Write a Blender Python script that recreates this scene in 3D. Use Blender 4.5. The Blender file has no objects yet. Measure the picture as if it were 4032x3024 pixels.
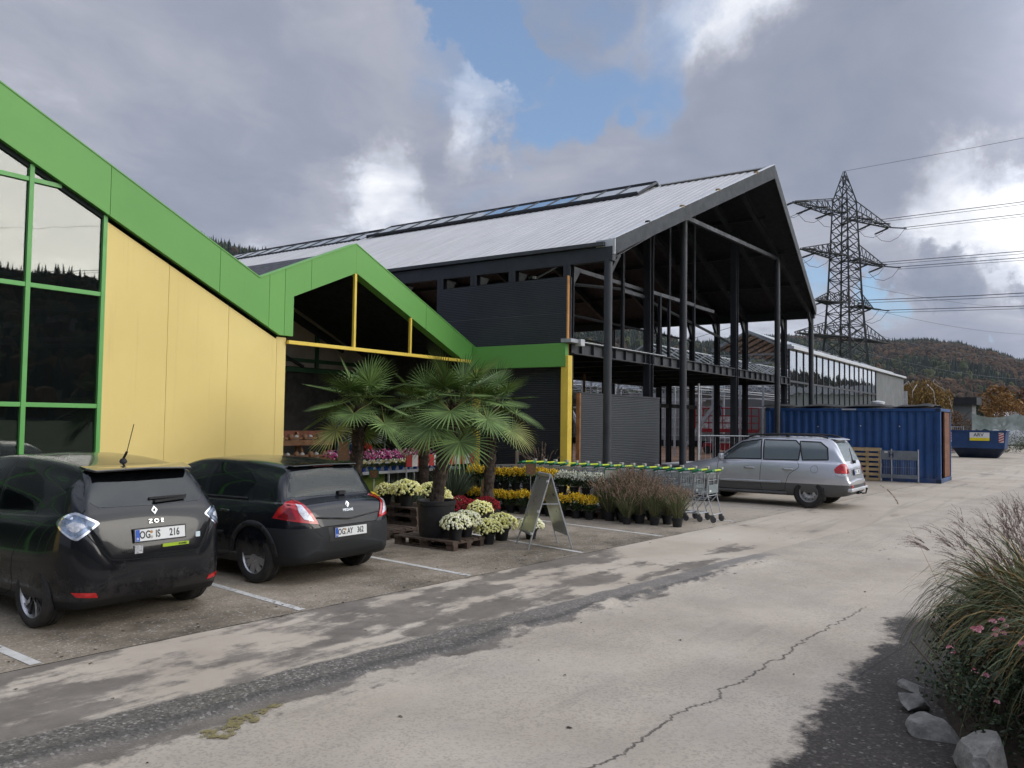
import bpy, bmesh, math, random
from mathutils import Vector, Matrix
from mathutils.bvhtree import BVHTree
from math import radians as rad, sin, cos, pi, sqrt, atan2, exp

SC = bpy.context.scene
COL = SC.collection

# ------------------------------------------------------------------ camera
EYE = Vector((0, 0, 1.97))
cam_d = bpy.data.cameras.new('camera')
cam_d.sensor_width = 36.0
cam_d.lens = 29.125
cam_d.clip_start = 0.05
cam_d.clip_end = 9000
cam = bpy.data.objects.new('camera', cam_d)
COL.objects.link(cam)
_az, _p, _r = rad(35.15), rad(2.519), rad(0.79)
_F = Vector((cos(_az)*cos(_p), sin(_az)*cos(_p), sin(_p)))
_R0 = Vector((sin(_az), -cos(_az), 0))
_U0 = _R0.cross(_F)
_R = _R0*cos(_r) + _U0*sin(_r)
_U = _R.cross(_F)
cam.matrix_world = Matrix(((_R.x, _U.x, -_F.x, 0), (_R.y, _U.y, -_F.y, 0), (_R.z, _U.z, -_F.z, EYE.z), (0, 0, 0, 1)))
SC.camera = cam

# ------------------------------------------------------------------ node helpers
def sock(nt, v, node_in):
    if isinstance(v, X): nt.links.new(v.s, node_in)
    elif v is not None:
        try: node_in.default_value = v
        except Exception: node_in.default_value = tuple(v) + (1,) if len(v) == 3 else v

class X:
    """a small expression wrapper round a shader socket"""
    def __init__(s, nt, so): s.nt, s.s = nt, so
    def _m(s, op, a, b=None, c=None):
        n = s.nt.nodes.new('ShaderNodeMath'); n.operation = op
        for i, v in enumerate((a, b, c)):
            if v is not None: sock(s.nt, v, n.inputs[i])
        return X(s.nt, n.outputs[0])
    def __add__(s, o): return s._m('ADD', s, o)
    __radd__ = __add__
    def __sub__(s, o): return s._m('SUBTRACT', s, o)
    def __rsub__(s, o): return s._m('SUBTRACT', o, s)
    def __mul__(s, o): return s._m('MULTIPLY', s, o)
    __rmul__ = __mul__
    def __truediv__(s, o): return s._m('DIVIDE', s, o)
    def max(s, o): return s._m('MAXIMUM', s, o)
    def min(s, o): return s._m('MINIMUM', s, o)
    def abs(s): return s._m('ABSOLUTE', s)
    def pow(s, o): return s._m('POWER', s, o)
    def frac(s): return s._m('FRACT', s)
    def ss(s, a, b, lo=0.0, hi=1.0):
        n = s.nt.nodes.new('ShaderNodeMapRange'); n.interpolation_type = 'SMOOTHSTEP'
        if b < a: a, b, lo, hi = b, a, hi, lo
        sock(s.nt, s, n.inputs[0])
        for i, v in enumerate((a, b, lo, hi)): n.inputs[i+1].default_value = v
        return X(s.nt, n.outputs[0])

class NT:
    def __init__(s, nt): s.nt = nt
    def new(s, t): return s.nt.nodes.new(t)
    def coord(s, kind='Object'):
        n = s.new('ShaderNodeTexCoord'); return X(s.nt, n.outputs[kind])
    def pos(s):
        n = s.new('ShaderNodeNewGeometry'); return X(s.nt, n.outputs['Position'])
    def sep(s, v):
        n = s.new('ShaderNodeSeparateXYZ'); sock(s.nt, v, n.inputs[0]); return [X(s.nt, o) for o in n.outputs]
    def comb(s, a, b, c):
        n = s.new('ShaderNodeCombineXYZ')
        for i, v in enumerate((a, b, c)): sock(s.nt, v, n.inputs[i])
        return X(s.nt, n.outputs[0])
    def mapv(s, v, sc=(1, 1, 1), loc=(0, 0, 0), rot=(0, 0, 0)):
        n = s.new('ShaderNodeMapping'); sock(s.nt, v, n.inputs[0])
        n.inputs[1].default_value = loc; n.inputs[2].default_value = rot; n.inputs[3].default_value = sc
        return X(s.nt, n.outputs[0])
    def noise(s, v, scale=5.0, detail=4, rough=0.55, dist=0.0, out='Fac'):
        n = s.new('ShaderNodeTexNoise'); sock(s.nt, v, n.inputs['Vector'])
        n.inputs['Scale'].default_value = scale; n.inputs['Detail'].default_value = detail
        n.inputs['Roughness'].default_value = rough; n.inputs['Distortion'].default_value = dist
        return X(s.nt, n.outputs[out])
    def voro(s, v, scale=5.0, feat='F1', out='Distance', rnd=1.0):
        n = s.new('ShaderNodeTexVoronoi'); sock(s.nt, v, n.inputs['Vector']); n.feature = feat
        n.inputs['Scale'].default_value = scale; n.inputs['Randomness'].default_value = rnd
        return X(s.nt, n.outputs[out])
    def mix(s, f, a, b, mode='MIX'):
        n = s.new('ShaderNodeMix'); n.data_type = 'RGBA'; n.blend_type = mode
        sock(s.nt, f, n.inputs[0])
        for v, i in ((a, 6), (b, 7)):
            if isinstance(v, X): s.nt.links.new(v.s, n.inputs[i])
            else: n.inputs[i].default_value = tuple(v)[:3] + (1,)
        return X(s.nt, n.outputs[2])
    def ramp(s, f, stops, interp='LINEAR'):
        n = s.new('ShaderNodeValToRGB'); sock(s.nt, f, n.inputs[0]); cr = n.color_ramp; cr.interpolation = interp
        while len(cr.elements) < len(stops): cr.elements.new(0.5)
        for e, (p, c) in zip(cr.elements, stops):
            e.position = p; e.color = tuple(c)[:3] + (1,) if not isinstance(c, (int, float)) else (c, c, c, 1)
        return X(s.nt, n.outputs[0])
    def bump(s, h, strength=0.3, dist=0.02):
        n = s.new('ShaderNodeBump'); n.inputs['Strength'].default_value = strength; n.inputs['Distance'].default_value = dist
        sock(s.nt, h, n.inputs['Height']); return X(s.nt, n.outputs[0])
    def dot(s, v, w):
        n = s.new('ShaderNodeVectorMath'); n.operation = 'DOT_PRODUCT'; sock(s.nt, v, n.inputs[0]); n.inputs[1].default_value = w
        return X(s.nt, n.outputs['Value'])

def srgb(r, g, b):
    f = lambda c: (c/255/12.92) if c <= 10 else ((c/255+0.055)/1.055)**2.4
    return (f(r), f(g), f(b))

MATS = {}
def mat(name, col=(0.5, 0.5, 0.5), rough=0.6, metal=0.0, var=0.12, vs=3.0, bump=0.0, bs=60.0, coat=0.0, spec=0.5, fn=None,
        trans=0.0, dirt=0.0, alpha=None, ior=1.45, wet=0.0, aniso=(1, 1, 1)):
    """procedural Principled material: colour with a large and a small noise variation, optional bump and dirt"""
    if name in MATS: return MATS[name]
    m = bpy.data.materials.new(name); m.use_nodes = True
    t = NT(m.node_tree); b = m.node_tree.nodes['Principled BSDF']
    b.inputs['Roughness'].default_value = rough; b.inputs['Metallic'].default_value = metal
    b.inputs['Coat Weight'].default_value = coat; b.inputs['Coat Roughness'].default_value = 0.04
    b.inputs['Specular IOR Level'].default_value = spec; b.inputs['IOR'].default_value = ior
    b.inputs['Transmission Weight'].default_value = trans
    co = t.mapv(t.coord('Object'), sc=aniso)
    c = None
    if fn: c = fn(t, co, b)
    if c is None:
        n = t.noise(co, vs, 6, 0.62)
        lo = tuple(max(0, x*(1-var*1.6)) for x in col); hi = tuple(min(1, x*(1+var*1.3)) for x in col)
        c = t.ramp(n, ((0.28, lo), (0.5, col), (0.72, hi)))
        if dirt:
            d = t.noise(co, vs*0.6, 8, 0.7).ss(0.52, 0.7)
            c = t.mix(d*dirt, c, (0.12, 0.1, 0.075))
    if isinstance(c, X): m.node_tree.links.new(c.s, b.inputs['Base Color'])
    if bump:
        h = t.bump(t.noise(co, bs, 5, 0.7), bump, 0.02); m.node_tree.links.new(h.s, b.inputs['Normal'])
    if rough < 0.9 and not trans and not fn:
        rr = t.noise(co, vs*2.3, 5).ss(0.25, 0.75, max(0.0, rough*0.8), min(1, rough*1.2+0.02))
        m.node_tree.links.new(rr.s, b.inputs['Roughness'])
    if alpha is not None: b.inputs['Alpha'].default_value = alpha
    MATS[name] = m
    return m

# ------------------------------------------------------------------ world
SUN_AZ, SUN_EL = rad(-63.5), rad(14.0)
sun_dir = Vector((cos(SUN_AZ)*cos(SUN_EL), sin(SUN_AZ)*cos(SUN_EL), sin(SUN_EL)))
def azel(az, el): return (cos(rad(az))*cos(rad(el)), sin(rad(az))*cos(rad(el)), sin(rad(el)))
W = bpy.data.worlds.new('World'); SC.world = W; W.use_nodes = True
def build_world():
    nt = W.node_tree; t = NT(nt); bg = nt.nodes['Background']
    sky = t.new('ShaderNodeTexSky'); sky.sky_type = 'NISHITA'; sky.sun_disc = False
    sky.sun_elevation = SUN_EL; sky.sun_rotation = pi/2 - SUN_AZ
    sky.air_density = 1.0; sky.dust_density = 0.6; sky.ozone_density = 4.0
    d = t.coord('Generated'); x, y, z = t.sep(d)
    zz = z.max(0.0) + 0.22
    q = t.comb(x/zz, y/zz, z*0.6)
    warp = t.noise(q, 1.1, 3, 0.5, out='Color')
    wx, wy, wz = t.sep(warp)
    q2 = t.comb(x/zz + wx*0.8, y/zz + wy*0.8, z*0.8)
    n1 = t.noise(t.mapv(q2, loc=(3.1, 7.7, 0.4)), 1.05, 9, 0.56)
    n2 = t.noise(t.mapv(q2, loc=(11.3, 2.2, 5.1)), 1.9, 9, 0.6)
    n3 = t.noise(t.mapv(q, loc=(1.3, 5.2, 9.1)), 0.55, 3, 0.5)
    rg1 = t.noise(t.mapv(d, loc=(4.4, 1.1, 8.2)), 7.0, 9, 0.62, out='Color')
    vm = t.new('ShaderNodeVectorMath'); vm.operation = 'MULTIPLY_ADD'; nt.links.new(rg1.s, vm.inputs[0]); vm.inputs[1].default_value = (0.22, 0.22, 0.22); nt.links.new(d.s, vm.inputs[2])
    vn = t.new('ShaderNodeVectorMath'); vn.operation = 'SUBTRACT'; nt.links.new(vm.outputs[0], vn.inputs[0]); vn.inputs[1].default_value = (0.11, 0.11, 0.11)
    vz = t.new('ShaderNodeVectorMath'); vz.operation = 'NORMALIZE'; nt.links.new(vn.outputs[0], vz.inputs[0]); dr = X(nt, vz.outputs[0])
    def blob(az, el, r, amp):
        return t.dot(dr, azel(az, el)).ss(cos(rad(r)), cos(rad(r*0.1)), 0, amp)
    def total(L):
        o = None
        for b_ in L: v = blob(*b_); o = v if o is None else o + v
        return o
    # where the sky opens, where the cloud is thick, where it is sunlit
    open_ = total(((38.5, 28.0, 3.6, .30), (35.5, 24.5, 2.8, .24), (32.5, 20.5, 2.6, .16), (30, 27, 3, .10), (10.5, 8.8, 2.6, .30), (6.5, 8.6, 2.2, .24), (16.0, 10.0, 3.0, .22), (27, 19, 3, .12), (-150, 50, 40, .10), (60, 70, 30, .06)))
    close_ = total(((58, 20, 18, .25), (16, 20, 9, .34), (6, 21, 14, .50), (26, 13, 9, .20), (46, 12, 9, .15), (6, 13.5, 5, .16), (4, 6.5, 5, .16), (-64, 14, 30, .1), (30, 26, 4, .1)))
    cover = (n1 + 0.17 - open_ + close_).ss(0.42, 0.62)
    lit = total(((20.5, 27.5, 4.5, .40), (26.5, 24.5, 5, .20), (37, 21.5, 3.0, .30), (36.5, 18.5, 2.5, .26), (44.0, 14.2, 4.4, .40), (48.5, 12.6, 5, .16), (5, 12.4, 4.6, .42), (1, 13.5, 5, .2), (24, 9, 9, .10), (20, 6.5, 7, .16), (12, 7.2, 4, .12), (28, 19, 4, .12)))
    dark = total(((58, 24, 14, .03), (12, 20, 9, .07), (52, 17, 6, .06), (27, 15, 7, .08), (7.2, 9.6, 2.0, .30), (3.2, 8.9, 1.6, .24), (3, 21, 10, .05), (31, 27, 5, .12)))
    br = (n2-0.5)*0.85 + 0.45 + (n1-0.5)*0.25 + lit*0.68 - dark
    c = t.ramp(br, ((0.14, (0.20, 0.235, 0.31)), (0.40, (0.275, 0.30, 0.375)), (0.54, (0.36, 0.375, 0.44)), (0.68, (0.56, 0.59, 0.67)), (0.86, (0.93, 0.94, 0.96))))
    sunw = t.dot(d, tuple(sun_dir))
    glow = sunw.ss(0.34, 1.0, 0.0, 1.0)
    warm = t.mix(glow, c, t.mix(1.0, c, (1.0, 0.95, 0.80), 'MULTIPLY'))
    gain = 9.8 + glow*SKY_BACK + z.ss(0.55, 0.85)*SKY_TOP
    comb = t.new('ShaderNodeVectorMath'); comb.operation = 'SCALE'
    nt.links.new(warm.s, comb.inputs[0]); nt.links.new(gain.s, comb.inputs['Scale'])
    blue = t.new('ShaderNodeVectorMath'); blue.operation = 'SCALE'; nt.links.new(sky.outputs[0], blue.inputs[0]); blue.inputs['Scale'].default_value = SKY_BLUE
    bl = t.mix(0.30, X(nt, blue.outputs[0]), (3.2, 3.9, 5.2)); cl = X(nt, comb.outputs[0])
    low = z.ss(0.0, 0.10, 0.6, 0.0)
    final = t.mix(cover.max(low), bl, cl)
    gnd = z.ss(-0.03, 0.0)
    final = t.mix(gnd, (1.2, 1.15, 1.05), final)
    nt.links.new(final.s, bg.inputs[0]); bg.inputs[1].default_value = 0.1
SKY_BACK, SKY_BLUE, SKY_TOP = 54.0, 1.7, 18.0
build_world()
sun = bpy.data.lights.new('sun', 'SUN'); sun.energy = 0.6; sun.angle = rad(25); sun.color = (1.0, 0.93, 0.8)
so = bpy.data.objects.new('sun', sun); COL.objects.link(so)
so.rotation_euler = sun_dir.to_track_quat('Z', 'Y').to_euler()
SC.view_settings.view_transform = 'Standard'; SC.view_settings.look = 'None'
SC.view_settings.gamma = 1.0; SC.view_settings.use_curve_mapping = False
SC.view_settings.exposure = 0.30
SC.cycles.max_bounces = 8; SC.cycles.transparent_max_bounces = 16
SC.cycles.caustics_reflective = False; SC.cycles.caustics_refractive = False
SC.cycles.sample_clamp_indirect = 4.0

# ------------------------------------------------------------------ object helpers
def tag(o, label=None, cat=None, group=None, kind=None):
    if label: o['label'] = label
    if cat: o['category'] = cat
    if group: o['group'] = group
    if kind: o['kind'] = kind
    return o

def thing(name, label, cat, loc=(0, 0, 0), rz=0.0, group=None, parent=None):
    o = bpy.data.objects.new(name, None); COL.objects.link(o); o.empty_display_size = 0.2
    o.location = loc; o.rotation_euler = (0, 0, rz)
    return tag(o, label, cat, group)

class MB:
    """mesh builder: collects faces with material slots and links them as one object"""
    def __init__(s): s.v = []; s.f = []; s.m = []; s.mats = []; s.uv = None
    def mi(s, m):
        if m not in s.mats: s.mats.append(m)
        return s.mats.index(m)
    def add(s, vs, fs, m):
        s.ck = getattr(s, 'ck', []); s.ck.append((len(s.v), len(s.f)))
        o = len(s.v); s.v += [tuple(v) for v in vs]; k = s.mi(m)
        for f in fs: s.f.append(tuple(i+o for i in f)); s.m.append(k)
        return s
    def box(s, a, b, m, rot=None, at=None):
        x0, y0, z0 = a; x1, y1, z1 = b
        vs = [(x0, y0, z0), (x1, y0, z0), (x1, y1, z0), (x0, y1, z0), (x0, y0, z1), (x1, y0, z1), (x1, y1, z1), (x0, y1, z1)]
        if rot is not None: vs = [rot @ Vector(v) + Vector(at or (0, 0, 0)) for v in vs]
        return s.add(vs, [(0, 3, 2, 1), (4, 5, 6, 7), (0, 1, 5, 4), (1, 2, 6, 5), (2, 3, 7, 6), (3, 0, 4, 7)], m)
    def cbox(s, c, d, m): return s.box([c[i]-d[i]/2 for i in range(3)], [c[i]+d[i]/2 for i in range(3)], m)
    def beam(s, p, q, w, h, m, up=(0, 0, 1)):
        p, q = Vector(p), Vector(q); d = (q-p)
        if d.length < 1e-6: return s
        d.normalize(); u = Vector(up)
        if abs(d.dot(u)) > 0.98: u = Vector((0, 1, 0))
        r = d.cross(u).normalized(); u = r.cross(d)
        vs = []
        for e in (p, q):
            for a, b in ((-1, -1), (1, -1), (1, 1), (-1, 1)): vs.append(e + r*a*w/2 + u*b*h/2)
        return s.add(vs, [(0, 1, 2, 3), (7, 6, 5, 4), (0, 4, 5, 1), (1, 5, 6, 2), (2, 6, 7, 3), (3, 7, 4, 0)], m)
    def ibeam(s, p, q, w, h, m, up=(0, 0, 1), t=0.02):
        p, q = Vector(p), Vector(q); d = (q-p).normalized(); u = Vector(up)
        if abs(d.dot(u)) > 0.98: u = Vector((0, 1, 0))
        r = d.cross(u).normalized(); u = r.cross(d)
        s.beam(p+u*(h/2-t/2), q+u*(h/2-t/2), w, t, m, up); s.beam(p-u*(h/2-t/2), q-u*(h/2-t/2), w, t, m, up)
        return s.beam(p, q, t*0.8, h-2*t, m, up)
    def tube(s, pts, r, m, n=8, cap=True, r1=None):
        pts = [Vector(p) for p in pts]; vs = []; k = len(pts); prev = None
        for i, p in enumerate(pts):
            d = (pts[min(i+1, k-1)] - pts[max(i-1, 0)]).normalized()
            ref = Vector((0, 0, 1)) if abs(d.z) < 0.95 else Vector((0, 1, 0))
            a = d.cross(ref).normalized() if prev is None else (prev - d*prev.dot(d)).normalized()
            prev = a; b = d.cross(a)
            rr = r if r1 is None else r + (r1-r)*i/max(1, k-1)
            if isinstance(r, (list, tuple)): rr = r[i]
            for j in range(n):
                an = 2*pi*j/n; vs.append(p + (a*cos(an)+b*sin(an))*rr)
        fs = [(i*n+j, i*n+(j+1) % n, (i+1)*n+(j+1) % n, (i+1)*n+j) for i in range(k-1) for j in range(n)]
        if cap: fs += [tuple(range(n))[::-1], tuple(range((k-1)*n, k*n))]
        return s.add(vs, fs, m)
    def lathe(s, prof, m, n=24, c=(0, 0, 0), axis='z', cap=False):
        vs = []
        for r, z in prof:
            for j in range(n):
                a = 2*pi*j/n
                if axis == 'z': vs.append((c[0]+r*cos(a), c[1]+r*sin(a), c[2]+z))
                elif axis == 'x': vs.append((c[0]+z, c[1]+r*cos(a), c[2]+r*sin(a)))
                else: vs.append((c[0]+r*cos(a), c[1]+z, c[2]+r*sin(a)))
        k = len(prof)
        fs = [(i*n+j, i*n+(j+1) % n, (i+1)*n+(j+1) % n, (i+1)*n+j) for i in range(k-1) for j in range(n)]
        if cap: fs += [tuple(range(n))[::-1], tuple(range((k-1)*n, k*n))]
        return s.add(vs, fs, m)
    def prism(s, poly, d, m, f=None):
        """poly: list of 3-D points (planar), d: extrusion vector"""
        k = len(poly); d = Vector(d); vs = [Vector(p) for p in poly] + [Vector(p)+d for p in poly]
        fs = [tuple(range(k))[::-1], tuple(range(k, 2*k))] + [(i, (i+1) % k, (i+1) % k+k, i+k) for i in range(k)]
        return s.add(vs, fs, m)
    def build(s, name, parent=None, smooth=False, bevel=0.0, seg=2, loc=None, autos=None, rz=None):
        me = bpy.data.meshes.new(name); me.from_pydata(s.v, [], s.f)
        for m in s.mats: me.materials.append(m)
        me.polygons.foreach_set('material_index', s.m)
        bm = bmesh.new(); bm.from_mesh(me); bmesh.ops.recalc_face_normals(bm, faces=bm.faces) if s.fixn else None
        if smooth:
            for f in bm.faces: f.smooth = True
        bm.to_mesh(me); bm.free()
        if autos is not None:
            for p in me.polygons: p.use_smooth = True
            me.set_sharp_from_angle(angle=rad(autos))
        me.update()
        o = bpy.data.objects.new(name, me); COL.objects.link(o)
        if parent: o.parent = parent
        if loc: o.location = loc
        if rz is not None: o.rotation_euler = (0, 0, rz)
        if bevel:
            b = o.modifiers.new('bevel', 'BEVEL'); b.width = bevel; b.segments = seg; b.limit_method = 'ANGLE'; b.angle_limit = rad(40)
        return o
    fixn = True
    def split(s, name, parent, n=1, off=None, **k):
        """link every n pieces as a part of its own"""
        cuts = s.ck[::n] + [(len(s.v), len(s.f))]; out = []
        for (v0, f0), (v1, f1) in zip(cuts, cuts[1:]):
            b = MB(); b.mats = s.mats; b.fixn = s.fixn; b.v = s.v[v0:v1]; b.f = [tuple(i-v0 for i in f) for f in s.f[f0:f1]]; b.m = s.m[f0:f1]
            o = b.build(name, parent, **k)
            if off: o.location = off
            out.append(o)
        return out

def rep(proto, loc=None, rz=None, label=None, group=None, scale=None):
    """copy a thing with its parts and sub-parts"""
    r = proto.copy(); COL.objects.link(r)
    if loc is not None: r.location = loc
    if rz is not None: r.rotation_euler = (r.rotation_euler[0], r.rotation_euler[1], rz)
    if scale is not None: r.scale = (scale,)*3 if isinstance(scale, (int, float)) else scale
    if label: r['label'] = label
    if group: r['group'] = group
    for ch in list(proto.children):
        c = ch.copy(); COL.objects.link(c); c.parent = r
        for g in list(ch.children):
            d = g.copy(); COL.objects.link(d); d.parent = c
    return r

FONT = None
def text_mesh(name, s, size, m, parent, mw, extrude=0.001, align='CENTER', bold=0.0, sx=1.0):
    cu = bpy.data.curves.new(name, 'FONT'); cu.body = s; cu.size = size; cu.extrude = extrude; cu.align_x = align; cu.align_y = 'CENTER'
    cu.offset = bold; cu.resolution_u = 3
    o = bpy.data.objects.new(name, cu)
    me = bpy.data.meshes.new_from_object(o); bpy.data.objects.remove(o); bpy.data.curves.remove(cu)
    me.materials.clear(); me.materials.append(m)
    me.transform(Matrix.Diagonal((sx, 1, 1, 1)))
    me.transform(mw)
    o = bpy.data.objects.new(name, me); COL.objects.link(o); o.parent = parent
    return o
def frame_mw(o, r, u):
    """matrix whose local x runs along r, local y along u, at origin o"""
    r, u = Vector(r).normalized(), Vector(u).normalized(); n = r.cross(u)
    return Matrix(((r.x, u.x, n.x, o[0]), (r.y, u.y, n.y, o[1]), (r.z, u.z, n.z, o[2]), (0, 0, 0, 1)))
# ------------------------------------------------------------------ surface materials of the setting
def m_asphalt():
    def fn(t, co, b):
        P = t.pos(); x, y, z = t.sep(P)
        big = t.noise(P, 0.9, 8, 0.65) - 0.5
        mid = t.noise(P, 3.2, 9, 0.7) - 0.5
        fine = t.noise(P, 60, 3, 0.7)
        stx = t.noise(t.mapv(P, sc=(0.45, 1.5, 1)), 0.8, 8, 0.66)
        stone = t.voro(P, 62.0, out='Color'); sr, sg, sb = t.sep(stone)
        sbig = t.voro(P, 58.0); sbc = t.voro(P, 58.0, out='Color'); sb0, sb1, sb2 = t.sep(sbc)
        yj = 7.03 - x*0.0705
        # parking bays: coarse brownish asphalt, damp and mossy in places
        lotn = t.noise(P, 0.55, 7, 0.65)
        lot = t.ramp(lotn + mid*0.35, ((0.34, (0.115, 0.094, 0.066)), (0.48, (0.235, 0.195, 0.145)), (0.62, (0.34, 0.285, 0.218)), (0.8, (0.43, 0.37, 0.285))))
        lot = t.mix((sr.ss(0.0, 1.0))*0.55, lot, t.mix(1.0, lot, (0.55, 0.53, 0.5), 'MULTIPLY'))
        lot = t.mix(sb0.ss(0.93, 0.97)*0.5, lot, (0.5, 0.47, 0.42))
        farlot = x.ss(12.0, 19.0)
        dust = t.ramp(t.noise(P, 0.6, 6, 0.6) + mid*0.15, ((0.3, (0.375, 0.315, 0.245)), (0.5, (0.45, 0.385, 0.305)), (0.72, (0.51, 0.445, 0.36))))
        dust = t.mix(fine.ss(0.55, 0.75)*0.35, dust, (0.29, 0.265, 0.235))
        lot = t.mix(farlot*0.8, lot, dust)
        dust0 = dust
        # driving lane beside the joint: dried silt with wet hollows
        wetn = stx + big*0.5 + mid*0.30 - (x.ss(9.0, 15.0))*0.17 + (x.ss(7.5, 1.5))*0.06
        wet = (wetn + fine*0.03).ss(0.455, 0.565)
        wetc = t.ramp(t.noise(P, 2.2, 6, 0.7), ((0.35, (0.115, 0.098, 0.080)), (0.65, (0.20, 0.172, 0.142))))
        lane = t.mix(wet*0.93, dust, wetc)
        # long repair strip of bare coarse asphalt
        yu = 5.66 - x*0.112 + (t.noise(P, 1.5, 6, 0.6)-0.5)*0.25
        wid = 0.95 - x*0.045
        d = yu - y                                  # 0 at upper edge, grows toward the camera
        strip = d.ss(-0.03, 0.04)*((wid + (t.noise(t.mapv(P, sc=(0.6, 1, 1)), 2.6, 8, 0.7)-0.5)*1.5 - d).ss(0.0, 0.16))*(x + mid*0.8).ss(12.9, 12.4)
        coarse = t.ramp(sb1, ((0.0, (0.075, 0.066, 0.056)), (0.55, (0.135, 0.12, 0.10)), (0.9, (0.20, 0.178, 0.15)), (0.985, (0.36, 0.33, 0.29))))
        lower = d.ss(0.42, 0.62)
        coarse = t.mix(x.ss(4.0, 12.0)*0.62, coarse, (0.27, 0.245, 0.215))
        stripc = t.mix(lower, coarse, wetc)
        edge = (d-0.42).abs().ss(0.10, 0.0)
        stripc = t.mix(edge*0.6, stripc, (0.035, 0.032, 0.029))
        # wide dusty slab with a crack
        slab = t.mix((t.noise(P, 7.0, 8, 0.75) + big*0.3).ss(0.63, 0.72)*0.35, dust, (0.21, 0.19, 0.165))
        slab = t.mix(t.noise(P, 1.1, 5, 0.65).ss(0.35, 0.7)*0.45, slab, (0.30, 0.265, 0.22))
        agg = sg.ss(0.50, 0.95)*0.42*(1-(t.noise(P, 0.8, 5, 0.6)).ss(0.4, 0.7)*0.6)
        slab = t.mix(agg, slab, (0.20, 0.175, 0.145)); dust = t.mix(agg, dust, (0.22, 0.19, 0.155))
        tyre = t.noise(t.mapv(P, sc=(0.10, 3.2, 1), rot=(0, 0, 0.06)), 1.6, 6, 0.6).ss(0.55, 0.66)*big.ss(-0.05, 0.12)
        slab = t.mix(tyre*0.28, slab, (0.20, 0.175, 0.145))
        tin = (t.noise(P, 1.7, 9, 0.75)+mid*0.25).ss(0.67, 0.70)*(d.ss(2.2, 1.0))
        slab = t.mix(tin*0.7, slab, wetc)
        yc = 2.62 - x*0.057 + (t.noise(t.comb(x, 0.0, 3.0), 2.2, 7, 0.72)-0.5)*0.40
        crackw = t.noise(t.comb(x, 1.0, 7.0), 5.0, 3, 0.6)*0.016 + 0.001
        crack = ((y-yc).abs() - crackw*0.55).ss(0.009, 0.0)*t.noise(P, 3.5, 5, 0.7).ss(0.30, 0.5, 0.25, 0.85)*x.ss(9.9, 9.3)
        slab = t.mix(crack*0.92, slab, (0.045, 0.04, 0.034))
        # second, older joint across the far part of the road
        yo = 4.55 - x*0.005 + (t.noise(t.comb(x, 0.0, 9.0), 1.2, 6, 0.7)-0.5)*0.3
        old = ((y-yo).abs() - 0.03).ss(0.10, 0.0)*x.ss(12.5, 14.0)*t.noise(P, 3.0, 5, 0.7).ss(0.3, 0.6)
        slab = t.mix(old*0.75, slab, (0.13, 0.115, 0.095))
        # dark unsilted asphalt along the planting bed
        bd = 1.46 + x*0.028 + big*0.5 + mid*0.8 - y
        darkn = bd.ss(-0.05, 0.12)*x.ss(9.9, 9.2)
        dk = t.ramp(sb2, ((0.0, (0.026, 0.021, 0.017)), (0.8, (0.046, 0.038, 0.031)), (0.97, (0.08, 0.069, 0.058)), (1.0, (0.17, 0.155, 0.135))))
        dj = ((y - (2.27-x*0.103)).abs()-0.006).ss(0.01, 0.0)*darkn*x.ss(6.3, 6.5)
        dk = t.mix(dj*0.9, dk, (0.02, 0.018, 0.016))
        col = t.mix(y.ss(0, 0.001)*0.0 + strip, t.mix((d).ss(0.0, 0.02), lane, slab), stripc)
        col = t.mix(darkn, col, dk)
        islot = (y-yj).ss(-0.01, 0.01)
        col = t.mix(islot, col, lot)
        # faint tyre tracks on the far road
        trk = (t.noise(t.mapv(P, sc=(0.12, 2.2, 1), rot=(0, 0, 0.04)), 1.5, 7, 0.6)).ss(0.53, 0.66)*x.ss(11.0, 17.0)
        col = t.mix(trk*0.38*(1-islot*0.3), col, (0.235, 0.21, 0.175))
        damp = (wet*(1-islot)*(1-darkn)).min(1.0)
        r = 0.86 - damp*0.30 - darkn*0.12 - strip*0.15
        b.inputs['Specular IOR Level'].default_value = 0.35
        t.nt.links.new(r.s, b.inputs['Roughness'])
        h = fine*0.35 + sbig*0.6*(strip*0.9 + islot*0.6 + darkn*0.5 + 0.15) - crack*2.0
        t.nt.links.new(t.bump(h, 0.55, 0.008).s, b.inputs['Normal'])
        return col
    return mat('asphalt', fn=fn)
def m_earth():
    def fn(t, co, b):
        P = t.pos(); x, y, z = t.sep(P)
        n = t.noise(P, 0.5, 8, 0.7)
        soil = t.ramp(n, ((0.3, (0.11, 0.06, 0.035)), (0.5, (0.20, 0.115, 0.07)), (0.7, (0.30, 0.19, 0.13))))
        grass = t.ramp(t.noise(P, 0.25, 8, 0.7), ((0.3, (0.035, 0.055, 0.015)), (0.5, (0.06, 0.085, 0.025)), (0.7, (0.11, 0.12, 0.045))))
        site = x.ss(16.5, 17.0)*x.ss(70, 64)*(y).ss(9.5, 10.2)*y.ss(44, 38)
        b.inputs['Roughness'].default_value = 0.95
        t.nt.links.new(t.bump(n, 0.6, 0.15).s, b.inputs['Normal'])
        return t.mix(site, grass, soil)
    return mat('earth', fn=fn)
ASPH, EARTH = m_asphalt(), m_earth()

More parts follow.
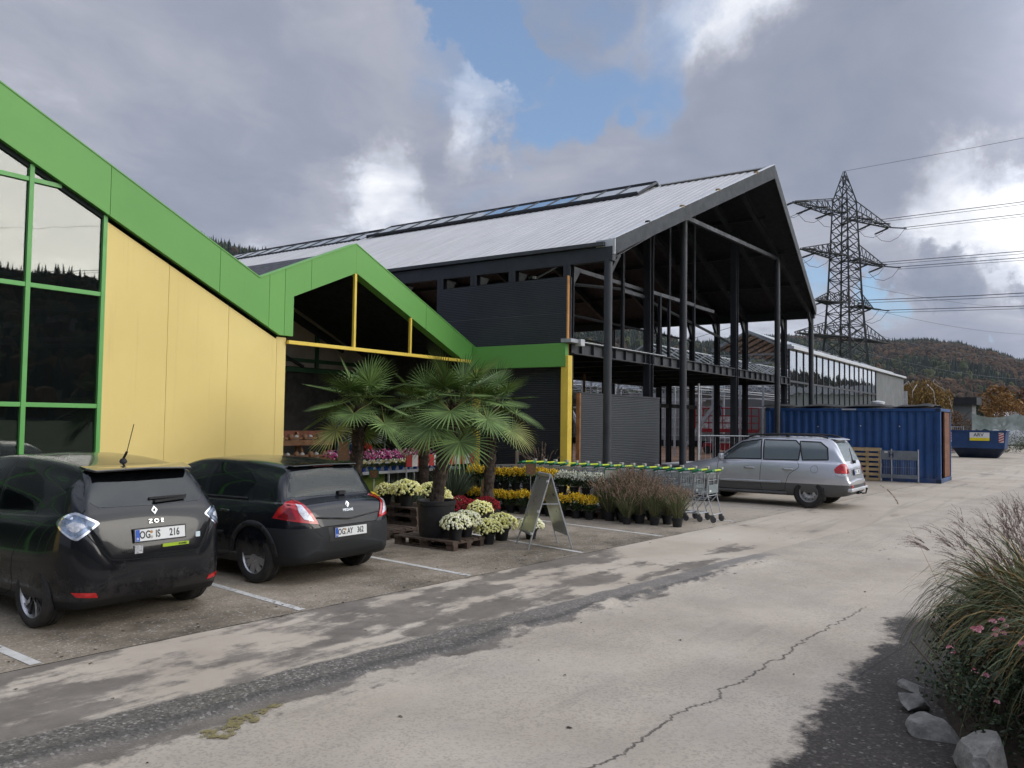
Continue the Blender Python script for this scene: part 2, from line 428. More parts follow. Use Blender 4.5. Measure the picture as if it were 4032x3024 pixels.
def sheet(name, m, xs, ys, zf):
    vs = [(x, y, zf(x, y)) for y in ys for x in xs]; n = len(xs)
    fs = [(j*n+i, j*n+i+1, (j+1)*n+i+1, (j+1)*n+i) for j in range(len(ys)-1) for i in range(n-1)]
    mb = MB(); mb.fixn = False; mb.add(vs, fs, m)
    return tag(mb.build(name, smooth=True), kind='structure')
from mathutils import noise as mn
def fbm(x, y, z=0.0, o=4): return mn.fractal(Vector((x, y, z)), 0.9, 2.1, o)
frange = lambda a, b, s: [a + (b-a)*i/max(1, round((b-a)/s)) for i in range(max(1, round((b-a)/s))+1)]
big = [-4000, -1500, -500, -150, -60, -30] + frange(-20, 100, 2.5) + [140, 250, 600, 1500, 4000]
def dirt_z(x, y):
    z = -0.012
    if 18 < x < 64 and 11.5 < y < 36: z += 0.25*max(0, fbm(x*0.5, y*0.5)) * min(1, (y-11.5)/2)
    return z
sheet('ground', EARTH, big, big, dirt_z)
yjoint = lambda x: 7.03 - x*0.0705
def warp_sheet(name, x0, x1, step, lo, hi, ny, zf=lambda x, y: 0.0):
    xs = frange(x0, x1, step); vs = []; fs = []
    for x in xs:
        a, b = lo(x), hi(x)
        for j in range(ny+1):
            y = a + (b-a)*j/ny; vs.append((x, y, zf(x, y)))
    for i in range(len(xs)-1):
        for j in range(ny):
            k = i*(ny+1)+j; fs.append((k, k+ny+1, k+ny+2, k+1))
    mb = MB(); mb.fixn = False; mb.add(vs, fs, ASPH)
    return tag(mb.build(name, smooth=True), kind='structure')
def jag(x, s=0.0): return 0.006*mn.noise(Vector((x*9, s, 0))) + 0.012*mn.noise(Vector((x*2.3, s, 1)))
def hump(x, y):
    d = (5.66 - x*0.112) - y
    f = max(0, min(1, (12.6-x)/1.5))*max(0, min(1, (x+6)/2))
    if 0 < d < 0.55: return 0.035*f*(sin(pi*min(1, d/0.55*0.5))**1) if d < 0.42 else 0.035*f*max(0, 1-(d-0.42)/0.10)*0.97
    return 0.0
warp_sheet('car_park', -14, 31, 0.12, lambda x: yjoint(x)+0.008+jag(x), lambda x: 13.35 if x < 17.2 else 9.4, 12)
warp_sheet('road', -14, 31, 0.12, lambda x: 1.15, lambda x: yjoint(x)-0.008+jag(x, 3.0), 70, hump)
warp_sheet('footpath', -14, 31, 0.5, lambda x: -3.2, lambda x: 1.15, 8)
ysr = lambda x: 10.5 if x < 62 else 8.0
warp_sheet('yard', 31, 180, 1.5, lambda x: -3.2 if x < 50 else -3.2+(x-50)*0.07, lambda x: 9.4 if x < 44 else 9.4-(x-44)*0.03, 10, lambda x, y: 0.0)

# white bay lines, worn
def m_line():
    def fn(t, co, b):
        P = t.pos(); n = t.noise(P, 14, 8, 0.75) + (t.noise(P, 1.6, 3)-0.5)*0.35
        b.inputs['Roughness'].default_value = 0.8
        a = n.ss(0.64, 0.56); t.nt.links.new(a.s, b.inputs['Alpha'])
        return t.ramp(t.noise(P, 5, 5), ((0.3, (0.42, 0.40, 0.36)), (0.7, (0.62, 0.60, 0.56))))
    return mat('worn_white_paint', fn=fn)
LINE = m_line()
def bay_line(x0, x1, y1=11.2, w=0.09):
    y0 = yjoint(x0) + 0.05; mb = MB(); k = 24; vs = []; fs = []
    for i in range(k+1):
        y = y0 + (y1-y0)*i/k; x = x0 + (x1-x0)*i/k
        vs += [(x-w/2, y, 0.004), (x+w/2, y, 0.004)]
    for i in range(k): fs.append((2*i, 2*i+1, 2*i+3, 2*i+2))
    mb.fixn = False; mb.add(vs, fs, LINE)
    return tag(mb.build('bay_line'), kind='structure', group='white lines between the parking bays')
for a, b_ in ((3.27, 3.45), (5.80, 6.35), (8.36, 8.9), (10.88, 11.9), (13.34, 14.2), (16.3, 16.9), (19.38, 19.3), (21.95, 21.9), (24.5, 24.5)): bay_line(a, b_, 11.2 if a < 17 else 9.2)
# flake of old yellow marking on the dark strip
def f_ym(t, co, b):
    P = t.pos(); a = (t.noise(P, 16, 8, 0.75)).ss(0.56, 0.46); t.nt.links.new(a.s, b.inputs['Alpha']); b.inputs['Roughness'].default_value = 0.6
    return t.ramp(t.noise(P, 9, 6), ((0.3, (0.15, 0.12, 0.045)), (0.7, (0.24, 0.20, 0.08))))
ym = mat('old_yellow_paint', fn=f_ym)
mb = MB(); mb.fixn = False
pts = [(3.13, 4.50), (3.22, 4.36), (3.36, 4.40), (3.42, 4.50), (3.52, 4.44), (3.60, 4.52), (3.84, 4.58), (3.86, 4.63), (3.70, 4.64), (3.55, 4.62), (3.46, 4.66), (3.38, 4.58), (3.28, 4.56), (3.2, 4.6)]
mb.add([(x, y, hump(x, y)+0.008) for x, y in pts], [tuple(range(len(pts)))], ym)
tag(mb.build('yellow_road_marking'), kind='structure')

# ------------------------------------------------------------------ hills and woods
def m_wood(name, c0, c1, c2):
    def fn(t, co, b):
        P = t.pos(); g = t.new('ShaderNodeNewGeometry'); r = X(t.nt, g.outputs['Random Per Island'])
        b.inputs['Roughness'].default_value = 0.95; b.inputs['Specular IOR Level'].default_value = 0.1
        n = t.noise(P, 0.012, 5, 0.6)
        return t.ramp(r*0.6 + n*0.5, ((0.25, c0), (0.5, c1), (0.8, c2)))
    return mat(name, fn=fn)
SPR = m_wood('spruce_foliage', (0.010, 0.018, 0.013), (0.018, 0.028, 0.018), (0.030, 0.042, 0.024))
AUT = m_wood('autumn_foliage', (0.042, 0.024, 0.013), (0.072, 0.040, 0.019), (0.11, 0.062, 0.028))
BRN = m_wood('brown_foliage', (0.028, 0.020, 0.014), (0.043, 0.030, 0.019), (0.062, 0.043, 0.025))
GRN = m_wood('green_foliage', (0.025, 0.035, 0.015), (0.045, 0.055, 0.02), (0.075, 0.075, 0.028))
SLOPE = mat('hillside_soil', (0.035, 0.03, 0.02), 0.95, var=0.3, vs=0.01)
def hill(name, ridge, foot, seed, n_tree, size, mix, back=1.35, label=None, ntype=None):
    """ridge: (azimuth, elevation, distance) of the skyline; foot: distance at which the slope meets the valley"""
    random.seed(seed)
    def at(az):
        for (a0, e0, d0), (a1, e1, d1) in zip(ridge, ridge[1:]):
            if min(a0, a1) <= az <= max(a0, a1):
                t = (az-a0)/(a1-a0); t = t*t*(3-2*t); return e0+(e1-e0)*t, d0+(d1-d0)*t
        return ridge[-1][1:]
    a0, a1 = ridge[0][0], ridge[-1][0]; na = max(24, int(abs(a1-a0)*1.5)); nr = 16
    def P(az, s):
        e, d = at(az); H = d*math.tan(rad(e)); r = foot + (d-foot)*min(s, 1.0)
        if s <= 1: z = H*(s**1.15*0.55 + (3*s*s-2*s**3)*0.45)
        else: r = d*(1+(s-1)*(back-1)*2); z = H*(1-(s-1)*1.6)
        x, y = cos(rad(az))*r, sin(rad(az))*r
        w = sin(pi*min(1, s))
        z += w*H*0.10*fbm(x/260, y/260, seed) + (0.0 if s > 1 else 0)
        return Vector((x, y, z - 3 + 3*min(1, s*6)))
    srow = [i/nr for i in range(nr+1)] + [1.1, 1.3, 1.6]
    vs = []; fs = []
    for i in range(na+1):
        for s in srow: vs.append(P(a0+(a1-a0)*i/na, s))
    m = len(srow)
    for i in range(na):
        for j in range(m-1): fs.append((i*m+j, (i+1)*m+j, (i+1)*m+j+1, i*m+j+1))
    mb = MB(); mb.add(vs, fs, SLOPE); tag(mb.build(name, smooth=True), kind='structure')
    tb = MB(); tb.fixn = False
    for k in range(n_tree):
        az = a0 + (a1-a0)*random.random(); s = 1.0 - random.random()**1.5*0.97 if random.random() < 0.75 else random.uniform(0.93, 1.03)
        p = P(az, s); pn = fbm(p.x/320+seed, p.y/320, 2, 3)*1.0 + fbm(p.x/90, p.y/90, 5, 3)*0.35
        kind = ntype(az, s, pn) if ntype else mix(pn)
        h = size*random.uniform(0.6, 1.25)
        if kind == 'S':
            w = h*random.uniform(0.17, 0.26); n = 5; off = random.random()*6; z0 = -h*0.1
            if s > 0.9: h *= random.uniform(0.85, 1.35)
            v = [p+Vector((cos(off+2*pi*j/n)*w, sin(off+2*pi*j/n)*w, z0)) for j in range(n)] + [p+Vector((cos(off+2*pi*j/n)*w*0.62, sin(off+2*pi*j/n)*w*0.62, h*0.45)) for j in range(n)] + [p+Vector((0, 0, h))]
            f = [(j, (j+1) % n, (j+1) % n+n, j+n) for j in range(n)] + [(j+n, (j+1) % n+n, 2*n) for j in range(n)]
            tb.add(v, f, SPR)
        else:
            w = h*random.uniform(0.30, 0.48); h *= 0.78; n = 6; off = random.random()*6
            v = []
            for (rr, zz) in ((0.75, -0.05), (1.0, 0.4), (0.7, 0.85)):
                for j in range(n):
                    q = random.uniform(0.75, 1.25); v.append(p+Vector((cos(off+2*pi*j/n)*w*rr*q, sin(off+2*pi*j/n)*w*rr*q, h*zz*random.uniform(0.9, 1.1))))
            v.append(p+Vector((0, 0, h*random.uniform(0.95, 1.15))))
            f = [(r*n+j, r*n+(j+1) % n, (r+1)*n+(j+1) % n, (r+1)*n+j) for r in range(2) for j in range(n)] + [(2*n+j, 2*n+(j+1) % n, 3*n) for j in range(n)]
            tb.add(v, f, {'A': AUT, 'B': BRN, 'G': GRN}[kind])
    tag(tb.build('forest'), label, 'forest', kind='stuff')
def mixR(az, s, pn):
    r = random.random()
    if az > 11.6 and s < 0.80: return 'S' if r < 0.75 else 'G'
    if az > 12.5: return 'A' if pn > -0.15 and r < 0.6 else ('S' if r < 0.6 else 'B')
    lim = 0.80 - (11.6-az)*0.06
    if s > 0.86+0.05*pn: return 'S' if r < 0.45 else ('B' if r < 0.8 else 'G')
    if s > lim-0.30 - (11.6-az)*0.02 and pn > -0.32: return 'A' if r < 0.45 else ('B' if r < 0.88 else 'S')
    if s < 0.42: return 'S' if r < 0.6 else ('G' if r < 0.75 else 'B')
    return 'S' if pn < -0.1 and r < 0.8 else ('B' if r < 0.6 else ('A' if r < 0.75 else 'G'))
hill('hill_right', [(24, 4.6, 2900), (20, 5.5, 2700), (16.8, 5.55, 2500), (14, 5.45, 2350), (11.3, 5.05, 2200), (8.8, 5.05, 2100), (7, 4.8, 2100), (5.3, 4.3, 2150), (3.4, 3.65, 2300), (0, 2.4, 2500), (-5, 0.8, 2700)], 800, 3, 24000, 14, None, ntype=mixR,
     label='autumn wood of dark spruces and rust coloured trees on the right hill')
hill('hill_left', [(20, 4.9, 1900), (23, 5.1, 1850), (26, 5.7, 1800), (29, 6.1, 1700), (34, 8.2, 1600), (40, 9.4, 1500), (46, 10.1, 1500), (50.5, 10.1, 1500), (53, 10.4, 1500), (56.5, 11.0, 1450), (62, 12.2, 1400), (70, 14, 1400), (85, 12, 1500)], 500, 8, 13000, 17, lambda p: 'S' if random.random() < 0.8 else random.choice('GB'),
     label='dark spruce wood on the hill behind the halls')
hill('hill_behind_viewer', [(-175, 4, 900), (-150, 6, 850), (-110, 8.2, 800), (-85, 8.4, 760), (-64, 8.2, 760), (-55, 7.6, 800), (-40, 8.6, 900), (-20, 3.6, 1100), (-5, 1.6, 1300)], 240, 15, 14000, 11, lambda p: random.choice('SSBBAG'),
     label='mixed autumn wood on the hill across the valley')

# ------------------------------------------------------------------ trees near the yard's end
def leaf_cloud(mb, m, centres, n, rr, leaf, droop=0.0, squash=0.8):
    for i in range(n):
        c, R = random.choice(centres)
        while True:
            d = Vector((random.uniform(-1, 1), random.uniform(-1, 1), random.uniform(-1, 1)))
            if d.length < 1: break
        d = d.normalized()*(d.length**0.55)
        p = Vector(c) + Vector((d.x*R, d.y*R, d.z*R*squash))
        a = Vector((random.gauss(0, 1), random.gauss(0, 1), random.gauss(0, 0.6)-droop*2)).normalized()*leaf*random.uniform(0.6, 1.3)
        b_ = a.cross(Vector((random.gauss(0, 1), random.gauss(0, 1), random.gauss(0, 1)))).normalized()*leaf*random.uniform(0.35, 0.6)
        mb.add([p-a*0.5, p+b_*0.5, p+a*0.5, p-b_*0.5], [(0, 1, 2, 3)], m)
BARK = mat('bark', (0.10, 0.075, 0.055), 0.9, var=0.3, vs=4, bump=0.6, bs=20)
PBARK = mat('pale_bark', (0.42, 0.38, 0.33), 0.8, var=0.3, vs=4)
def leafmat(name, c):
    def fn(t, co, b):
        g = t.new('ShaderNodeNewGeometry'); r = X(t.nt, g.outputs['Random Per Island'])
        b.inputs['Roughness'].default_value = 0.6; b.inputs['Specular IOR Level'].default_value = 0.3
        return t.ramp(r, ((0.0, tuple(v*0.5 for v in c)), (0.5, c), (1.0, tuple(min(1, v*1.55) for v in c))))
    return mat(name, fn=fn)
L_OR = leafmat('leaf_orange', (0.24, 0.12, 0.03)); L_YE = leafmat('leaf_ochre', (0.21, 0.13, 0.04)); L_DK = leafmat('leaf_fir', (0.022, 0.034, 0.018))
L_GR = leafmat('leaf_green', (0.06, 0.085, 0.028)); L_RB = leafmat('leaf_russet', (0.15, 0.075, 0.035))
def branches(mb, base, h, r, n, m, spread=0.6, up=0.8):
    base = Vector(base); top = base+Vector((random.uniform(-.1, .1)*h, random.uniform(-.1, .1)*h, h*0.9))
    mb.tube([base, base.lerp(top, 0.4)+Vector((0.03*h, 0, 0)), top], r, m, 6, r1=r*0.15)
    for i in range(n):
        t = random.uniform(0.2, 0.85); p = base.lerp(top, t); a = random.random()*2*pi; L = h*spread*(1-t*0.6)*random.uniform(0.6, 1.1)
        q = p+Vector((cos(a)*L*0.5, sin(a)*L*0.5, L*up*0.5)); e = p+Vector((cos(a)*L*0.9, sin(a)*L*0.9, L*up*0.8))
        mb.tube([p, q, e], r*0.45*(1-t*0.5), m, 5, r1=r*0.06)
        for j in range(3):
            aa = a+random.uniform(-1, 1); mb.tube([q, q+Vector((cos(aa), sin(aa), up))*L*0.35], r*0.15, m, 4, r1=r*0.03)
def tree(name, loc, h, cents, leafm, n, leaf, label, cat='tree', nb=14, r=0.14, droop=0.0, grp=None, barkm=None, spread=0.5, up=0.8):
    t = thing(name, label, cat, loc, group=grp)
    b = MB(); branches(b, (0, 0, -0.05), h, r, nb, barkm or BARK, spread, up); b.build('trunk', t)
    c = MB(); c.fixn = False; leaf_cloud(c, leafm, cents, n, 0, leaf, droop); c.build('crown', t)
    return t
random.seed(5)
# weeping willow
t = thing('weeping_willow', 'weeping willow with hanging ochre leaves beyond the grey wall', 'tree', (70, 10.9, 0))
b = MB(); branches(b, (0, 0, -0.05), 4.6, 0.2, 10, BARK); 
for i in range(9):
    a = i*0.75; b.tube([Vector((cos(a)*0.2, sin(a)*0.2, 3.8)), Vector((cos(a)*1.0, sin(a)*1.0, 5.1+random.uniform(0, .5))), Vector((cos(a)*1.9, sin(a)*1.9, 4.6)), Vector((cos(a)*2.3, sin(a)*2.3, 3.0))], 0.05, PBARK, 5, r1=0.015)
b.build('trunk', t)
c = MB(); c.fixn = False
for i in range(420):
    a = random.random()*2*pi; r_ = sqrt(random.random())*2.1; z = 5.5 - r_*r_*0.22 + random.uniform(-0.5, .1)
    L = random.uniform(1.2, 3.0)
    for k in range(int(L*11)):
        zz = z - k*0.09
        if zz < 0.5: break
        p = Vector((cos(a)*r_+random.gauss(0, .05), sin(a)*r_+random.gauss(0, .05), zz)); w = random.uniform(0.03, 0.07)
        v = Vector((cos(a+random.uniform(-2, 2)), sin(a+random.uniform(-2, 2)), 0))*w
        c.add([p-v, p+Vector((0, 0, -.12))-v*0.3, p+v+Vector((0, 0, -.06)), p+Vector((0, 0, .05))], [(0, 1, 2, 3)], L_YE)
c.build('crown', t)
tree('fir_tree', (88, 9.3, 0), 4.6, [((0, 0, 0.9), 1.6), ((0, 0, 1.8), 1.25), ((0, 0, 2.9), 0.9), ((0, 0, 3.9), 0.5), ((0.1, 0, 4.4), 0.25)], L_DK, 5200, 0.22, 'dark conical fir in front of the white polytunnel', nb=6)
tree('maple_tree', (92, 7.1, 0), 5.4, [((0, 0, 3.6), 1.6), ((0.6, -1.0, 3.2), 1.3), ((-.4, 1.1, 3.0), 1.2), ((0, 0, 4.5), 1.0)], L_OR, 3600, 0.2, 'orange leaved maple between the fir and the net', nb=18)
tree('birch_tree', (96, 5.4, 0), 4.6, [((0, 0, 3.0), 1.4), ((0, -1.0, 2.6), 1.0), ((0, 1.0, 3.3), 1.0)], L_RB, 900, 0.16, 'thin half bare russet tree above the white net', nb=26, r=0.1, spread=0.7)
tree('cherry_tree', (80, 9.9, 0), 3.4, [((0, 0.3, 2.0), 1.2), ((0, -0.9, 1.8), 1.0), ((0, 0, 2.8), 0.7)], L_RB, 1500, 0.15, 'low bare reddish tree just right of the blue container', nb=26, r=0.1, spread=0.8)
for i, (x, y, h, m, lb) in enumerate(((140, 22, 8, L_RB, 'round russet tree in the valley behind the willow'), (150, 12.5, 9, L_OR, 'broad orange tree in the valley behind the maple'), (165, 9, 9.5, L_RB, 'brown leaved tree at the foot of the right hill'), (120, 3.8, 6.5, L_GR, 'dull green tree at the right end of the valley'), (130, 17, 7, L_GR, 'green shrub tree behind the flat dark roof'))):
    tree('valley_tree', (x, y, 0), h, [((0, 0, h*0.62), h*0.36), ((0.5, h*0.25, h*0.5), h*0.26), ((-.3, -h*0.28, h*0.5), h*0.27), ((0, 0, h*0.8), h*0.2)], m, 1500, h*0.06, lb, grp='trees in the valley before the hill')
# low white polytunnels in the valley
WPL = mat('polythene_white', (0.62, 0.62, 0.60), 0.5, var=0.08)
for (x, y0, y1, h, lb) in ((108, 3.0, 9.2, 4.0, 'long white polytunnel behind the orange maple'), (104, 10.3, 12.4, 3.6, 'short white polytunnel left of the dark fir')):
    mb = MB(); k = 12
    v = []
    for yy in (y0, y1):
        for j in range(k+1):
            a = pi*j/k; v.append((x+cos(a)*4.0, yy, sin(a)*h*0.9+0.1))
    mb.add(v, [(j, j+1, k+2+j, k+1+j) for j in range(k)] + [tuple(range(k+1)), tuple(range(k+1, 2*k+2))], WPL)
    tag(mb.build('polytunnel'), lb, 'greenhouse', 'white polytunnels at the far end')
# ------------------------------------------------------------------ building materials
def f_green(t, co, b):
    P = t.pos(); x, y, z = t.sep(P); g = t.new('ShaderNodeNewGeometry'); r = X(t.nt, g.outputs['Random Per Island'])
    c = t.ramp(t.noise(P, 0.7, 5, 0.6)*0.75 + r*0.25, ((0.3, srgb(102, 162, 78)), (0.7, srgb(111, 172, 84))))
    st = t.noise(t.mapv(P, sc=(10, 10, 0.5)), 1.0, 7, 0.75).ss(0.60, 0.80); sp = t.noise(P, 18, 8, 0.8).ss(0.66, 0.72)
    b.inputs['Roughness'].default_value = 0.5
    return t.mix((st*0.30 + sp*0.25).min(1.0), c, (0.045, 0.09, 0.035))
GREEN = mat('green_cladding', fn=f_green)
def f_yellow(t, co, b):
    P = t.pos(); x, y, z = t.sep(P)
    c = t.ramp(t.noise(P, 0.5, 5, 0.6), ((0.3, srgb(234, 207, 128)), (0.7, srgb(244, 218, 139))))
    st = t.noise(t.mapv(P, sc=(9, 9, 0.35)), 1.0, 6, 0.7).ss(0.55, 0.75)*z.ss(0.4, 3.8)
    b.inputs['Roughness'].default_value = 0.55
    t.nt.links.new(t.bump(t.noise(P, 40, 4), 0.05, 0.01).s, b.inputs['Normal'])
    g = t.new('ShaderNodeNewGeometry'); r = X(t.nt, g.outputs['Random Per Island'])
    c = t.mix(r*0.10, c, (0.60, 0.45, 0.17)); c = t.mix(z.ss(1.1, 0.0)*t.noise(P, 2.5, 7, 0.75).ss(0.35, 0.7)*0.5, c, (0.25, 0.19, 0.10))
    return t.mix(st*0.22, c, (0.45, 0.34, 0.12))
YELLOW = mat('yellow_cladding', fn=f_yellow)
YELPOST = mat('yellow_paint', srgb(238, 205, 84), 0.45, var=0.06)
DARKGAP = mat('soffit_shade_strip', (0.015, 0.022, 0.018), 0.9)  # near-black colour stands in for shade below the fascia
DGREEN = mat('dark_green_frame', (0.03, 0.09, 0.045), 0.5)
GREENF = mat('green_window_frame', srgb(104, 172, 92), 0.4, var=0.04)
def glassmat(name, tint=(0.006, 0.008, 0.008), refl=0.30, trans=0.15, rough=0.012, wob=0.03, wsc=1.2, fk=0.85):
    m = bpy.data.materials.new(name); m.use_nodes = True; nt = m.node_tree; t = NT(nt)
    out = nt.nodes['Material Output']; nt.nodes.remove(nt.nodes['Principled BSDF'])
    gl = t.new('ShaderNodeBsdfGlossy'); gl.inputs['Roughness'].default_value = rough; gl.inputs['Color'].default_value = (0.93, 0.96, 0.95, 1)
    bp = t.bump(t.noise(t.pos(), wsc, 2, 0.5), wob, 0.1); nt.links.new(bp.s, gl.inputs['Normal'])
    di = t.new('ShaderNodeBsdfDiffuse'); di.inputs[0].default_value = tint + (1,)
    tr = t.new('ShaderNodeBsdfTransparent'); tr.inputs[0].default_value = (0.75, 0.8, 0.78, 1)
    m1 = t.new('ShaderNodeMixShader'); m1.inputs[0].default_value = trans
    nt.links.new(di.outputs[0], m1.inputs[1]); nt.links.new(tr.outputs[0], m1.inputs[2])
    lw = t.new('ShaderNodeLayerWeight'); lw.inputs[0].default_value = 0.35
    f = X(nt, lw.outputs['Fresnel']); f = (f*fk + refl).min(1.0)
    m2 = t.new('ShaderNodeMixShader'); nt.links.new(f.s, m2.inputs[0]); nt.links.new(m1.outputs[0], m2.inputs[1]); nt.links.new(gl.outputs[0], m2.inputs[2])
    nt.links.new(m2.outputs[0], out.inputs[0]); MATS[name] = m
    return m
GLASS = glassmat('window_glass', fk=0.6, refl=0.07, trans=0.35, wob=0.008)
GLASS2 = glassmat('glasshouse_glass', tint=(0.02, 0.025, 0.03), refl=0.26, trans=0.35, wob=0.10, wsc=0.9)
SKYL = glassmat('skylight_glass', tint=(0.10, 0.16, 0.26), refl=0.70, trans=0.1, wob=0.02)
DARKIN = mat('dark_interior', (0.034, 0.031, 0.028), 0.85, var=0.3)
BROWNIN = mat('grey_brown_panel', (0.34, 0.29, 0.26), 0.8, var=0.2, vs=1.2)
CONCR = mat('concrete_floor', (0.20, 0.18, 0.16), 0.85, var=0.2, vs=1.5)
STEEL = mat('anthracite_steel', (0.034, 0.037, 0.043), 0.5, var=0.18, vs=1.6)
STEELD = mat('anthracite_steel_dark', (0.014, 0.015, 0.018), 0.55, var=0.15)
GALV = mat('galvanised_steel', (0.42, 0.44, 0.46), 0.45, 0.35, var=0.15, vs=5)
def f_sandwich(t, co, b):
    P = t.pos(); x, y, z = t.sep(P)
    w = (z*22.0).frac(); g = (w-0.5).abs().ss(0.28, 0.42)
    b.inputs['Roughness'].default_value = 0.5
    n = t.noise(P, 0.9, 5, 0.6)
    c = t.ramp(n, ((0.3, (0.020, 0.024, 0.029)), (0.7, (0.031, 0.036, 0.042))))
    j = ((z-4.62).abs()).ss(0.012, 0.0)
    t.nt.links.new(t.bump(g - j*3, 0.6, 0.012).s, b.inputs['Normal'])
    return t.mix(g*0.45 + j*0.5, c, (0.012, 0.013, 0.015))
SANDW = mat('ribbed_anthracite_panel', fn=f_sandwich)
CORE = mat('orange_insulation_core', (0.62, 0.30, 0.10), 0.85, var=0.12, vs=8)
BATTEN = mat('brown_batten', (0.26, 0.13, 0.06), 0.8, var=0.2, vs=6)
def f_roof(t, co, b):
    P = t.pos(); x, y, z = t.sep(P)
    b.inputs['Roughness'].default_value = 0.42; b.inputs['Metallic'].default_value = 0.15
    n = t.noise(t.mapv(P, sc=(0.5, 3, 0.5)), 1.0, 6, 0.65)
    c = t.ramp(n, ((0.3, (0.43, 0.42, 0.40)), (0.7, (0.56, 0.545, 0.52))))
    d = t.noise(t.mapv(P, sc=(0.6, 6, 0.6)), 1.2, 7, 0.75).ss(0.60, 0.8)
    return t.mix(d*0.35, c, (0.27, 0.25, 0.22))
ROOFM = mat('pale_sheet_metal', fn=f_roof)
TRIM = mat('grey_verge_trim', (0.085, 0.09, 0.097), 0.75, 0.0, var=0.12, spec=0.2)
TRIML = mat('pale_metal_trim', (0.55, 0.56, 0.57), 0.4, 0.2, var=0.08)
MARKR = mat('brown_tube', (0.3, 0.2, 0.1), 0.7)

# ------------------------------------------------------------------ garden centre
YF = 13.2
gc = thing('garden_centre', 'green and yellow garden centre with zigzag gable fascia and big reflecting windows', 'shop', (0, YF, 0))
gx = lambda pts, y=0.0: [(x, y, z) for x, z in pts]
def gbuild(mb, name, **k): return mb.build(name, gc, **k)
# fascia: seen plate, 9 mm joints between plates
top = [(-7.2, 4.66), (1.5, 8.72), (10.22, 4.66), (12.75, 5.78), (17.07, 3.85)]
seams = [(7.20, 9e9), (9.30, 0)]
outer = [(1.5, 8.72), (10.22, 4.66), (12.75, 5.78), (17.07, 3.85), (17.07, 3.28), (12.77, 5.15), (11.06, 4.41), (11.06, 3.60), (10.72, 3.60), (1.5, 7.90), (-7.2, 3.9), (-7.2, 4.66)]
def clipx(poly, x0, x1):
    def cl(p, x, keep):
        out = []
        for i in range(len(p)):
            a, b_ = p[i], p[(i+1) % len(p)]; ina = (a[0]-x)*keep >= 0; inb = (b_[0]-x)*keep >= 0
            if ina: out.append(a)
            if ina != inb: t = (x-a[0])/(b_[0]-a[0]); out.append((x, a[1]+(b_[1]-a[1])*t))
        return out
    return cl(cl(poly, x0, 1), x1, -1)
mb = MB()
cuts = [(-7.2, -3), (-3, 1.5), (1.5, 4.6), (4.606, 7.20), (7.206, 9.32), (9.326, 10.45), (10.456, 10.83), (10.836, 11.5), (11.506, 12.76)]
for a, b_ in cuts: mb.prism(gx(clipx(outer, a, b_)), (0, 0.24, 0), GREEN)
mb.prism(gx(clipx(outer, 12.76, 15.1)), (0, 0.24, 0), GREEN); mb.prism(gx(clipx(outer, 15.106, 17.07)), (0, 0.24, 0), GREEN)
gbuild(mb, 'fascia', bevel=0.004)
mb = MB()
mb.box((16.93, -2.83, 3.28), (17.07, 0.0, 3.85), GREEN)
gbuild(mb, 'side_fascia', bevel=0.004)
# dark strip imitating the soffit shadow under the fascia
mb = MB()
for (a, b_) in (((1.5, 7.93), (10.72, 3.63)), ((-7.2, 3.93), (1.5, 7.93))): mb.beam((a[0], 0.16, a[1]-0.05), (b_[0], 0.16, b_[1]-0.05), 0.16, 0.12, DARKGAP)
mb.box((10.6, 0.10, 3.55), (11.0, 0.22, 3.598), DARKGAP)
gbuild(mb, 'soffit_shade_strip')
# metal capping on the fascia
mb = MB()
for a, b_ in zip(top, top[1:]): mb.beam((a[0], 0.12, a[1]+0.012), (b_[0], 0.12, b_[1]+0.012), 0.26, 0.022, GREEN)
gbuild(mb, 'capping')
# yellow wall in plates
low = lambda x: 7.90 - (x-1.5)*(7.90-3.60)/(10.72-1.5)
for k, (a, b_) in enumerate(((7.20, 8.347), (8.353, 9.59), (9.596, 10.72), (10.726, 10.95))):
    mb = MB(); zt = (lambda x: min(low(x), 9) - 0.02) if a < 10.7 else (lambda x: 3.57)
    mb.prism([(a, 0.08, 0), (b_, 0.08, 0), (b_, 0.08, zt(b_) if k < 3 else 3.57), (a, 0.08, zt(a))], (0, 0.14, 0), YELLOW)
    gbuild(mb, 'wall_panel', bevel=0.003)
mb = MB(); mb.box((10.81, 0.22, 0), (10.95, 3.8, 3.57), YELLOW); gbuild(mb, 'return_wall')
mb = MB()
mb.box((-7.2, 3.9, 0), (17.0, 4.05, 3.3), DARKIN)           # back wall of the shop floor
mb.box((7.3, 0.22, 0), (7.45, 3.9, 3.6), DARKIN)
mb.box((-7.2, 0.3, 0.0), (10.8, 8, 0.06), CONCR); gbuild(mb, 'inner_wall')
# glazing
mull = [7.17, 6.0, 4.83, 3.66, 2.49, 1.32, 0.15, -1.02, -2.2]
topg = lambda x: (low(x) if x > 1.5 else 7.90-(1.5-x)*0.46) - 0.03
hs = [0.25, 2.11, 3.94, 5.56, 7.2]
for i, (b_, a) in enumerate(zip(mull, mull[1:])):
    for k in range(len(hs)-1):
        z0, z1 = hs[k], hs[k+1]; pa, pb = min(z1, topg(a)), min(z1, topg(b_))
        pts = [(a, z0), (b_, z0), (b_, pb), (a, pa)]
        if pb < z0: 
            xc = a + (b_-a)*(topg(a)-z0)/(topg(a)-topg(b_)) if topg(a) > z0 else None
            if xc is None: continue
            pts = [(a, z0), (xc, z0), (a, pa)]
        elif pb < z1 and pa >= z1:
            xc = a + (b_-a)*(topg(a)-z1)/(topg(a)-topg(b_)); pts = [(a, z0), (b_, z0), (b_, pb), (xc, z1), (a, z1)]
        mb = MB(); mb.prism([(x, 0.115, z) for x, z in pts], (0, 0.02, 0), GLASS); 
        gbuild(mb, 'window_pane')
mb = MB()
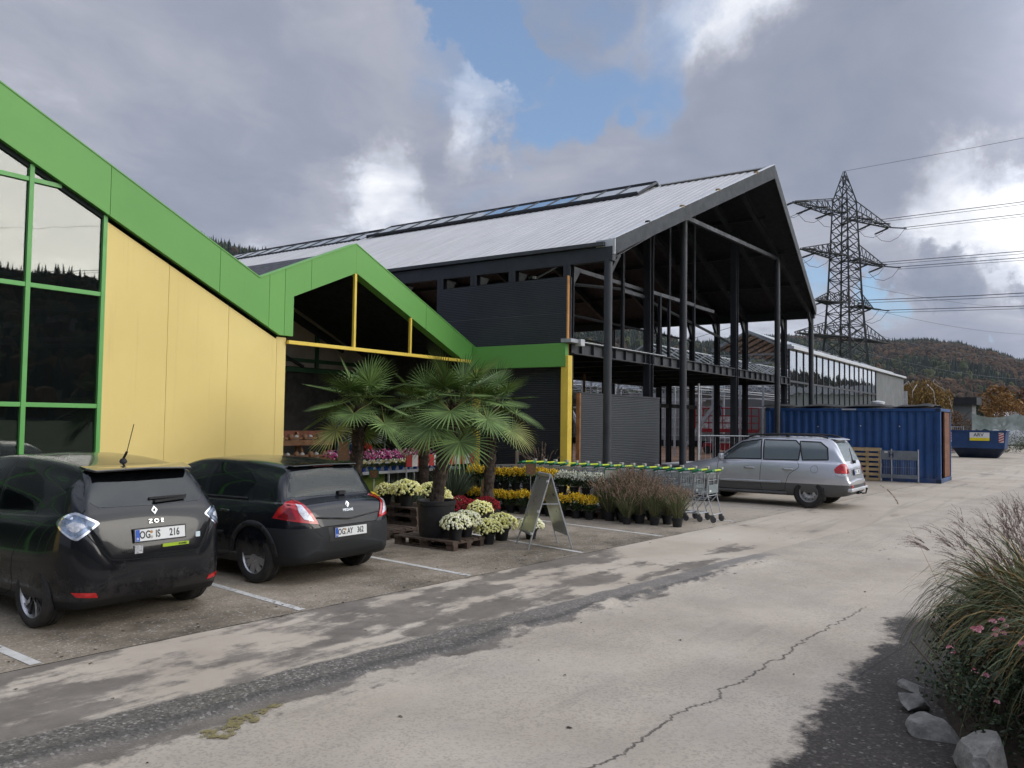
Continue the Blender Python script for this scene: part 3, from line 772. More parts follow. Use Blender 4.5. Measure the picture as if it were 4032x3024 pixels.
for x in mull: mb.box((x-0.035, 0.06, 0.2), (x+0.035, 0.16, topg(x)+0.02), GREENF)
mb.split('mullion', gc, 1, bevel=0.004)
mb = MB()
for z in hs[:4]:
    for a, b_ in zip(mull[1:], mull):
        xe = b_-0.035
        if z > topg(xe): xe = a + (b_-a)*(topg(a)-z)/(topg(a)-topg(b_))
        if z < topg(a): mb.box((a+0.035, 0.07, z-0.035), (xe, 0.15, z+0.035), GREENF)
mb.split('transom', gc, 1, bevel=0.004)
mb = MB(); mb.box((-7.2, 0.06, 0), (7.2, 0.3, 0.2), CONCR); gbuild(mb, 'plinth')
mb = MB(); mb.prism([(-7.2, 0.5, 0), (-2.3, 0.5, 0), (-2.3, 0.5, 6.0), (-7.2, 0.5, 3.9)], (0, 0.1, 0), YELLOW); gbuild(mb, 'wall_panel')
# pitched roofs behind the fascia
mb = MB()
for (p, q) in ((top[0], top[1]), (top[1], top[2]), (top[2], top[3]), (top[3], top[4])):
    mb.prism([(p[0], 0.26, p[1]-0.12), (q[0], 0.26, q[1]-0.12), (q[0], 0.26, q[1]-0.24), (p[0], 0.26, p[1]-0.24)], (0, 14, 0), STEELD)
gbuild(mb, 'roof')
# entrance recess
mb = MB()
yi = 3.85
mb.prism([(10.96, yi, 3.30), (16.95, yi, 3.30), (16.95, yi, 3.7), (12.75, yi, 5.5), (10.96, yi, 4.7)], (0, 0.1, 0), BROWNIN)
gbuild(mb, 'inner_gable')
mb = MB()
mb.box((10.95, yi-0.02, 3.42), (17, yi+0.06, 3.52), DGREEN); mb.box((10.95, yi-0.03, 3.16), (17, yi+0.05, 3.28), DGREEN)
for x in (12.3, 13.65, 15.08): mb.box((x-0.05, yi-0.06, 3.3), (x+0.05, yi, 4.9 if x < 14 else 4.2), DGREEN)
for x in (11.0, 12.3, 13.65): mb.box((x-0.03, yi-0.06, 0.06), (x+0.03, yi, 3.2), GREENF)
mb.box((10.97, yi-0.055, 1.97), (13.62, yi-0.005, 2.04), GREENF)
mb.beam((11.5, yi-0.07, 4.55), (14.6, yi-0.07, 3.3), 0.05, 0.06, STEELD); mb.beam((12.6, yi-0.07, 5.3), (16.0, yi-0.07, 3.85), 0.06, 0.2, STEELD)
gbuild(mb, 'inner_frame')
mb = MB()
for x0, x1 in ((11.03, 12.27), (12.33, 13.62)): mb.box((x0, yi-0.04, 0.1), (x1, yi-0.02, 1.96), GLASS); mb.box((x0, yi-0.04, 2.05), (x1, yi-0.02, 3.15), GLASS)
mb.split('shop_window', gc)
mb = MB()
mb.tube([(11.2, 3.0, 2.9), (12.4, 3.0, 2.98)], 0.03, GALV); mb.tube([(11.0, 2.2, 2.78), (12.6, 2.2, 2.84)], 0.03, GALV); mb.split('handrail', gc)
mb = MB()
mb.beam((10.95, 0.03, 3.48), (16.9, 0.03, 3.48), 0.07, 0.075, YELPOST); gbuild(mb, 'canopy_bar', bevel=0.005)
mb = MB()
mb.box((12.73, 0.0, 3.52), (12.79, 0.06, 5.14), YELPOST); mb.box((14.55, 0.0, 3.52), (14.60, 0.06, 4.36), YELPOST); mb.split('canopy_strut', gc)
for (x, y, w, z) in ((16.98, -0.12, 0.17, 3.28), (17.05, -2.80, 0.20, 3.55)):
    mb = MB(); mb.box((x-w/2, y-w/2, 0), (x+w/2, y+w/2, z), YELPOST); gbuild(mb, 'post', bevel=0.006)
mb = MB(); mb.box((16.9, -3.0, 3.86), (17.45, -2.72, 3.95), GALV); mb.box((17.28, -3.06, 3.80), (17.46, -2.9, 3.96), TRIML); gbuild(mb, 'gutter')
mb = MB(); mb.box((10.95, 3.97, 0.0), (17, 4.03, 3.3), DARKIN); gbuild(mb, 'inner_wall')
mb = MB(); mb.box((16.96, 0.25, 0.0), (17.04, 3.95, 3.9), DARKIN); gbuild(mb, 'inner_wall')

# ------------------------------------------------------------------ steel hall under construction
XE, XW, XM = 17.35, 34.6, 25.98
hall = thing('steel_hall', 'unfinished anthracite steel hall with pale sheet roof and open gable', 'hall', (XM, 9.45, 0))
def hb(mb, name, **k):
    o = mb.build(name, hall, **k); o.location = (-XM, -9.45, 0); return o
ZE, ZR, ZW = 6.25, 10.1, 6.75        # near eave, ridge, far eave
slope = (ZR-ZE)/(XM-XE)
slw = (ZR-ZW)/(XW-XM)
def rz_(x): return ZR - (XM-x)*slope if x < XM else ZR - (x-XM)*slw
YB = 36.5
ygab = lambda x: 8.23 + (9.30-8.23)*abs(x-XM)/(XM-XE)     # the verge sweeps forward to the ridge
# corrugated roof sheets (trapezoidal ribs running down the slope)
def roof_side(sgn):
    mb = MB(); mb.fixn = False; vs = []; fs = []; y = 8.2; prof = []
    pitch = 0.25
    while y < YB: prof += [(y, 0), (y+0.12, 0), (y+0.155, 0.022), (y+0.215, 0.022)]; y += pitch
    xe = XE-0.02 if sgn < 0 else XW+0.02
    k = 0
    for (y, dz) in prof:
        # start of the sheet at this y: clipped by the raked verge
        if y < 9.30: f = (y-8.23)/(9.30-8.23); f = max(0, min(1, f)); xl = XM + (xe-XM)*f
        else: xl = xe
        vs += [(XM, y, ZR+dz), (xl, y, rz_(xl)+dz)]
    n = len(prof)
    for i in range(n-1): fs.append((2*i, 2*i+1, 2*i+3, 2*i+2))
    mb.add(vs, fs, ROOFM)
    # raked verge triangle closing
    return mb
for sgn in (-1, 1): hb(roof_side(sgn), 'roof_sheet')
mb = MB()   # deck below the sheets (dark soffit)
for sgn, xe in ((-1, XE), (1, XW)):
    ze = ZE if sgn < 0 else ZW; p = [(XM, 8.25, ZR-0.02), (xe, 9.32, ze-0.02), (xe, YB, ze-0.02), (XM, YB, ZR-0.02)]
    mb.prism(p, (0, 0, -0.10), STEELD)
hb(mb, 'soffit')
mb = MB()
for sgn, xe in ((-1, XE-0.06), (1, XW+0.06)):
    a, b_ = Vector((XM, 8.20, ZR-0.10)), Vector((xe, 9.26, (ZE if sgn < 0 else ZW)-0.10))
    mb.prism([a+Vector((0, 0, 0.19)), b_+Vector((0, 0, 0.17)), b_+Vector((0, 0, -0.20)), a+Vector((0, 0, -0.24))], (0, 0.03, 0), TRIM)
    mb.prism([a+Vector((0, 0, 0.192)), b_+Vector((0, 0, 0.172)), b_+Vector((0, 0.16, 0.172)), a+Vector((0, 0.16, 0.192))], (0, 0, 0.012), TRIML)
hb(mb, 'verge_trim')
mb = MB(); mb.box((XE-0.075, 9.24, ZE-0.3), (XE-0.045, 9.75, ZE+0.06), TRIML); mb.box((XW+0.045, 9.24, ZW-0.3), (XW+0.075, 9.6, ZW+0.06), TRIML); mb.split('verge_end', hall, 1, (-XM, -9.45, 0))
mb = MB()
for f in (0.17, 0.36, 0.585, 0.86): 
    x = XE+(XM-XE)*f; y = ygab(x); mb.tube([(x, y+0.02, rz_(x)+0.06), (x, y+0.02, rz_(x)+0.13)], 0.07, MARKR if f > 0.3 else STEELD, 10)
mb.split('rib_closer', hall, 1, (-XM, -9.45, 0))
# ridge capping and skylights along the ridge
mb = MB(); mb.beam((XM, 8.3, ZR+0.02), (XM, 12.1, ZR+0.02), 0.26, 0.03, ROOFM); hb(mb, 'ridge_cap')
def skylight(y0, y1, h, mframe, gap):
    mb = MB(); g = MB(); w = 1.45; n = round((y1-y0)/gap)
    for i in range(n+1):
        y = y0 + (y1-y0)*i/n
        for s in (-1, 1): mb.beam((XM, y, ZR+h+0.09), (XM+s*w, y, rz_(XM+s*w)+h), 0.055, 0.07, mframe)
        if i < n:
            for s in (-1, 1):
                y2 = y0+(y1-y0)*(i+1)/n
                g.prism([(XM, y+0.03, ZR+h+0.09), (XM+s*w, y+0.03, rz_(XM+s*w)+h), (XM+s*w, y2-0.03, rz_(XM+s*w)+h), (XM, y2-0.03, ZR+h+0.09)], (0, 0, 0.014), SKYL)
    mb.beam((XM, y0, ZR+h+0.12), (XM, y1, ZR+h+0.10), 0.06, 0.05, mframe)
    for s in (-1, 1): mb.beam((XM+s*w, y0, rz_(XM+w)+h-0.03), (XM+s*w, y1, rz_(XM+w)+h-0.01), 0.05, 0.06, mframe); mb.beam((XM+s*(w+0.02), y0, rz_(XM+w)+h-0.10), (XM+s*(w+0.02), y1, rz_(XM+w)+h-0.055), 0.04, 0.06, STEELD)
    o = hb(mb, 'skylight'); p = g.build('skylight_glass', o)
skylight(12.3, 24.8, 0.07, STEEL, 0.95)
skylight(25.2, 36.3, -0.01, STEEL, 0.95)
# eave beams, purlins, rafters
mb = MB()
for x, ze in ((XE, ZE), (XW, ZW)): mb.beam((x, 9.3, ze-0.28), (x, YB, ze-0.28), 0.16, 0.34, STEEL)
mb.split('eave_beam', hall, 1, (-XM, -9.45, 0))
mb = MB()
for x, ze in ((XE-0.1, ZE), (XW+0.1, ZW)): mb.beam((x, 9.5, ze-0.04), (x, YB, ze-0.04), 0.12, 0.09, TRIM)
mb.split('eave_gutter', hall, 1, (-XM, -9.45, 0))
frames = [9.45, 10.55, 12.2, 13.45, 14.6, 16.2, 18.6, 21.5, 24.5, 27.5, 30.5, 33.5, 36.3]
mb = MB()
for y in frames:
    for s, xe in ((-1, XE), (1, XW)): mb.ibeam((XM, y, ZR-0.27), (xe, y, (ZE if s < 0 else ZW)-0.27), 0.14, 0.28, STEEL)
mb.split('rafter', hall, 3, (-XM, -9.45, 0))
mb = MB()
for f in (0.25, 0.5, 0.75):
    for s, xe in ((-1, XE), (1, XW)):
        x = XM+(xe-XM)*f; mb.beam((x, 9.2, rz_(x)-0.17), (x, YB, rz_(x)-0.17), 0.06, 0.12, STEEL)
mb.split('purlin', hall, 1, (-XM, -9.45, 0))
mb = MB(); mb.beam((21.9, 9.45, 7.80), (30.2, 9.45, 8.02), 0.10, 0.12, STEEL); hb(mb, 'collar_beam')
mb = MB()
mb.tube([(XE, 10.55, 5.5), (18.2, 12.2, 5.7), (XE, 14.6, 5.5)], 0.035, GALV, 6); mb.tube([(18.2, 12.2, 5.7), (18.6, 11.0, 6.35)], 0.03, GALV, 6); mb.tube([(18.2, 12.2, 5.7), (23.6, 12.2, 6.2), (XW-1, 12.2, 5.2)], 0.05, STEEL, 6); mb.tube([(17.5, 10.6, 5.45), (18.1, 12.2, 5.7)], .04, GALV, 6)
mb.lathe([(0, -0.1), (0.12, -0.1), (0.12, 0.1), (0, 0.1)], GALV, 10, c=(18.2, 12.2, 5.7))
for y in (14.6, 18.6): mb.tube([(XE+.2, y, 5.6), (XW-.2, y, 5.6)], 0.045, STEEL, 6)
hb(mb, 'tie_rod')
# porch columns: round
for x, zt in ((XE, ZE-0.4), (21.76, 7.78), (30.2, 8.05), (XW, ZW-0.4)):
    mb = MB(); mb.tube([(x, 9.45, -0.05), (x, 9.45, zt)], 0.10, STEEL, 20); mb.box((x-.16, 9.29, 0.0), (x+.16, 9.61, 0.03), STEEL)
    if x in (XE, XW): s = 1 if x == XE else -1; mb.beam((x+s*0.02, 9.45, zt-0.35), (x+s*0.5, 9.45, zt+0.2), 0.1, 0.1, STEELD)
    hb(mb, 'round_column', smooth=False, autos=35)
# side and gable frame columns: H sections
def hcol(x, y, z0, z1, w=0.2, name='column', brace=0):
    mb = MB(); mb.box((x-w/2, y-w/2, z0), (x-w/2+0.016, y+w/2, z1), STEEL); mb.box((x+w/2-0.016, y-w/2, z0), (x+w/2, y+w/2, z1), STEEL); mb.box((x-w/2, y-0.006, z0), (x+w/2, y+0.006, z1), STEEL)
    mb.box((x-w/2-.04, y-w/2-.04, z0), (x+w/2+.04, y+w/2+.04, z0+0.03), STEEL)
    if brace: mb.prism([(x+brace*0.1, y-0.05, z1-0.55), (x+brace*0.55, y-0.05, z1), (x+brace*0.1, y-0.05, z1)], (0, 0.1, 0), STEEL)
    hb(mb, name)
for y in frames[1:]:
    hcol(XE, y, 0, ZE-0.45, brace=1); hcol(XW, y, 0, ZW-0.45, brace=-1)
    if y > 20: continue
for x in (21.5, 28.4): hcol(x, 10.4, 0, rz_(x)-0.4, 0.22)
for x, z1 in ((20.1, rz_(20.1)-.4), (22.45, 5.8), (23.1, rz_(23.1)-.4), (24.0, 5.55), (25.0, rz_(25)-.4)):
    hcol(x, 10.5, 3.9, z1, 0.08, 'stud')
mb = MB()
mb.beam((20.15, 10.5, 5.55), (21.4, 10.5, 5.55), 0.08, 0.1, STEEL); mb.beam((21.6, 10.5, 5.75), (24.95, 10.5, 5.75), 0.08, 0.1, STEEL)
mb.beam((17.4, 10.55, 5.75), (26.8, 10.55, 5.75), 0.06, 0.10, STEEL)
mb.split('girt', hall, 1, (-XM, -9.45, 0))
# upper floor: edge beam and deck
mb = MB(); mb.ibeam((XE-0.1, 10.4, 3.76), (XW+0.05, 10.4, 3.76), 0.16, 0.30, STEEL, t=0.022)
for i in range(30): x = XE+0.3+i*0.585; mb.box((x-0.008, 10.32, 3.63), (x+0.008, 10.48, 3.89), STEEL)
hb(mb, 'floor_beam')
mb = MB()
for x in (XE, XW): mb.ibeam((x, 10.5, 3.76), (x, 16.2, 3.76), 0.16, 0.3, STEEL)
for x in (19.6, 21.5, 24, 26.3, 28.4, 31): mb.ibeam((x, 10.5, 3.7), (x, 16.2, 3.7), 0.12, 0.2, STEEL)
mb.ibeam((XE, 16.2, 3.7), (XW, 16.2, 3.7), 0.16, 0.3, STEEL)
mb.split('joist', hall, 3, (-XM, -9.45, 0))
mb = MB(); mb.box((XE+.1, 10.5, 3.81), (XW-.1, 16.2, 3.93), STEELD); hb(mb, 'floor_deck')
mb = MB(); mb.box((XE+.1, 10.28, 3.912), (22.5, 10.42, 3.93), TRIML); hb(mb, 'floor_edge')
for x in (19.3, 23.0, 26.1, 31.5):
    for y in (14.3,): hcol(x, y, 0, 3.6, 0.18)
mb = MB(); mb.beam((22.5, 14.3, 2.65), (XW-.3, 14.3, 2.65), 0.12, 0.16, STEELD); mb.beam((20.1, 14.3, 2.5), (22.5, 14.3, 2.5), 0.08, 0.08, STEELD)
mb.tube([(24.6, 14.3, 0), (24.6, 14.3, 3.6)], 0.04, BATTEN, 6)
mb.beam((21.3, 12.5, 0.35), (27, 12.5, 0.35), 0.05, 0.07, STEELD)
hb(mb, 'door_frame')
# wall panels
mb = MB(); mb.box((XE-0.18, 10.49, 0.0), (XE-0.11, 14.55, 5.50), SANDW); o1 = hb(mb, 'wall_panel')
mb = MB(); mb.box((XE-0.185, 10.455, 0.0), (XE-0.11, 10.488, 5.52), CORE); mb.box((XE-0.08, 10.44, 0.0), (XE-0.03, 10.47, 5.5), STEELD); hb(mb, 'panel_edge')
mb = MB(); mb.box((17.37, 10.18, 0.0), (21.8, 10.27, 2.64), SANDW); hb(mb, 'wall_panel')
mb = MB(); mb.box((17.30, 10.175, 0.0), (17.368, 10.275, 2.66), BATTEN); mb.box((17.37, 10.17, 2.642), (21.81, 10.28, 2.68), STEEL); hb(mb, 'panel_edge')

# ------------------------------------------------------------------ galvanised greenhouse skeleton behind the hall
GREYW = mat('greenhouse_film_wall', (0.46, 0.46, 0.45), 0.7, var=0.22, vs=0.5)
WHT = mat('white_rail', (0.62, 0.63, 0.63), 0.5, var=0.08)
GLROOF = glassmat('greenhouse_roof_glass', tint=(0.3, 0.36, 0.42), refl=0.32, trans=0.35, wob=0.05)
gh = thing('greenhouse_frame', 'bare galvanised greenhouse skeleton seen through the open hall', 'greenhouse', (50, 24, 0))
def gb(mb, name, **k):
    o = mb.build(name, gh, **k); o.location = (-50, -24, 0); return o
mb = MB()
bays = [16.5 + 4.0*i for i in range(7)]
for x in frange(38, 66, 4.0):
    for y in bays: mb.box((x-0.05, y-0.05, 0), (x+0.05, y+0.05, 4.7), GALV)
mb.split('post', gh, 1, (-50, -24, 0))
mb = MB()
for x in frange(38, 66, 4.0):
    for y in bays[:-1]:
        mb.beam((x, y, 4.75), (x, y+2.0, 5.95), 0.05, 0.07, GALV); mb.beam((x, y+2, 5.95), (x, y+4, 4.75), 0.05, 0.07, GALV)
        mb.beam((x, y, 4.70), (x, y+4, 4.70), 0.06, 0.06, GALV); mb.beam((x, y, 4.20), (x, y+4, 4.20), 0.05, 0.05, GALV)
        for k in range(4): mb.beam((x, y+k, 4.20), (x, y+k+0.5, 4.70), 0.03, 0.03, GALV); mb.beam((x, y+k+0.5, 4.70), (x, y+k+1, 4.20), 0.03, 0.03, GALV)
mb.split('truss', gh, 72, (-50, -24, 0))
mb = MB()
for y in bays: mb.beam((38, y, 4.78), (66, y, 4.78), 0.14, 0.10, GALV)
for y in bays[:-1]: mb.beam((38, y+2, 5.97), (66, y+2, 5.97), 0.06, 0.06, GALV)
for y in bays[:-1]:
    for k in range(29):
        x = 38+k; mb.beam((x, y, 4.80), (x, y+2, 5.98), 0.025, 0.03, WHT); 
        if k % 2 == 0: mb.beam((x, y+4, 4.80), (x, y+2, 5.98), 0.025, 0.03, WHT)
gb(mb, 'glazing_bar')
mb = MB()
for y in (bays[2], bays[4], bays[5]):
    mb.prism([(46, y+4, 4.83), (66, y+4, 4.83), (66, y+2, 6.02), (46, y+2, 6.02)], (0, 0, 0.012), GLROOF); mb.prism([(46, y, 4.83), (66, y, 4.83), (66, y+2, 6.02), (46, y+2, 6.02)], (0, 0, 0.012), GLROOF)
gb(mb, 'roof_glass')
mb = MB()
mb.box((44, 41.0, 0), (66, 41.1, 4.5), GREYW); mb.box((66, 11.2, 0.0), (66.1, 41, 4.5), GREYW)
mb.split('end_wall', gh, 1, (-50, -24, 0))
mb = MB()
for z in (0.9, 1.6, 2.4, 3.2, 3.9): mb.beam((65.9, 11.3, z), (65.9, 41, z), 0.05, 0.08, WHT)
for y in frange(11.5, 41, 1.5): mb.beam((65.92, y, 0), (65.92, y, 4.5), 0.04, 0.05, GALV)
mb.box((65.5, 11.3, 0.0), (65.9, 41, 0.5), STEELD)
gb(mb, 'wall_rail')
mb = MB()
for i, z in enumerate((3.5, 3.85, 4.1)): mb.beam((40, 17+i, z), (66, 17+i, z), 0.05, 0.05, WHT)
for (a, b_) in (((47, 19, 3.3), (47, 41, 3.3)), ((52, 17, 3.0), (52, 41, 3.0)), ((56, 17, 3.7), (56, 41, 3.7))): mb.beam(a, b_, 0.07, 0.07, WHT)
mb.split('heating_pipe', gh, 1, (-50, -24, 0))
for (p, q) in (((48, 21.0, 0.1), (48, 18.2, 3.9)), ((44.5, 25.3, 0.1), (44.5, 27.5, 3.9))):
    mb = MB(); mb.beam(p, q, 0.2, 0.10, GALV, up=(1, 0, 0)); gb(mb, 'stair_stringer')

# ------------------------------------------------------------------ glasshouse beyond the container
gl = thing('glasshouse', 'long reflecting glasshouse front ending in a plain grey wall', 'greenhouse', (50, 11, 0))
def lb_(mb, name, **k):
    o = mb.build(name, gl, **k); o.location = (-50, -11, 0); return o
XA, XB, XC = 36.9, 54.5, 63.4
GREYP = mat('grey_facade_panel', (0.15, 0.157, 0.157), 0.65, var=0.06, vs=0.6)
for i in range(16):
    x0, x1 = XA+(XB-XA)*i/16, XA+(XB-XA)*(i+1)/16
    mb = MB(); mb.box((x0+0.04, 11.02, 3.92), (x1-0.04, 11.04, 5.28), GLASS2); mb.box((x0+0.04, 11.02, 0.3), (x1-0.04, 11.04, 3.84), GLASS2); lb_(mb, 'window_pane')
mb = MB()
for i in range(17): x = XA+(XB-XA)*i/16; mb.box((x-0.03, 10.985, 0), (x+0.03, 11.06, 5.30), STEEL)
mb.split('mullion', gl, 1, (-50, -11, 0)); mb = MB(); mb.box((XA, 10.99, 3.84), (XB, 11.05, 3.92), STEEL); mb.box((XA, 10.98, 0), (XB, 11.05, 0.3), STEEL)
mb.split('transom', gl, 1, (-50, -11, 0))
mb = MB(); mb.box((XB+.05, 10.98, 0), (XC, 11.1, 5.30), GREYP); mb.box((XC-.1, 11.1, 0), (XC, 24, 5.3), GREYP); mb.split('wall_panel', gl, 1, (-50, -11, 0))
mb = MB(); mb.box((XA-.05, 10.80, 5.30), (XC+.03, 11.12, 5.42), TRIML); mb.box((XA-.05, 10.9, 5.42), (XC-4, 11.3, 5.50), TRIML); lb_(mb, 'gutter')
mb = MB(); mb.fixn = False
for x0 in frange(XA, 58, 1.1):
    mb.beam((x0, 11.2, 5.5), (x0, 12.9, 6.2), 0.03, 0.05, GALV); mb.beam((x0, 12.9, 6.2), (x0, 14.6, 5.4), 0.03, 0.05, GALV)
lb_(mb, 'glazing_bar')
mb = MB(); mb.prism([(XA, 11.2, 5.52), (XC-4, 11.2, 5.52), (XC-4, 12.9, 6.22), (XA, 12.9, 6.22)], (0, 0, 0.014), GLROOF); mb.prism([(XA, 14.6, 5.42), (XC-4, 14.6, 5.42), (XC-4, 12.9, 6.22), (XA, 12.9, 6.22)], (0, 0, 0.014), GLROOF); mb.split('roof_glass', gl, 1, (-50, -11, 0))
mb = MB(); mb.beam((XA, 11.1, 5.3), (XA, 12.9, 6.15), 0.08, 0.08, GALV); mb.beam((XA, 12.9, 6.15), (XA, 14.6, 5.3), 0.08, 0.08, GALV); mb.beam((XA, 11.1, 5.1), (XA, 14.6, 5.1), 0.06, 0.06, GALV); mb.beam((XA, 11.1, 4.7), (XA, 14.6, 4.7), 0.06, 0.06, GALV)
for k in range(4): mb.beam((XA, 11.1+k*.9, 4.7), (XA, 11.55+k*.9, 5.1), 0.03, 0.03, GALV); mb.beam((XA, 11.55+k*.9, 5.1), (XA, 12+k*.9, 4.7), 0.03, 0.03, GALV)
lb_(mb, 'truss')

# hall on the other side of the road, seen only as a reflection
oh = thing('roadside_hall', 'long pale hall across the road mirrored in the glasshouse panes', 'hall', (96, -6, 0))
mb = MB(); mb.box((0, -16, 0), (14, 8.6, 5.4), mat('cream_cladding', (0.62, 0.60, 0.55), 0.6, var=0.08)); mb.build('wall', oh)
mb = MB(); mb.prism([(-0.3, -16.3, 5.4), (14.3, -16.3, 5.4), (7, -16.3, 6.6)], (0, 25.2, 0), mat('slate_roof', (0.1, 0.1, 0.11), 0.7)); mb.build('roof', oh)
for i in range(5):
    mb = MB(); mb.box((-0.05, -14+i*4.4, 1.4), (0.0, -12.5+i*4.4, 2.8), STEELD); mb.build('window', oh)
# small flat-roofed shed beyond the container
sh = thing('flat_roofed_shed', 'low shed with black flat roof edge right of the willow', 'shed', (84, 10.4, 0))
mb = MB(); mb.box((-1.5, -1.6, 0), (1.5, 1.6, 3.9), GREYP); mb.build('wall', sh)
mb = MB(); mb.box((-1.9, -2.0, 3.9), (1.9, 2.0, 4.55), STEELD); mb.build('roof', sh)
mb = MB(); mb.box((-1.9, 0.3, 4.55), (1.0, 2.9, 4.68), TRIML); mb.build('roof_edge', sh)
# ------------------------------------------------------------------ cars
def f_paint(base, rough=0.28, metal=0.0, low=None, zlow=0.0, dust=0.25, xr=None, coat=1.0):
    def fn(t, co, b):
        O = t.coord('Object'); x, y, z = t.sep(O)
        n = t.noise(O, 2.2, 6, 0.65)
        c = t.ramp(n, ((0.3, tuple(v*0.92 for v in base)), (0.7, tuple(min(1, v*1.06) for v in base))))
        grime = (t.noise(O, 5.0, 7, 0.75) + z.ss(0.75, 0.15)*0.28).ss(0.60, 0.85)
        c = t.mix(grime*dust, c, (0.20, 0.18, 0.15))
        b.inputs['Metallic'].default_value = metal
        r = grime*0.30 + rough; ct = 1.0 - grime*0.5
        if low:
            m = (z*-1.0 + zlow).ss(-0.004, 0.004)
            if xr: m = m*((x - xr).ss(0.004, -0.004))
            c = t.mix(m, c, low); r = r*(1-m) + m*0.62; ct = ct*(1-m)
        t.nt.links.new(r.s, b.inputs['Roughness']); t.nt.links.new((ct*coat).s, b.inputs['Coat Weight'])
        b.inputs['Coat Roughness'].default_value = 0.05; b.inputs['Specular IOR Level'].default_value = 0.25
        return c
    return fn
RUBBER = mat('tyre_rubber', (0.022, 0.021, 0.020), 0.85, var=0.25, vs=7, bump=0.3, bs=40, dirt=0.25)
ARCH = mat('wheel_arch_black', (0.006, 0.006, 0.006), 0.95)
PLAS = mat('black_plastic', (0.018, 0.018, 0.019), 0.6, var=0.15, bump=0.1, bs=120)
GLOSSB = mat('gloss_black', (0.008, 0.008, 0.010), 0.15, coat=1.0)
ALLOY = mat('alloy_silver', (0.42, 0.42, 0.43), 0.32, 0.7, var=0.1, vs=6, dirt=0.3)
ALLOYD = mat('alloy_dark', (0.05, 0.05, 0.055), 0.4, 0.5, var=0.1, vs=6)
STEELW = mat('painted_steel_wheel', (0.40, 0.40, 0.40), 0.42, 0.5, var=0.15, vs=6, dirt=0.35)
CHROME = mat('chrome', (0.75, 0.76, 0.78), 0.1, 1.0, var=0.04)
SEATM = mat('seat_cloth', (0.035, 0.035, 0.038), 0.9, var=0.2, vs=9)
SEATG = mat('seat_cloth_grey', (0.22, 0.21, 0.20), 0.9, var=0.2, vs=9)
RED = mat('red_lens', (0.45, 0.008, 0.010), 0.12, coat=1.0, var=0.25, vs=14)
REDD = mat('dark_red_lens', (0.20, 0.004, 0.006), 0.12, coat=1.0, var=0.3, vs=18)
CLEAR = mat('clear_lens', (0.55, 0.56, 0.60), 0.12, 0.25, coat=1.0, var=0.35, vs=26)
BLUELENS = mat('bluish_lens', (0.22, 0.28, 0.38), 0.1, 0.3, coat=1.0, var=0.5, vs=16)
PLATEW = mat('plate_white', (0.72, 0.72, 0.70), 0.35, var=0.03)
PLATEB = mat('plate_blue', (0.02, 0.09, 0.42), 0.35, var=0.03)
INK = mat('plate_ink', (0.012, 0.012, 0.013), 0.5)
CARGLASS = glassmat('car_glass', tint=(0.008, 0.009, 0.010), fk=0.5, refl=0.03, trans=0.72, wob=0.0)
CARGLASSD = glassmat('dark_car_glass', tint=(0.004, 0.005, 0.006), fk=0.35, refl=0.03, trans=0.55, wob=0.0)

def cr(p0, p1, p2, p3, t):
    return 0.5*((2*p1) + (-p0+p2)*t + (2*p0-5*p1+4*p2-p3)*t*t + (-p0+3*p1-3*p2+p3)*t**3)
def pchip(xs, ys, x):
    n = len(xs)
    if x <= xs[0]: return ys[0]
    if x >= xs[-1]: return ys[-1]
    i = max(j for j in range(n-1) if xs[j] <= x)
    h = [xs[j+1]-xs[j] for j in range(n-1)]; d = [(ys[j+1]-ys[j])/h[j] for j in range(n-1)]
    def m(j):
        if j == 0: return d[0]
        if j == n-1: return d[-1]
        if d[j-1]*d[j] <= 0: return 0
        w1, w2 = 2*h[j]+h[j-1], h[j]+2*h[j-1]
        return (w1+w2)/(w1/d[j-1]+w2/d[j])
    t = (x-xs[i])/h[i]; a, b = m(i), m(i+1)
    return ys[i]*(2*t**3-3*t*t+1) + h[i]*a*(t**3-2*t*t+t) + ys[i+1]*(-2*t**3+3*t*t) + h[i]*b*(t**3-t*t)

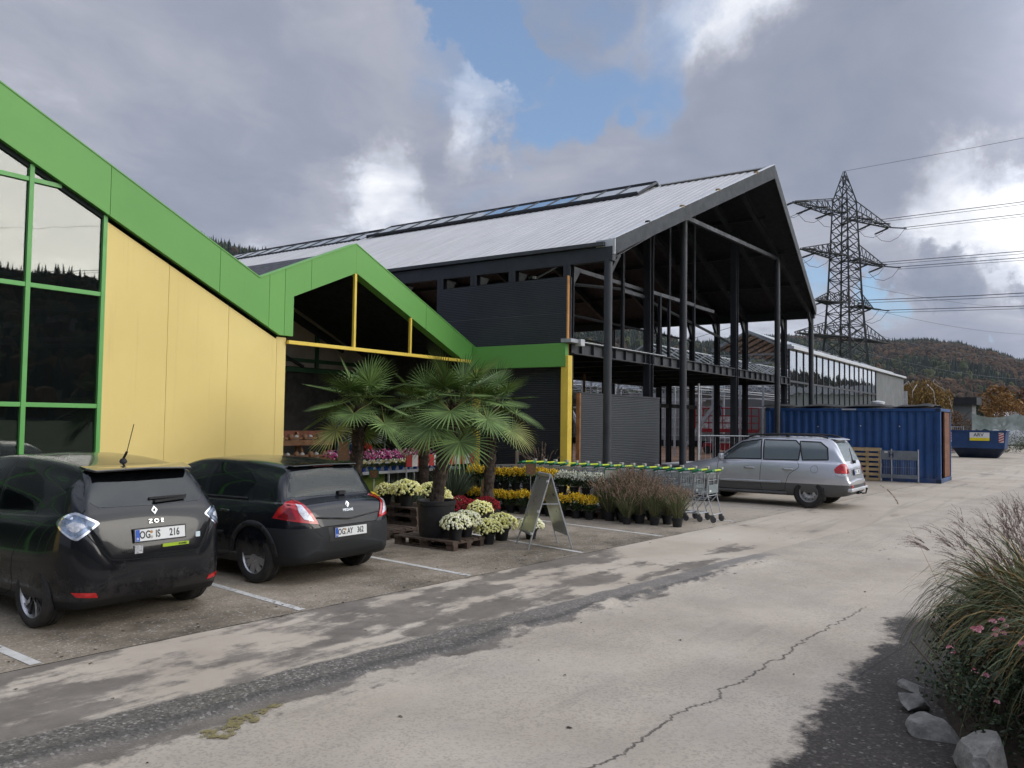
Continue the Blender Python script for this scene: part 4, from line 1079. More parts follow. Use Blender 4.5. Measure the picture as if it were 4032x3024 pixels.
class Car:
    """body lofted from lengthwise curves; every pane, lamp and door is laid on that surface"""
    def __init__(s, T):
        s.T = T; s.cur = {k: ([p[0] for p in v], [p[1] for p in v]) for k, v in T['curves'].items()}
    def c(s, k, x): return pchip(*s.cur[k], x)
    def section(s, x, ins=0.0, zfl=None, ztop=0.0):
        zb, wb, zw, ww, zs, ws, zt, wt, cw = (s.c(k, x) for k in ('zb', 'wb', 'zw', 'ww', 'zs', 'ws', 'zt', 'wt', 'cw'))
        zs = min(zs, zt-0.03); zw = min(zw, zs-0.02)
        ww -= ins; ws -= ins; wt -= ins; wb -= ins; zt -= ztop
        if zfl is not None: zb = zfl; zw = max(zw, zb+0.05)
        if zfl is not None: zs = min(max(zs, zw+0.05), zt-0.03)
        zte = zt-cw
        p = [(0, zb), (wb*0.85, zb), (wb, zb+0.035), (wb+(ww-wb)*0.75, zb+(zw-zb)*0.42), (ww, zw), (ww+(ws-ww)*0.35, zw+(zs-zw)*0.62), (ws, zs-0.012),
             (ws-0.03*min(1, (zte-zs)/0.12 if zte > zs else 0), zs+(zte-zs)*0.06), (ws+(wt-ws)*0.46, zs+(zte-zs)*0.55), (wt+0.015, zte-min(0.05, (zte-zs)*0.2)), (wt-0.05, zte+0.022 if cw > 0.03 else zte+0.005), (wt*0.5, zt-cw*0.22), (0, zt)]
        out = []; q = [p[0]] + p + [(-p[-2][0], p[-2][1])]
        for i in range(1, len(q)-2):
            for k in range(3):
                t = k/3; out.append((cr(q[i-1][0], q[i][0], q[i+1][0], q[i+2][0], t) if i > 1 else q[i][0]+(q[i+1][0]-q[i][0])*t, cr(q[i-1][1], q[i][1], q[i+1][1], q[i+2][1], t) if i > 1 else q[i][1]))
        out.append(p[-1])
        return out
    def loft(s, xs, m, **k):
        secs = [s.section(x, **k) for x in xs]; n = len(secs[0]); ring = 2*n-2; vs = []; fs = []
        for x, sec in zip(xs, secs):
            for (y, z) in sec: vs.append((x, y, z))
            for (y, z) in sec[-2:0:-1]: vs.append((x, -y, z))
        for i in range(len(xs)-1):
            for j in range(ring): fs.append((i*ring+j, i*ring+(j+1) % ring, (i+1)*ring+(j+1) % ring, (i+1)*ring+j))
        fs.append(tuple(range(ring))); fs.append(tuple(range((len(xs)-1)*ring, len(xs)*ring))[::-1])
        mb = MB(); mb.add(vs, fs, m); return mb
    def xs(s):
        st = s.T['stations']; out = []
        for a, b_ in zip(st, st[1:]):
            k = max(1, math.ceil((b_-a)/0.07)); out += [a+(b_-a)*i/k for i in range(k)]
        return out+[st[-1]]
    def make(s, root, paint):
        T = s.T; s.root = root
        o = s.loft(s.xs(), paint).build('body', root, smooth=True)
        bm = bmesh.new(); bm.from_mesh(o.data); s.bvh = BVHTree.FromBMesh(bm); bm.free()
        cut = []
        mb = MB()
        for x in (T['ra'], T['fa']):
            for sg in (-1, 1):
                R = T['arch']; n = 40
                mb2 = MB(); y0, y1 = sorted((sg*(T['hw']-0.30), sg*(T['hw']+0.25)))
                vs = []
                for y in (y0, y1):
                    for j in range(n): a = 2*pi*j/n; vs.append((x+cos(a)*R, y, T['wr']+0.01+sin(a)*R))
                mb2.add(vs, [(j, (j+1) % n, (j+1) % n+n, j+n) for j in range(n)]+[tuple(range(n))[::-1], tuple(range(n, 2*n))], ARCH)
                cut.append(mb2.build('cut'))
        c0, c1 = T['cabin']; k = 26
        cut.append(s.loft([c0+(c1-c0)*i/k for i in range(k+1)], SEATM, ins=0.055, zfl=0.42, ztop=0.05).build('cut'))
        for pl in T['side_windows']:
            mb2 = MB(); mb2.prism([(x, -1.3, z) for x, z in pl], (0, 2.6, 0), PLAS); cut.append(mb2.build('cut'))
        mb2 = MB(); mb2.prism([(-0.6, y, z) for y, z in T['rear_window']], (T['rw_depth']+0.6, 0, 0), PLAS); cut.append(mb2.build('cut'))
        mb2 = MB(); mb2.prism([(T['ws_x'], y, z) for y, z in T['windscreen']], (3.0, 0, 0), PLAS); cut.append(mb2.build('cut'))
        for c in cut:
            md = o.modifiers.new('b', 'BOOLEAN'); md.operation = 'DIFFERENCE'; md.object = c; md.solver = 'EXACT'; md.material_mode = 'TRANSFER'
        dg = bpy.context.evaluated_depsgraph_get(); dg.update()
        me = bpy.data.meshes.new_from_object(o.evaluated_get(dg)); old = o.data
        o.modifiers.clear(); o.data = me
        for p in me.polygons: p.use_smooth = True
        me.set_sharp_from_angle(angle=rad(38))
        for c in cut: bpy.data.objects.remove(c)
        s.body = o
        return o
    FR = {'L': ((0, 3, 0), (1, 0, 0), (0, 0, 1), (0, -1, 0)), 'R': ((0, -3, 0), (1, 0, 0), (0, 0, 1), (0, 1, 0)), 'B': ((-3, 0, 0), (0, 1, 0), (0, 0, 1), (1, 0, 0)),
          'F': ((9, 0, 0), (0, 1, 0), (0, 0, 1), (-1, 0, 0)), 'T': ((0, 0, 4), (1, 0, 0), (0, 1, 0), (0, 0, -1))}
    def patch(s, name, poly, side, m, off=0.003, parent=None, step=0.05, thick=0.0, smooth=0, bvh=None):
        o, U, V, D = (Vector(v) for v in (s.FR[side] if isinstance(side, str) else side))
        bvh = bvh or s.bvh
        if smooth:
            n = len(poly); q = []
            for i in range(n):
                p0, p1, p2, p3 = poly[i-1], poly[i], poly[(i+1) % n], poly[(i+2) % n]
                for k in range(smooth): t = k/smooth; q.append((cr(p0[0], p1[0], p2[0], p3[0], t), cr(p0[1], p1[1], p2[1], p3[1], t)))
            poly = q
        bm = bmesh.new(); vv = [bm.verts.new((u, v, 0)) for u, v in poly]; bm.faces.new(vv)
        us = [p[0] for p in poly]; ws = [p[1] for p in poly]
        for lo, hi, nrm in ((min(us), max(us), (1, 0, 0)), (min(ws), max(ws), (0, 1, 0))):
            k = int((hi-lo)/step)
            for i in range(1, k+1):
                c = lo+(hi-lo)*i/(k+1); co = Vector(nrm)*c
                bmesh.ops.bisect_plane(bm, geom=bm.verts[:]+bm.edges[:]+bm.faces[:], plane_co=co, plane_no=nrm)
        bmesh.ops.triangulate(bm, faces=[f for f in bm.faces if len(f.verts) > 4])
        an = Vector((0, 0, 0))
        for v in bm.verts:
            P = o + U*v.co.x + V*v.co.y
            loc, nor, i, d = bvh.ray_cast(P, D)
            if loc is None:
                best = None
                for r in (0.01, 0.02, 0.04, 0.07, 0.12):
                    for a in range(12):
                        loc, nor, i, d = bvh.ray_cast(P+U*cos(a*pi/6)*r+V*sin(a*pi/6)*r, D)
                        if loc is not None: best = P + D*d; break
                    if best is not None: break
                if best is None: best = bvh.find_nearest(P+D*3)[0]; nor = -D
                loc = best
            if nor.dot(D) > 0: nor = -nor
            v.co = loc + nor*off; an += nor
        bm.normal_update()
        for f in bm.faces:
            f.smooth = True
        if bm.faces and sum((f.normal.dot(an) for f in bm.faces)) < 0: bmesh.ops.reverse_faces(bm, faces=bm.faces)
        me = bpy.data.meshes.new(name); bm.to_mesh(me); bm.free(); me.materials.append(m)
        ob = bpy.data.objects.new(name, me); COL.objects.link(ob); ob.parent = parent or s.root
        if thick: md = ob.modifiers.new('t', 'SOLIDIFY'); md.thickness = thick; md.offset = 1
        return ob
    def gap(s, poly, side, w=0.007, off=0.0012, parent=None, name='shut_line', m=None, closed=True, smooth=0):
        """a dark joint line following an outline on the body"""
        o, U, V, D = (Vector(v) for v in s.FR[side]); pts = list(poly)
        if smooth:
            n = len(poly); q = []
            rng = range(n) if closed else range(n-1)
            for i in rng:
                p0 = poly[i-1] if (closed or i > 0) else poly[0]; p3 = poly[(i+2) % n] if (closed or i < n-2) else poly[-1]
                for k in range(smooth): t = k/smooth; q.append((cr(p0[0], poly[i][0], poly[(i+1) % n][0], p3[0], t), cr(p0[1], poly[i][1], poly[(i+1) % n][1], p3[1], t)))
            if not closed: q.append(poly[-1])
            pts = q
        mb = MB(); mb.fixn = False; prev = None; L = len(pts)
        segs = []
        for i in range(L if closed else L-1):
            a, b_ = Vector(pts[i]), Vector(pts[(i+1) % L]); k = max(1, int((b_-a).length/0.05))
            segs += [a.lerp(b_, j/k) for j in range(k)]
        segs.append(Vector(pts[0] if closed else pts[-1]))
        ring = []
        for i, p in enumerate(segs):
            a = segs[max(0, i-1)]; b_ = segs[min(len(segs)-1, i+1)]; d = (b_-a).normalized() if (b_-a).length > 1e-6 else Vector((1, 0)); n = Vector((-d.y, d.x))*w/2
            row = []
            for q in (p-n, p+n):
                P = o+U*q.x+V*q.y; loc, nor, _, dd = s.bvh.ray_cast(P, D)
                if loc is None: row = None; break
                if nor.dot(D) > 0: nor = -nor
                row.append(loc+nor*off)
            ring.append(row)
        for a, b_ in zip(ring, ring[1:]):
            if a and b_: mb.add([a[0], a[1], b_[1], b_[0]], [(0, 1, 2, 3)], m or ARCH)
        return mb.build(name, parent or s.root)

def wheel(root, x, y, r, w, style, rimr):
    sg = 1 if y > 0 else -1
    mb = MB(); h = w/2
    prof = [(rimr*0.98, -h*0.8), (rimr+0.012, -h*0.95), (r-0.05, -h), (r-0.018, -h*0.93), (r, -h*0.72), (r, -h*0.25), (r-0.008, -h*0.22), (r-0.008, -h*0.14), (r, -h*0.11), (r, h*0.11), (r-0.008, h*0.14), (r-0.008, h*0.22), (r, h*0.25), (r, h*0.72), (r-0.018, h*0.93), (r-0.05, h), (rimr+0.012, h*0.95), (rimr*0.98, h*0.8)]
    mb.lathe(prof, RUBBER, 48, axis='y')
    t = mb.build('wheel', root, autos=40, loc=(x, y, r))
    mb = MB()
    o_ = sg*h*0.72
    mb.lathe([(rimr, sg*h*0.85), (rimr*0.985, sg*h*0.86), (rimr*0.93, sg*h*0.7), (rimr*0.90, sg*h*0.2), (rimr*0.9, -sg*h*0.6)], ALLOY if style != 'steel' else STEELW, 40, axis='y')
    mb.lathe([(0.0001, -sg*h*0.1), (rimr*0.9, -sg*h*0.1)], ARCH, 24, axis='y')
    if style == 'alloy':
        for k in range(5):
            a0 = 2*pi*k/5+0.3
            for da in (-0.17, 0.17):
                pts = []
                for (rr, ww, ang) in ((0.16, 0.10, 0), (0.5, 0.065, da*0.9), (0.80, 0.05, da*1.5), (0.97, 0.075, da*1.75)):
                    pts.append((rr*rimr, ww*rimr*1.3, a0+ang))
                L = []; Rr = []
                for rr, ww, a in pts: c = Vector((cos(a), 0, sin(a))); n = Vector((-sin(a), 0, cos(a))); L.append(c*rr+n*ww); Rr.append(c*rr-n*ww)
                for i in range(3):
                    oo = Vector((0, o_*(0.92+0.03*i), 0)); q = [L[i]+oo, L[i+1]+oo, Rr[i+1]+oo, Rr[i]+oo]
                    mb.prism(q, (0, -sg*0.02, 0), ALLOY if da > 0 else ALLOYD)
        mb.lathe([(0.0001, o_*1.0), (rimr*0.2, o_*0.99), (rimr*0.26, o_*0.85)], ALLOYD, 20, axis='y')
    elif style == 'cap':
        for k in range(9):
            a = 2*pi*k/9; c = Vector((cos(a), 0, sin(a))); n = Vector((-sin(a), 0, cos(a))); oo = Vector((0, o_*1.05, 0))
            mb.prism([c*rimr*.3+n*.025+oo, c*rimr*.62+n*0.042+oo, c*rimr*.95+n*.040+oo*0.93, c*rimr*.95-n*.040+oo*0.93, c*rimr*.62-n*0.042+oo, c*rimr*.3-n*.025+oo], (0, -sg*0.012, 0), ALLOY)
        mb.lathe([(0.0001, o_*1.18), (rimr*.12, o_*1.17), (rimr*0.3, o_*1.06), (rimr*0.42, o_*1.0)], ALLOY, 24, axis='y')
        mb.lathe([(rimr*0.93, o_*0.95), (rimr*1.0, o_*1.05), (rimr*1.01, o_*0.9)], ALLOY, 40, axis='y')
    else:
        mb.lathe([(rimr*0.9, o_*0.4), (rimr*0.78, o_*0.45), (rimr*0.62, o_*0.85), (rimr*0.5, o_*0.95), (rimr*0.36, o_*0.8), (rimr*0.30, o_*0.55), (rimr*0.2, o_*0.55)], STEELW, 40, axis='y')
        mb.lathe([(rimr*0.2, o_*0.55), (0.0001, o_*0.5)], ARCH, 20, axis='y')
        for k in range(12):
            a = 2*pi*k/12; c = Vector((cos(a)*rimr*0.72, o_*0.72, sin(a)*rimr*0.72)); mb.tube([c, c+Vector((0, sg*0.012, 0))], rimr*0.055, ARCH, 8)
        for k in range(5):
            a = 2*pi*k/5; c = Vector((cos(a)*rimr*0.30, o_*0.6, sin(a)*rimr*0.30)); mb.tube([c, c+Vector((0, sg*0.03, 0))], 0.011, CHROME, 6)
        mb.lathe([(rimr*0.14, o_*0.5), (rimr*0.14, o_*0.8), (0.0001, o_*0.82)], STEELD, 16, axis='y')
    mb.build('rim', t, autos=35)
    return t
def seat(root, x, y, m, wide=0.5, z=0.45, back=0.62, hr=True):
    mb = MB(); mb.box((x-0.25, y-wide/2, z), (x+0.28, y+wide/2, z+0.14), m)
    mb.beam((x-0.24, y, z+0.1), (x-0.42, y, z+back), wide*0.92, 0.12, m, up=(1, 0, 0))
    if hr:
        for dy in ((0,) if wide < 0.7 else (-wide*0.3, wide*0.3)): mb.beam((x-0.43, y+dy, z+back+0.02), (x-0.47, y+dy, z+back+0.2), 0.26, 0.09, m, up=(1, 0, 0))
    return mb.build('seat', root, bevel=0.04, seg=3)
def interior(root, T, m=None):
    m = m or SEATM
    for y in (-0.36, 0.36): seat(root, T['seat'][0], y, m)
    seat(root, T['seat'][1], 0, m, 1.15)
    x = T['seat'][0]
    mb = MB(); mb.box((x+0.68, -0.66, 0.6), (x+1.0, 0.66, 0.93), PLAS); mb.build('dashboard', root, bevel=0.06)
    mb = MB(); n = 24; c = Vector((x+0.50, 0.36, 0.90)); u = Vector((0, 1, 0)); v = Vector((-0.42, 0, 0.9)).normalized()
    pts = [c+(u*cos(2*pi*i/n)+v*sin(2*pi*i/n))*0.185 for i in range(n+1)]; mb.tube(pts, 0.016, PLAS, 6); mb.tube([c, c+Vector((0.2, 0, -0.08))], 0.05, PLAS); mb.tube([c-u*0.18, c+u*0.18], 0.018, PLAS, 6)
    mb.build('steering_wheel', root)
def plate(root, at, r, u, letters, name='number_plate', w=0.52, h=0.11, seals=True):
    mw = frame_mw(at, r, u); mb = MB()
    mb.box((-w/2-0.012, -h/2-0.012, -0.012), (w/2+0.012, h/2+0.012, 0.0), PLAS); mb.box((-w/2, -h/2, 0), (w/2, h/2, 0.003), PLATEW); mb.box((-w/2+0.002, -h/2+0.002, 0.003), (-w/2+0.045, h/2-0.002, 0.004), PLATEB)
    mb.v = [tuple(mw @ Vector(v)) for v in mb.v]
    p = mb.build(name, root)
    for s_, x, sz in letters: text_mesh('lettering', s_, sz, INK, p, mw @ Matrix.Translation((x, -0.001, 0.0035)), 0.0008, bold=0.002, sx=0.74)
    text_mesh('lettering', 'D', 0.028, PLATEW, p, mw @ Matrix.Translation((-w/2+0.023, -0.032, 0.0045)), 0.0005, bold=0.001)
    mb = MB()
    for dy, m in ((0.024, mat('seal_orange', (0.5, 0.25, 0.08), 0.5)), (-0.024, mat('seal_grey', (0.45, 0.43, 0.38), 0.5))):
        n = 14; pts = [mw @ Vector((T_x + cos(2*pi*i/n)*0.0145, dy+sin(2*pi*i/n)*0.0145, 0.0045)) for T_x in (-0.096,) for i in range(n)]; mb.add(pts, [tuple(range(n))], m)
    mb.build('seal', p)
    return p
def rhomb(root, bvh_at, r, u, h=0.10, w=0.075, name='badge'):
    mw = frame_mw(bvh_at, r, u); mb = MB(); o = [(0, h/2), (w/2, 0), (0, -h/2), (-w/2, 0)]; i_ = [(0.004, h*0.24), (w*0.22, 0), (-0.004, -h*0.24), (-w*0.22, 0)]
    vs = [(x, y, 0.006) for x, y in o] + [(x, y, 0.003) for x, y in i_]
    mb.add([mw @ Vector(v) for v in vs], [(0, 1, 5, 4), (1, 2, 6, 5), (2, 3, 7, 6), (3, 0, 4, 7)], CHROME)
    return mb.build(name, root)

# -------- black electric hatchback (left edge of the picture)
ZT = dict(ra=0.66, fa=3.248, wr=0.312, arch=0.345, hw=0.865, cabin=(0.28, 3.05), seat=(2.12, 1.12), rw_depth=1.0, ws_x=2.4,
    stations=[0, 0.012, 0.03, 0.05, 0.07, 0.09, 0.11, 0.14, 0.18, 0.22, 0.26, 0.30, 0.34, 0.38, 0.42, 0.5, 0.66, 1.0, 1.5, 2.0, 2.5, 2.8, 3.1, 3.3, 3.5, 3.75, 3.9, 3.98, 4.03, 4.06, 4.08],
    curves=dict(
        zb=[(0, 0.40), (0.05, 0.27), (0.15, 0.20), (0.6, 0.18), (3.4, 0.18), (3.95, 0.22), (4.08, 0.34)],
        wb=[(0, 0.50), (0.05, 0.64), (0.15, 0.72), (0.5, 0.79), (3.3, 0.79), (3.9, 0.66), (4.08, 0.40)],
        zw=[(0, 0.50), (0.1, 0.56), (0.5, 0.62), (3.3, 0.60), (4.08, 0.48)],
        ww=[(0, 0.48), (0.03, 0.61), (0.07, 0.69), (0.14, 0.765), (0.3, 0.83), (0.66, 0.868), (2, 0.858), (3.25, 0.865), (3.7, 0.80), (3.95, 0.66), (4.08, 0.44)],
        zs=[(0, 0.58), (0.03, 0.70), (0.07, 0.86), (0.14, 1.0), (0.3, 1.04), (0.7, 1.02), (2.0, 0.96), (3.0, 0.90), (3.3, 0.86), (3.8, 0.72), (4.08, 0.52)],
        ws=[(0, 0.45), (0.03, 0.56), (0.07, 0.64), (0.14, 0.71), (0.3, 0.775), (0.7, 0.79), (2, 0.79), (3.1, 0.77), (3.6, 0.68), (3.95, 0.56), (4.08, 0.38)],
        zt=[(0, 0.66), (0.012, 0.73), (0.03, 0.83), (0.05, 0.93), (0.07, 1.0), (0.10, 1.075), (0.14, 1.13), (0.22, 1.24), (0.30, 1.36), (0.36, 1.435), (0.42, 1.462), (0.7, 1.505), (1.2, 1.548), (1.7, 1.562), (2.1, 1.54), (2.5, 1.45), (2.9, 1.24), (3.15, 1.08), (3.3, 1.0), (3.6, 0.90), (3.9, 0.76), (4.03, 0.66), (4.08, 0.58)],
        wt=[(0, 0.38), (0.03, 0.48), (0.07, 0.57), (0.14, 0.63), (0.22, 0.62), (0.36, 0.565), (0.5, 0.56), (1.5, 0.575), (2.3, 0.56), (2.9, 0.60), (3.2, 0.62), (3.6, 0.55), (3.9, 0.45), (4.08, 0.25)],
        cw=[(0, 0.02), (0.07, 0.03), (0.2, 0.03), (0.4, 0.045), (1.5, 0.05), (2.5, 0.045), (3.3, 0.03), (4.08, 0.02)]),
    side_windows=[[(1.62, 1.02), (2.30, 1.00), (2.82, 0.99), (2.62, 1.16), (2.25, 1.38), (1.66, 1.43)], [(0.86, 1.06), (1.55, 1.02), (1.58, 1.43), (1.2, 1.42), (0.92, 1.33), (0.78, 1.18)]],
    rear_window=[(-0.50, 1.115), (0, 1.105), (0.50, 1.115), (0.63, 1.20), (0.655, 1.26), (0.52, 1.395), (0.2, 1.405), (-0.2, 1.405), (-0.52, 1.395), (-0.655, 1.26), (-0.63, 1.20)],
    windscreen=[(-0.62, 1.08), (0.62, 1.08), (0.52, 1.44), (-0.52, 1.44)])
PZ = mat('black_pearl_paint', fn=f_paint((0.006, 0.0065, 0.009), 0.22, 0.0, dust=0.12, coat=0.55, low=(0.016, 0.016, 0.016), zlow=0.285))
rz = pi/2
zoe = thing('parked_car', 'black hatchback with bluish rhombus rear lamps and roof aerial at the left edge', 'car', (4.62, 7.39, 0), rz)
cz = Car(ZT); cz.make(zoe, PZ)
for i, pl in enumerate(ZT['side_windows']):
    g = [( (x-1.7)*1.02+1.7, (z-1.2)*1.03+1.2) for x, z in pl]
    for sd in 'LR': cz.patch('side_window', g, sd, CARGLASSD if i else CARGLASS, 0.003)
cz.patch('rear_window', [(y*1.03, (z-1.2)*1.04+1.2) for y, z in ZT['rear_window']], 'B', CARGLASSD, 0.004)
cz.patch('windscreen', [(y*1.03, (z-1.25)*1.04+1.25) for y, z in ZT['windscreen']], 'F', CARGLASS, 0.004)
interior(zoe, ZT)
for x in (ZT['ra'], ZT['fa']):
    for y in (-0.755, 0.755): wheel(zoe, x, y, 0.312, 0.205, 'alloy', 0.222)
mb = MB()
mb.prism([(0.36, -0.54, 1.44), (0.245, -0.50, 1.425), (0.215, 0, 1.44), (0.245, 0.50, 1.425), (0.36, 0.54, 1.44), (0.46, 0.55, 1.462), (0.46, -0.55, 1.462)], (0, 0, 0.022), GLOSSB); mb.build('spoiler', zoe, bevel=0.008)
cz.gap([(-0.64, 1.10), (-0.69, 1.02), (-0.66, 0.90), (-0.50, 0.69), (-0.40, 0.635), (0, 0.62), (0.40, 0.635), (0.50, 0.69), (0.66, 0.90), (0.69, 1.02), (0.64, 1.10)], 'B', 0.009, closed=False, smooth=4, name='tailgate_joint')
for sd in 'LR':
    cz.gap([(0.80, 1.12), (0.80, 0.95), (1.02, 0.62), (1.08, 0.30), (1.60, 0.27), (1.60, 1.0), (1.62, 1.45)], sd, 0.008, closed=False, smooth=3)
    cz.gap([(1.60, 0.27), (2.75, 0.27), (2.86, 0.6), (2.84, 0.95)], sd, 0.008, closed=False, smooth=3)
for s in (1, -1):
    dirv = Vector((0.80, -s*0.60, 0)).normalized(); U = Vector((0.60*s, 0.80, 0)).normalized() if s > 0 else Vector((-0.60, 0.80, 0)).normalized()
    # rhombus-shaped rear lamp wrapped round the corner
    lamp = [(-0.01, 1.075), (0.08, 1.04), (0.175, 0.985), (0.16, 0.95), (0.05, 0.855), (0.0, 0.84), (-0.10, 0.90), (-0.165, 0.975), (-0.12, 1.03)]
    cpos = Vector((0.10, s*0.76, 0)); O = cpos - dirv*2.0
    O = Vector((O.x, O.y, 0)); fr = (O, U, (0, 0, 1), dirv)
    L = [(-a*s if s < 0 else a*-1, z) for a, z in lamp]
    base = cz.patch('rear_lamp', [(a*1.04, (z-0.96)*1.04+0.96) for a, z in L], fr, CHROME, 0.006, step=0.03, smooth=3)
    cz.patch('lens', [(a*0.88, (z-0.96)*0.84+0.96) for a, z in L], fr, BLUELENS, 0.012, parent=base, step=0.03, smooth=3)
    cz.patch('lens_core', [(a*0.45, (z-0.96)*0.40+0.95) for a, z in L], fr, CLEAR, 0.016, parent=base, step=0.03, smooth=3)
    cz.patch('reflector', [(s*0.56, 0.315), (s*0.72, 0.33), (s*0.75, 0.375), (s*0.58, 0.36)], 'B', RED, 0.006, step=0.03)
mb = MB(); mb.beam((0.15, 0.02, 1.165), (0.15, -0.38, 1.17), 0.022, 0.02, PLAS); mb.beam((0.125, -0.02, 1.135), (0.14, -0.36, 1.15), 0.035, 0.02, PLAS); mb.build('rear_wiper', zoe)
mb = MB(); mb.lathe([(0.0001, 0.04), (0.025, 0.03), (0.04, 0)], PLAS, 12, c=(0.66, 0, 1.498)); mb.tube([(0.66, 0, 1.53), (0.60, 0, 1.60)], 0.012, PLAS, 8); mb.tube([(0.60, 0, 1.60), (0.49, 0, 1.88)], 0.0045, PLAS, 6); mb.build('aerial', zoe)
plate(zoe, (0.012, -0.03, 0.835), (0, -1, 0), (0.12, 0, 1), (('OG', -0.162, 0.098), ('IS', -0.030, 0.098), ('216', 0.145, 0.098)))
tx = lambda s_, at, sz, m, par, u=(0.1, 0, 1), **k: text_mesh('lettering', s_, sz, m, par, frame_mw(at, (0, -1, 0), u), 0.002, **k)
tx('Z O E', (0.045, 0.0, 0.955), 0.052, CHROME, zoe, u=(0.25, 0, 1), sx=1.2)
rhomb(zoe, (0.088, 0.0, 1.055), (0, -1, 0), (0.35, 0, 1), 0.085, 0.065)
tx('TABOR', (0.002, 0.30, 0.70), 0.034, CHROME, zoe)
mb = MB(); mb.box((-0.004, -0.33, 0.703), (0.04, -0.05, 0.733), mat('lime_sticker', (0.35, 0.50, 0.03), 0.5)); s1 = mb.build('sticker', zoe); tx('SCHMID', (-0.0055, -0.26, 0.718), 0.026, INK, s1, sx=0.9)
mb = MB(); mb.box((-0.002, 0.155, 0.67), (0.04, 0.235, 0.745), mat('paper_sticker', (0.4, 0.4, 0.4), 0.6, var=0.6, vs=60)); mb.build('sticker', zoe)
mb = MB(); mb.box((0.022, -0.47, 0.76), (0.06, -0.42, 0.81), mat('pale_sticker', (0.6, 0.7, 0.72), 0.5)); mb.build('sticker', zoe)
for s in (1, -1):
    mb = MB(); mb.box((2.62, s*0.86, 0.96), (2.74, s*1.0, 1.10), GLOSSB); mb.build('wing_mirror', zoe, bevel=0.03, seg=3)

# -------- black hatchback in the second bay
MT = dict(ra=0.74, fa=3.365, wr=0.316, arch=0.352, hw=0.885, cabin=(0.55, 3.1), seat=(2.15, 1.25), rw_depth=1.2, ws_x=2.4,
    stations=[0, 0.012, 0.03, 0.05, 0.07, 0.09, 0.11, 0.15, 0.2, 0.26, 0.32, 0.36, 0.39, 0.42, 0.45, 0.48, 0.51, 0.56, 0.65, 0.8, 1.2, 1.7, 2.2, 2.6, 3.0, 3.3, 3.6, 3.9, 4.05, 4.12, 4.17, 4.20],
    curves=dict(
        zb=[(0, 0.38), (0.05, 0.30), (0.15, 0.25), (0.6, 0.20), (3.4, 0.19), (4.0, 0.22), (4.2, 0.34)],
        wb=[(0, 0.55), (0.05, 0.66), (0.15, 0.73), (0.5, 0.80), (3.3, 0.80), (3.9, 0.68), (4.2, 0.45)],
        zw=[(0, 0.50), (0.1, 0.55), (0.5, 0.60), (3.3, 0.60), (4.2, 0.48)],
        ww=[(0, 0.50), (0.03, 0.62), (0.07, 0.70), (0.14, 0.775), (0.3, 0.845), (0.78, 0.888), (2, 0.872), (3.4, 0.885), (3.8, 0.82), (4.05, 0.70), (4.2, 0.50)],
        zs=[(0, 0.58), (0.03, 0.66), (0.07, 0.80), (0.14, 0.90), (0.3, 0.95), (0.6, 0.955), (2.0, 0.93), (3.0, 0.90), (3.4, 0.84), (3.9, 0.72), (4.2, 0.52)],
        ws=[(0, 0.46), (0.03, 0.56), (0.07, 0.64), (0.14, 0.70), (0.3, 0.765), (0.6, 0.80), (2, 0.81), (3.1, 0.79), (3.6, 0.70), (3.95, 0.58), (4.2, 0.40)],
        zt=[(0, 0.61), (0.012, 0.655), (0.03, 0.73), (0.05, 0.82), (0.07, 0.885), (0.09, 0.925), (0.13, 0.955), (0.2, 0.972), (0.32, 0.99), (0.37, 1.03), (0.42, 1.14), (0.48, 1.30), (0.52, 1.365), (0.58, 1.385), (0.8, 1.415), (1.3, 1.45), (1.8, 1.457), (2.2, 1.435), (2.6, 1.34), (3.0, 1.14), (3.2, 1.02), (3.35, 0.965), (3.8, 0.84), (4.05, 0.70), (4.2, 0.57)],
        wt=[(0, 0.38), (0.03, 0.46), (0.09, 0.57), (0.2, 0.66), (0.32, 0.69), (0.4, 0.64), (0.5, 0.58), (0.7, 0.57), (1.5, 0.585), (2.3, 0.57), (2.9, 0.62), (3.3, 0.66), (3.7, 0.57), (4.0, 0.46), (4.2, 0.28)],
        cw=[(0, 0.02), (0.1, 0.03), (0.4, 0.03), (0.6, 0.045), (1.5, 0.05), (2.6, 0.045), (3.3, 0.03), (4.2, 0.02)]),
    side_windows=[[(1.88, 0.99), (2.4, 0.98), (3.0, 0.97), (2.72, 1.15), (2.35, 1.32), (1.92, 1.375)], [(1.10, 1.0), (1.80, 0.99), (1.84, 1.375), (1.45, 1.37), (1.15, 1.30), (0.93, 1.17)]],
    rear_window=[(-0.66, 1.025), (0.66, 1.025), (0.535, 1.345), (-0.535, 1.345)],
    windscreen=[(-0.62, 1.04), (0.62, 1.04), (0.52, 1.36), (-0.52, 1.36)])
PM = mat('black_metallic_paint', fn=f_paint((0.007, 0.008, 0.011), 0.26, 0.0, dust=0.18, coat=0.55, low=(0.022, 0.023, 0.024), zlow=0.675, xr=0.50))
meg = thing('parked_car', 'black five door hatchback with red rear lamps between the yellow wall and the palms', 'car', (7.22, 7.46, 0), rz)
cm = Car(MT); cm.make(meg, PM)
for i, pl in enumerate(MT['side_windows']):
    g = [((x-1.9)*1.02+1.9, (z-1.15)*1.03+1.15) for x, z in pl]
    for sd in 'LR': cm.patch('side_window', g, sd, CARGLASSD if i else CARGLASS, 0.003)
cm.patch('rear_window', [(y*1.03, (z-1.19)*1.05+1.19) for y, z in MT['rear_window']], 'B', CARGLASSD, 0.004)
cm.patch('windscreen', [(y*1.03, (z-1.2)*1.04+1.2) for y, z in MT['windscreen']], 'F', CARGLASS, 0.004)
interior(meg, MT)
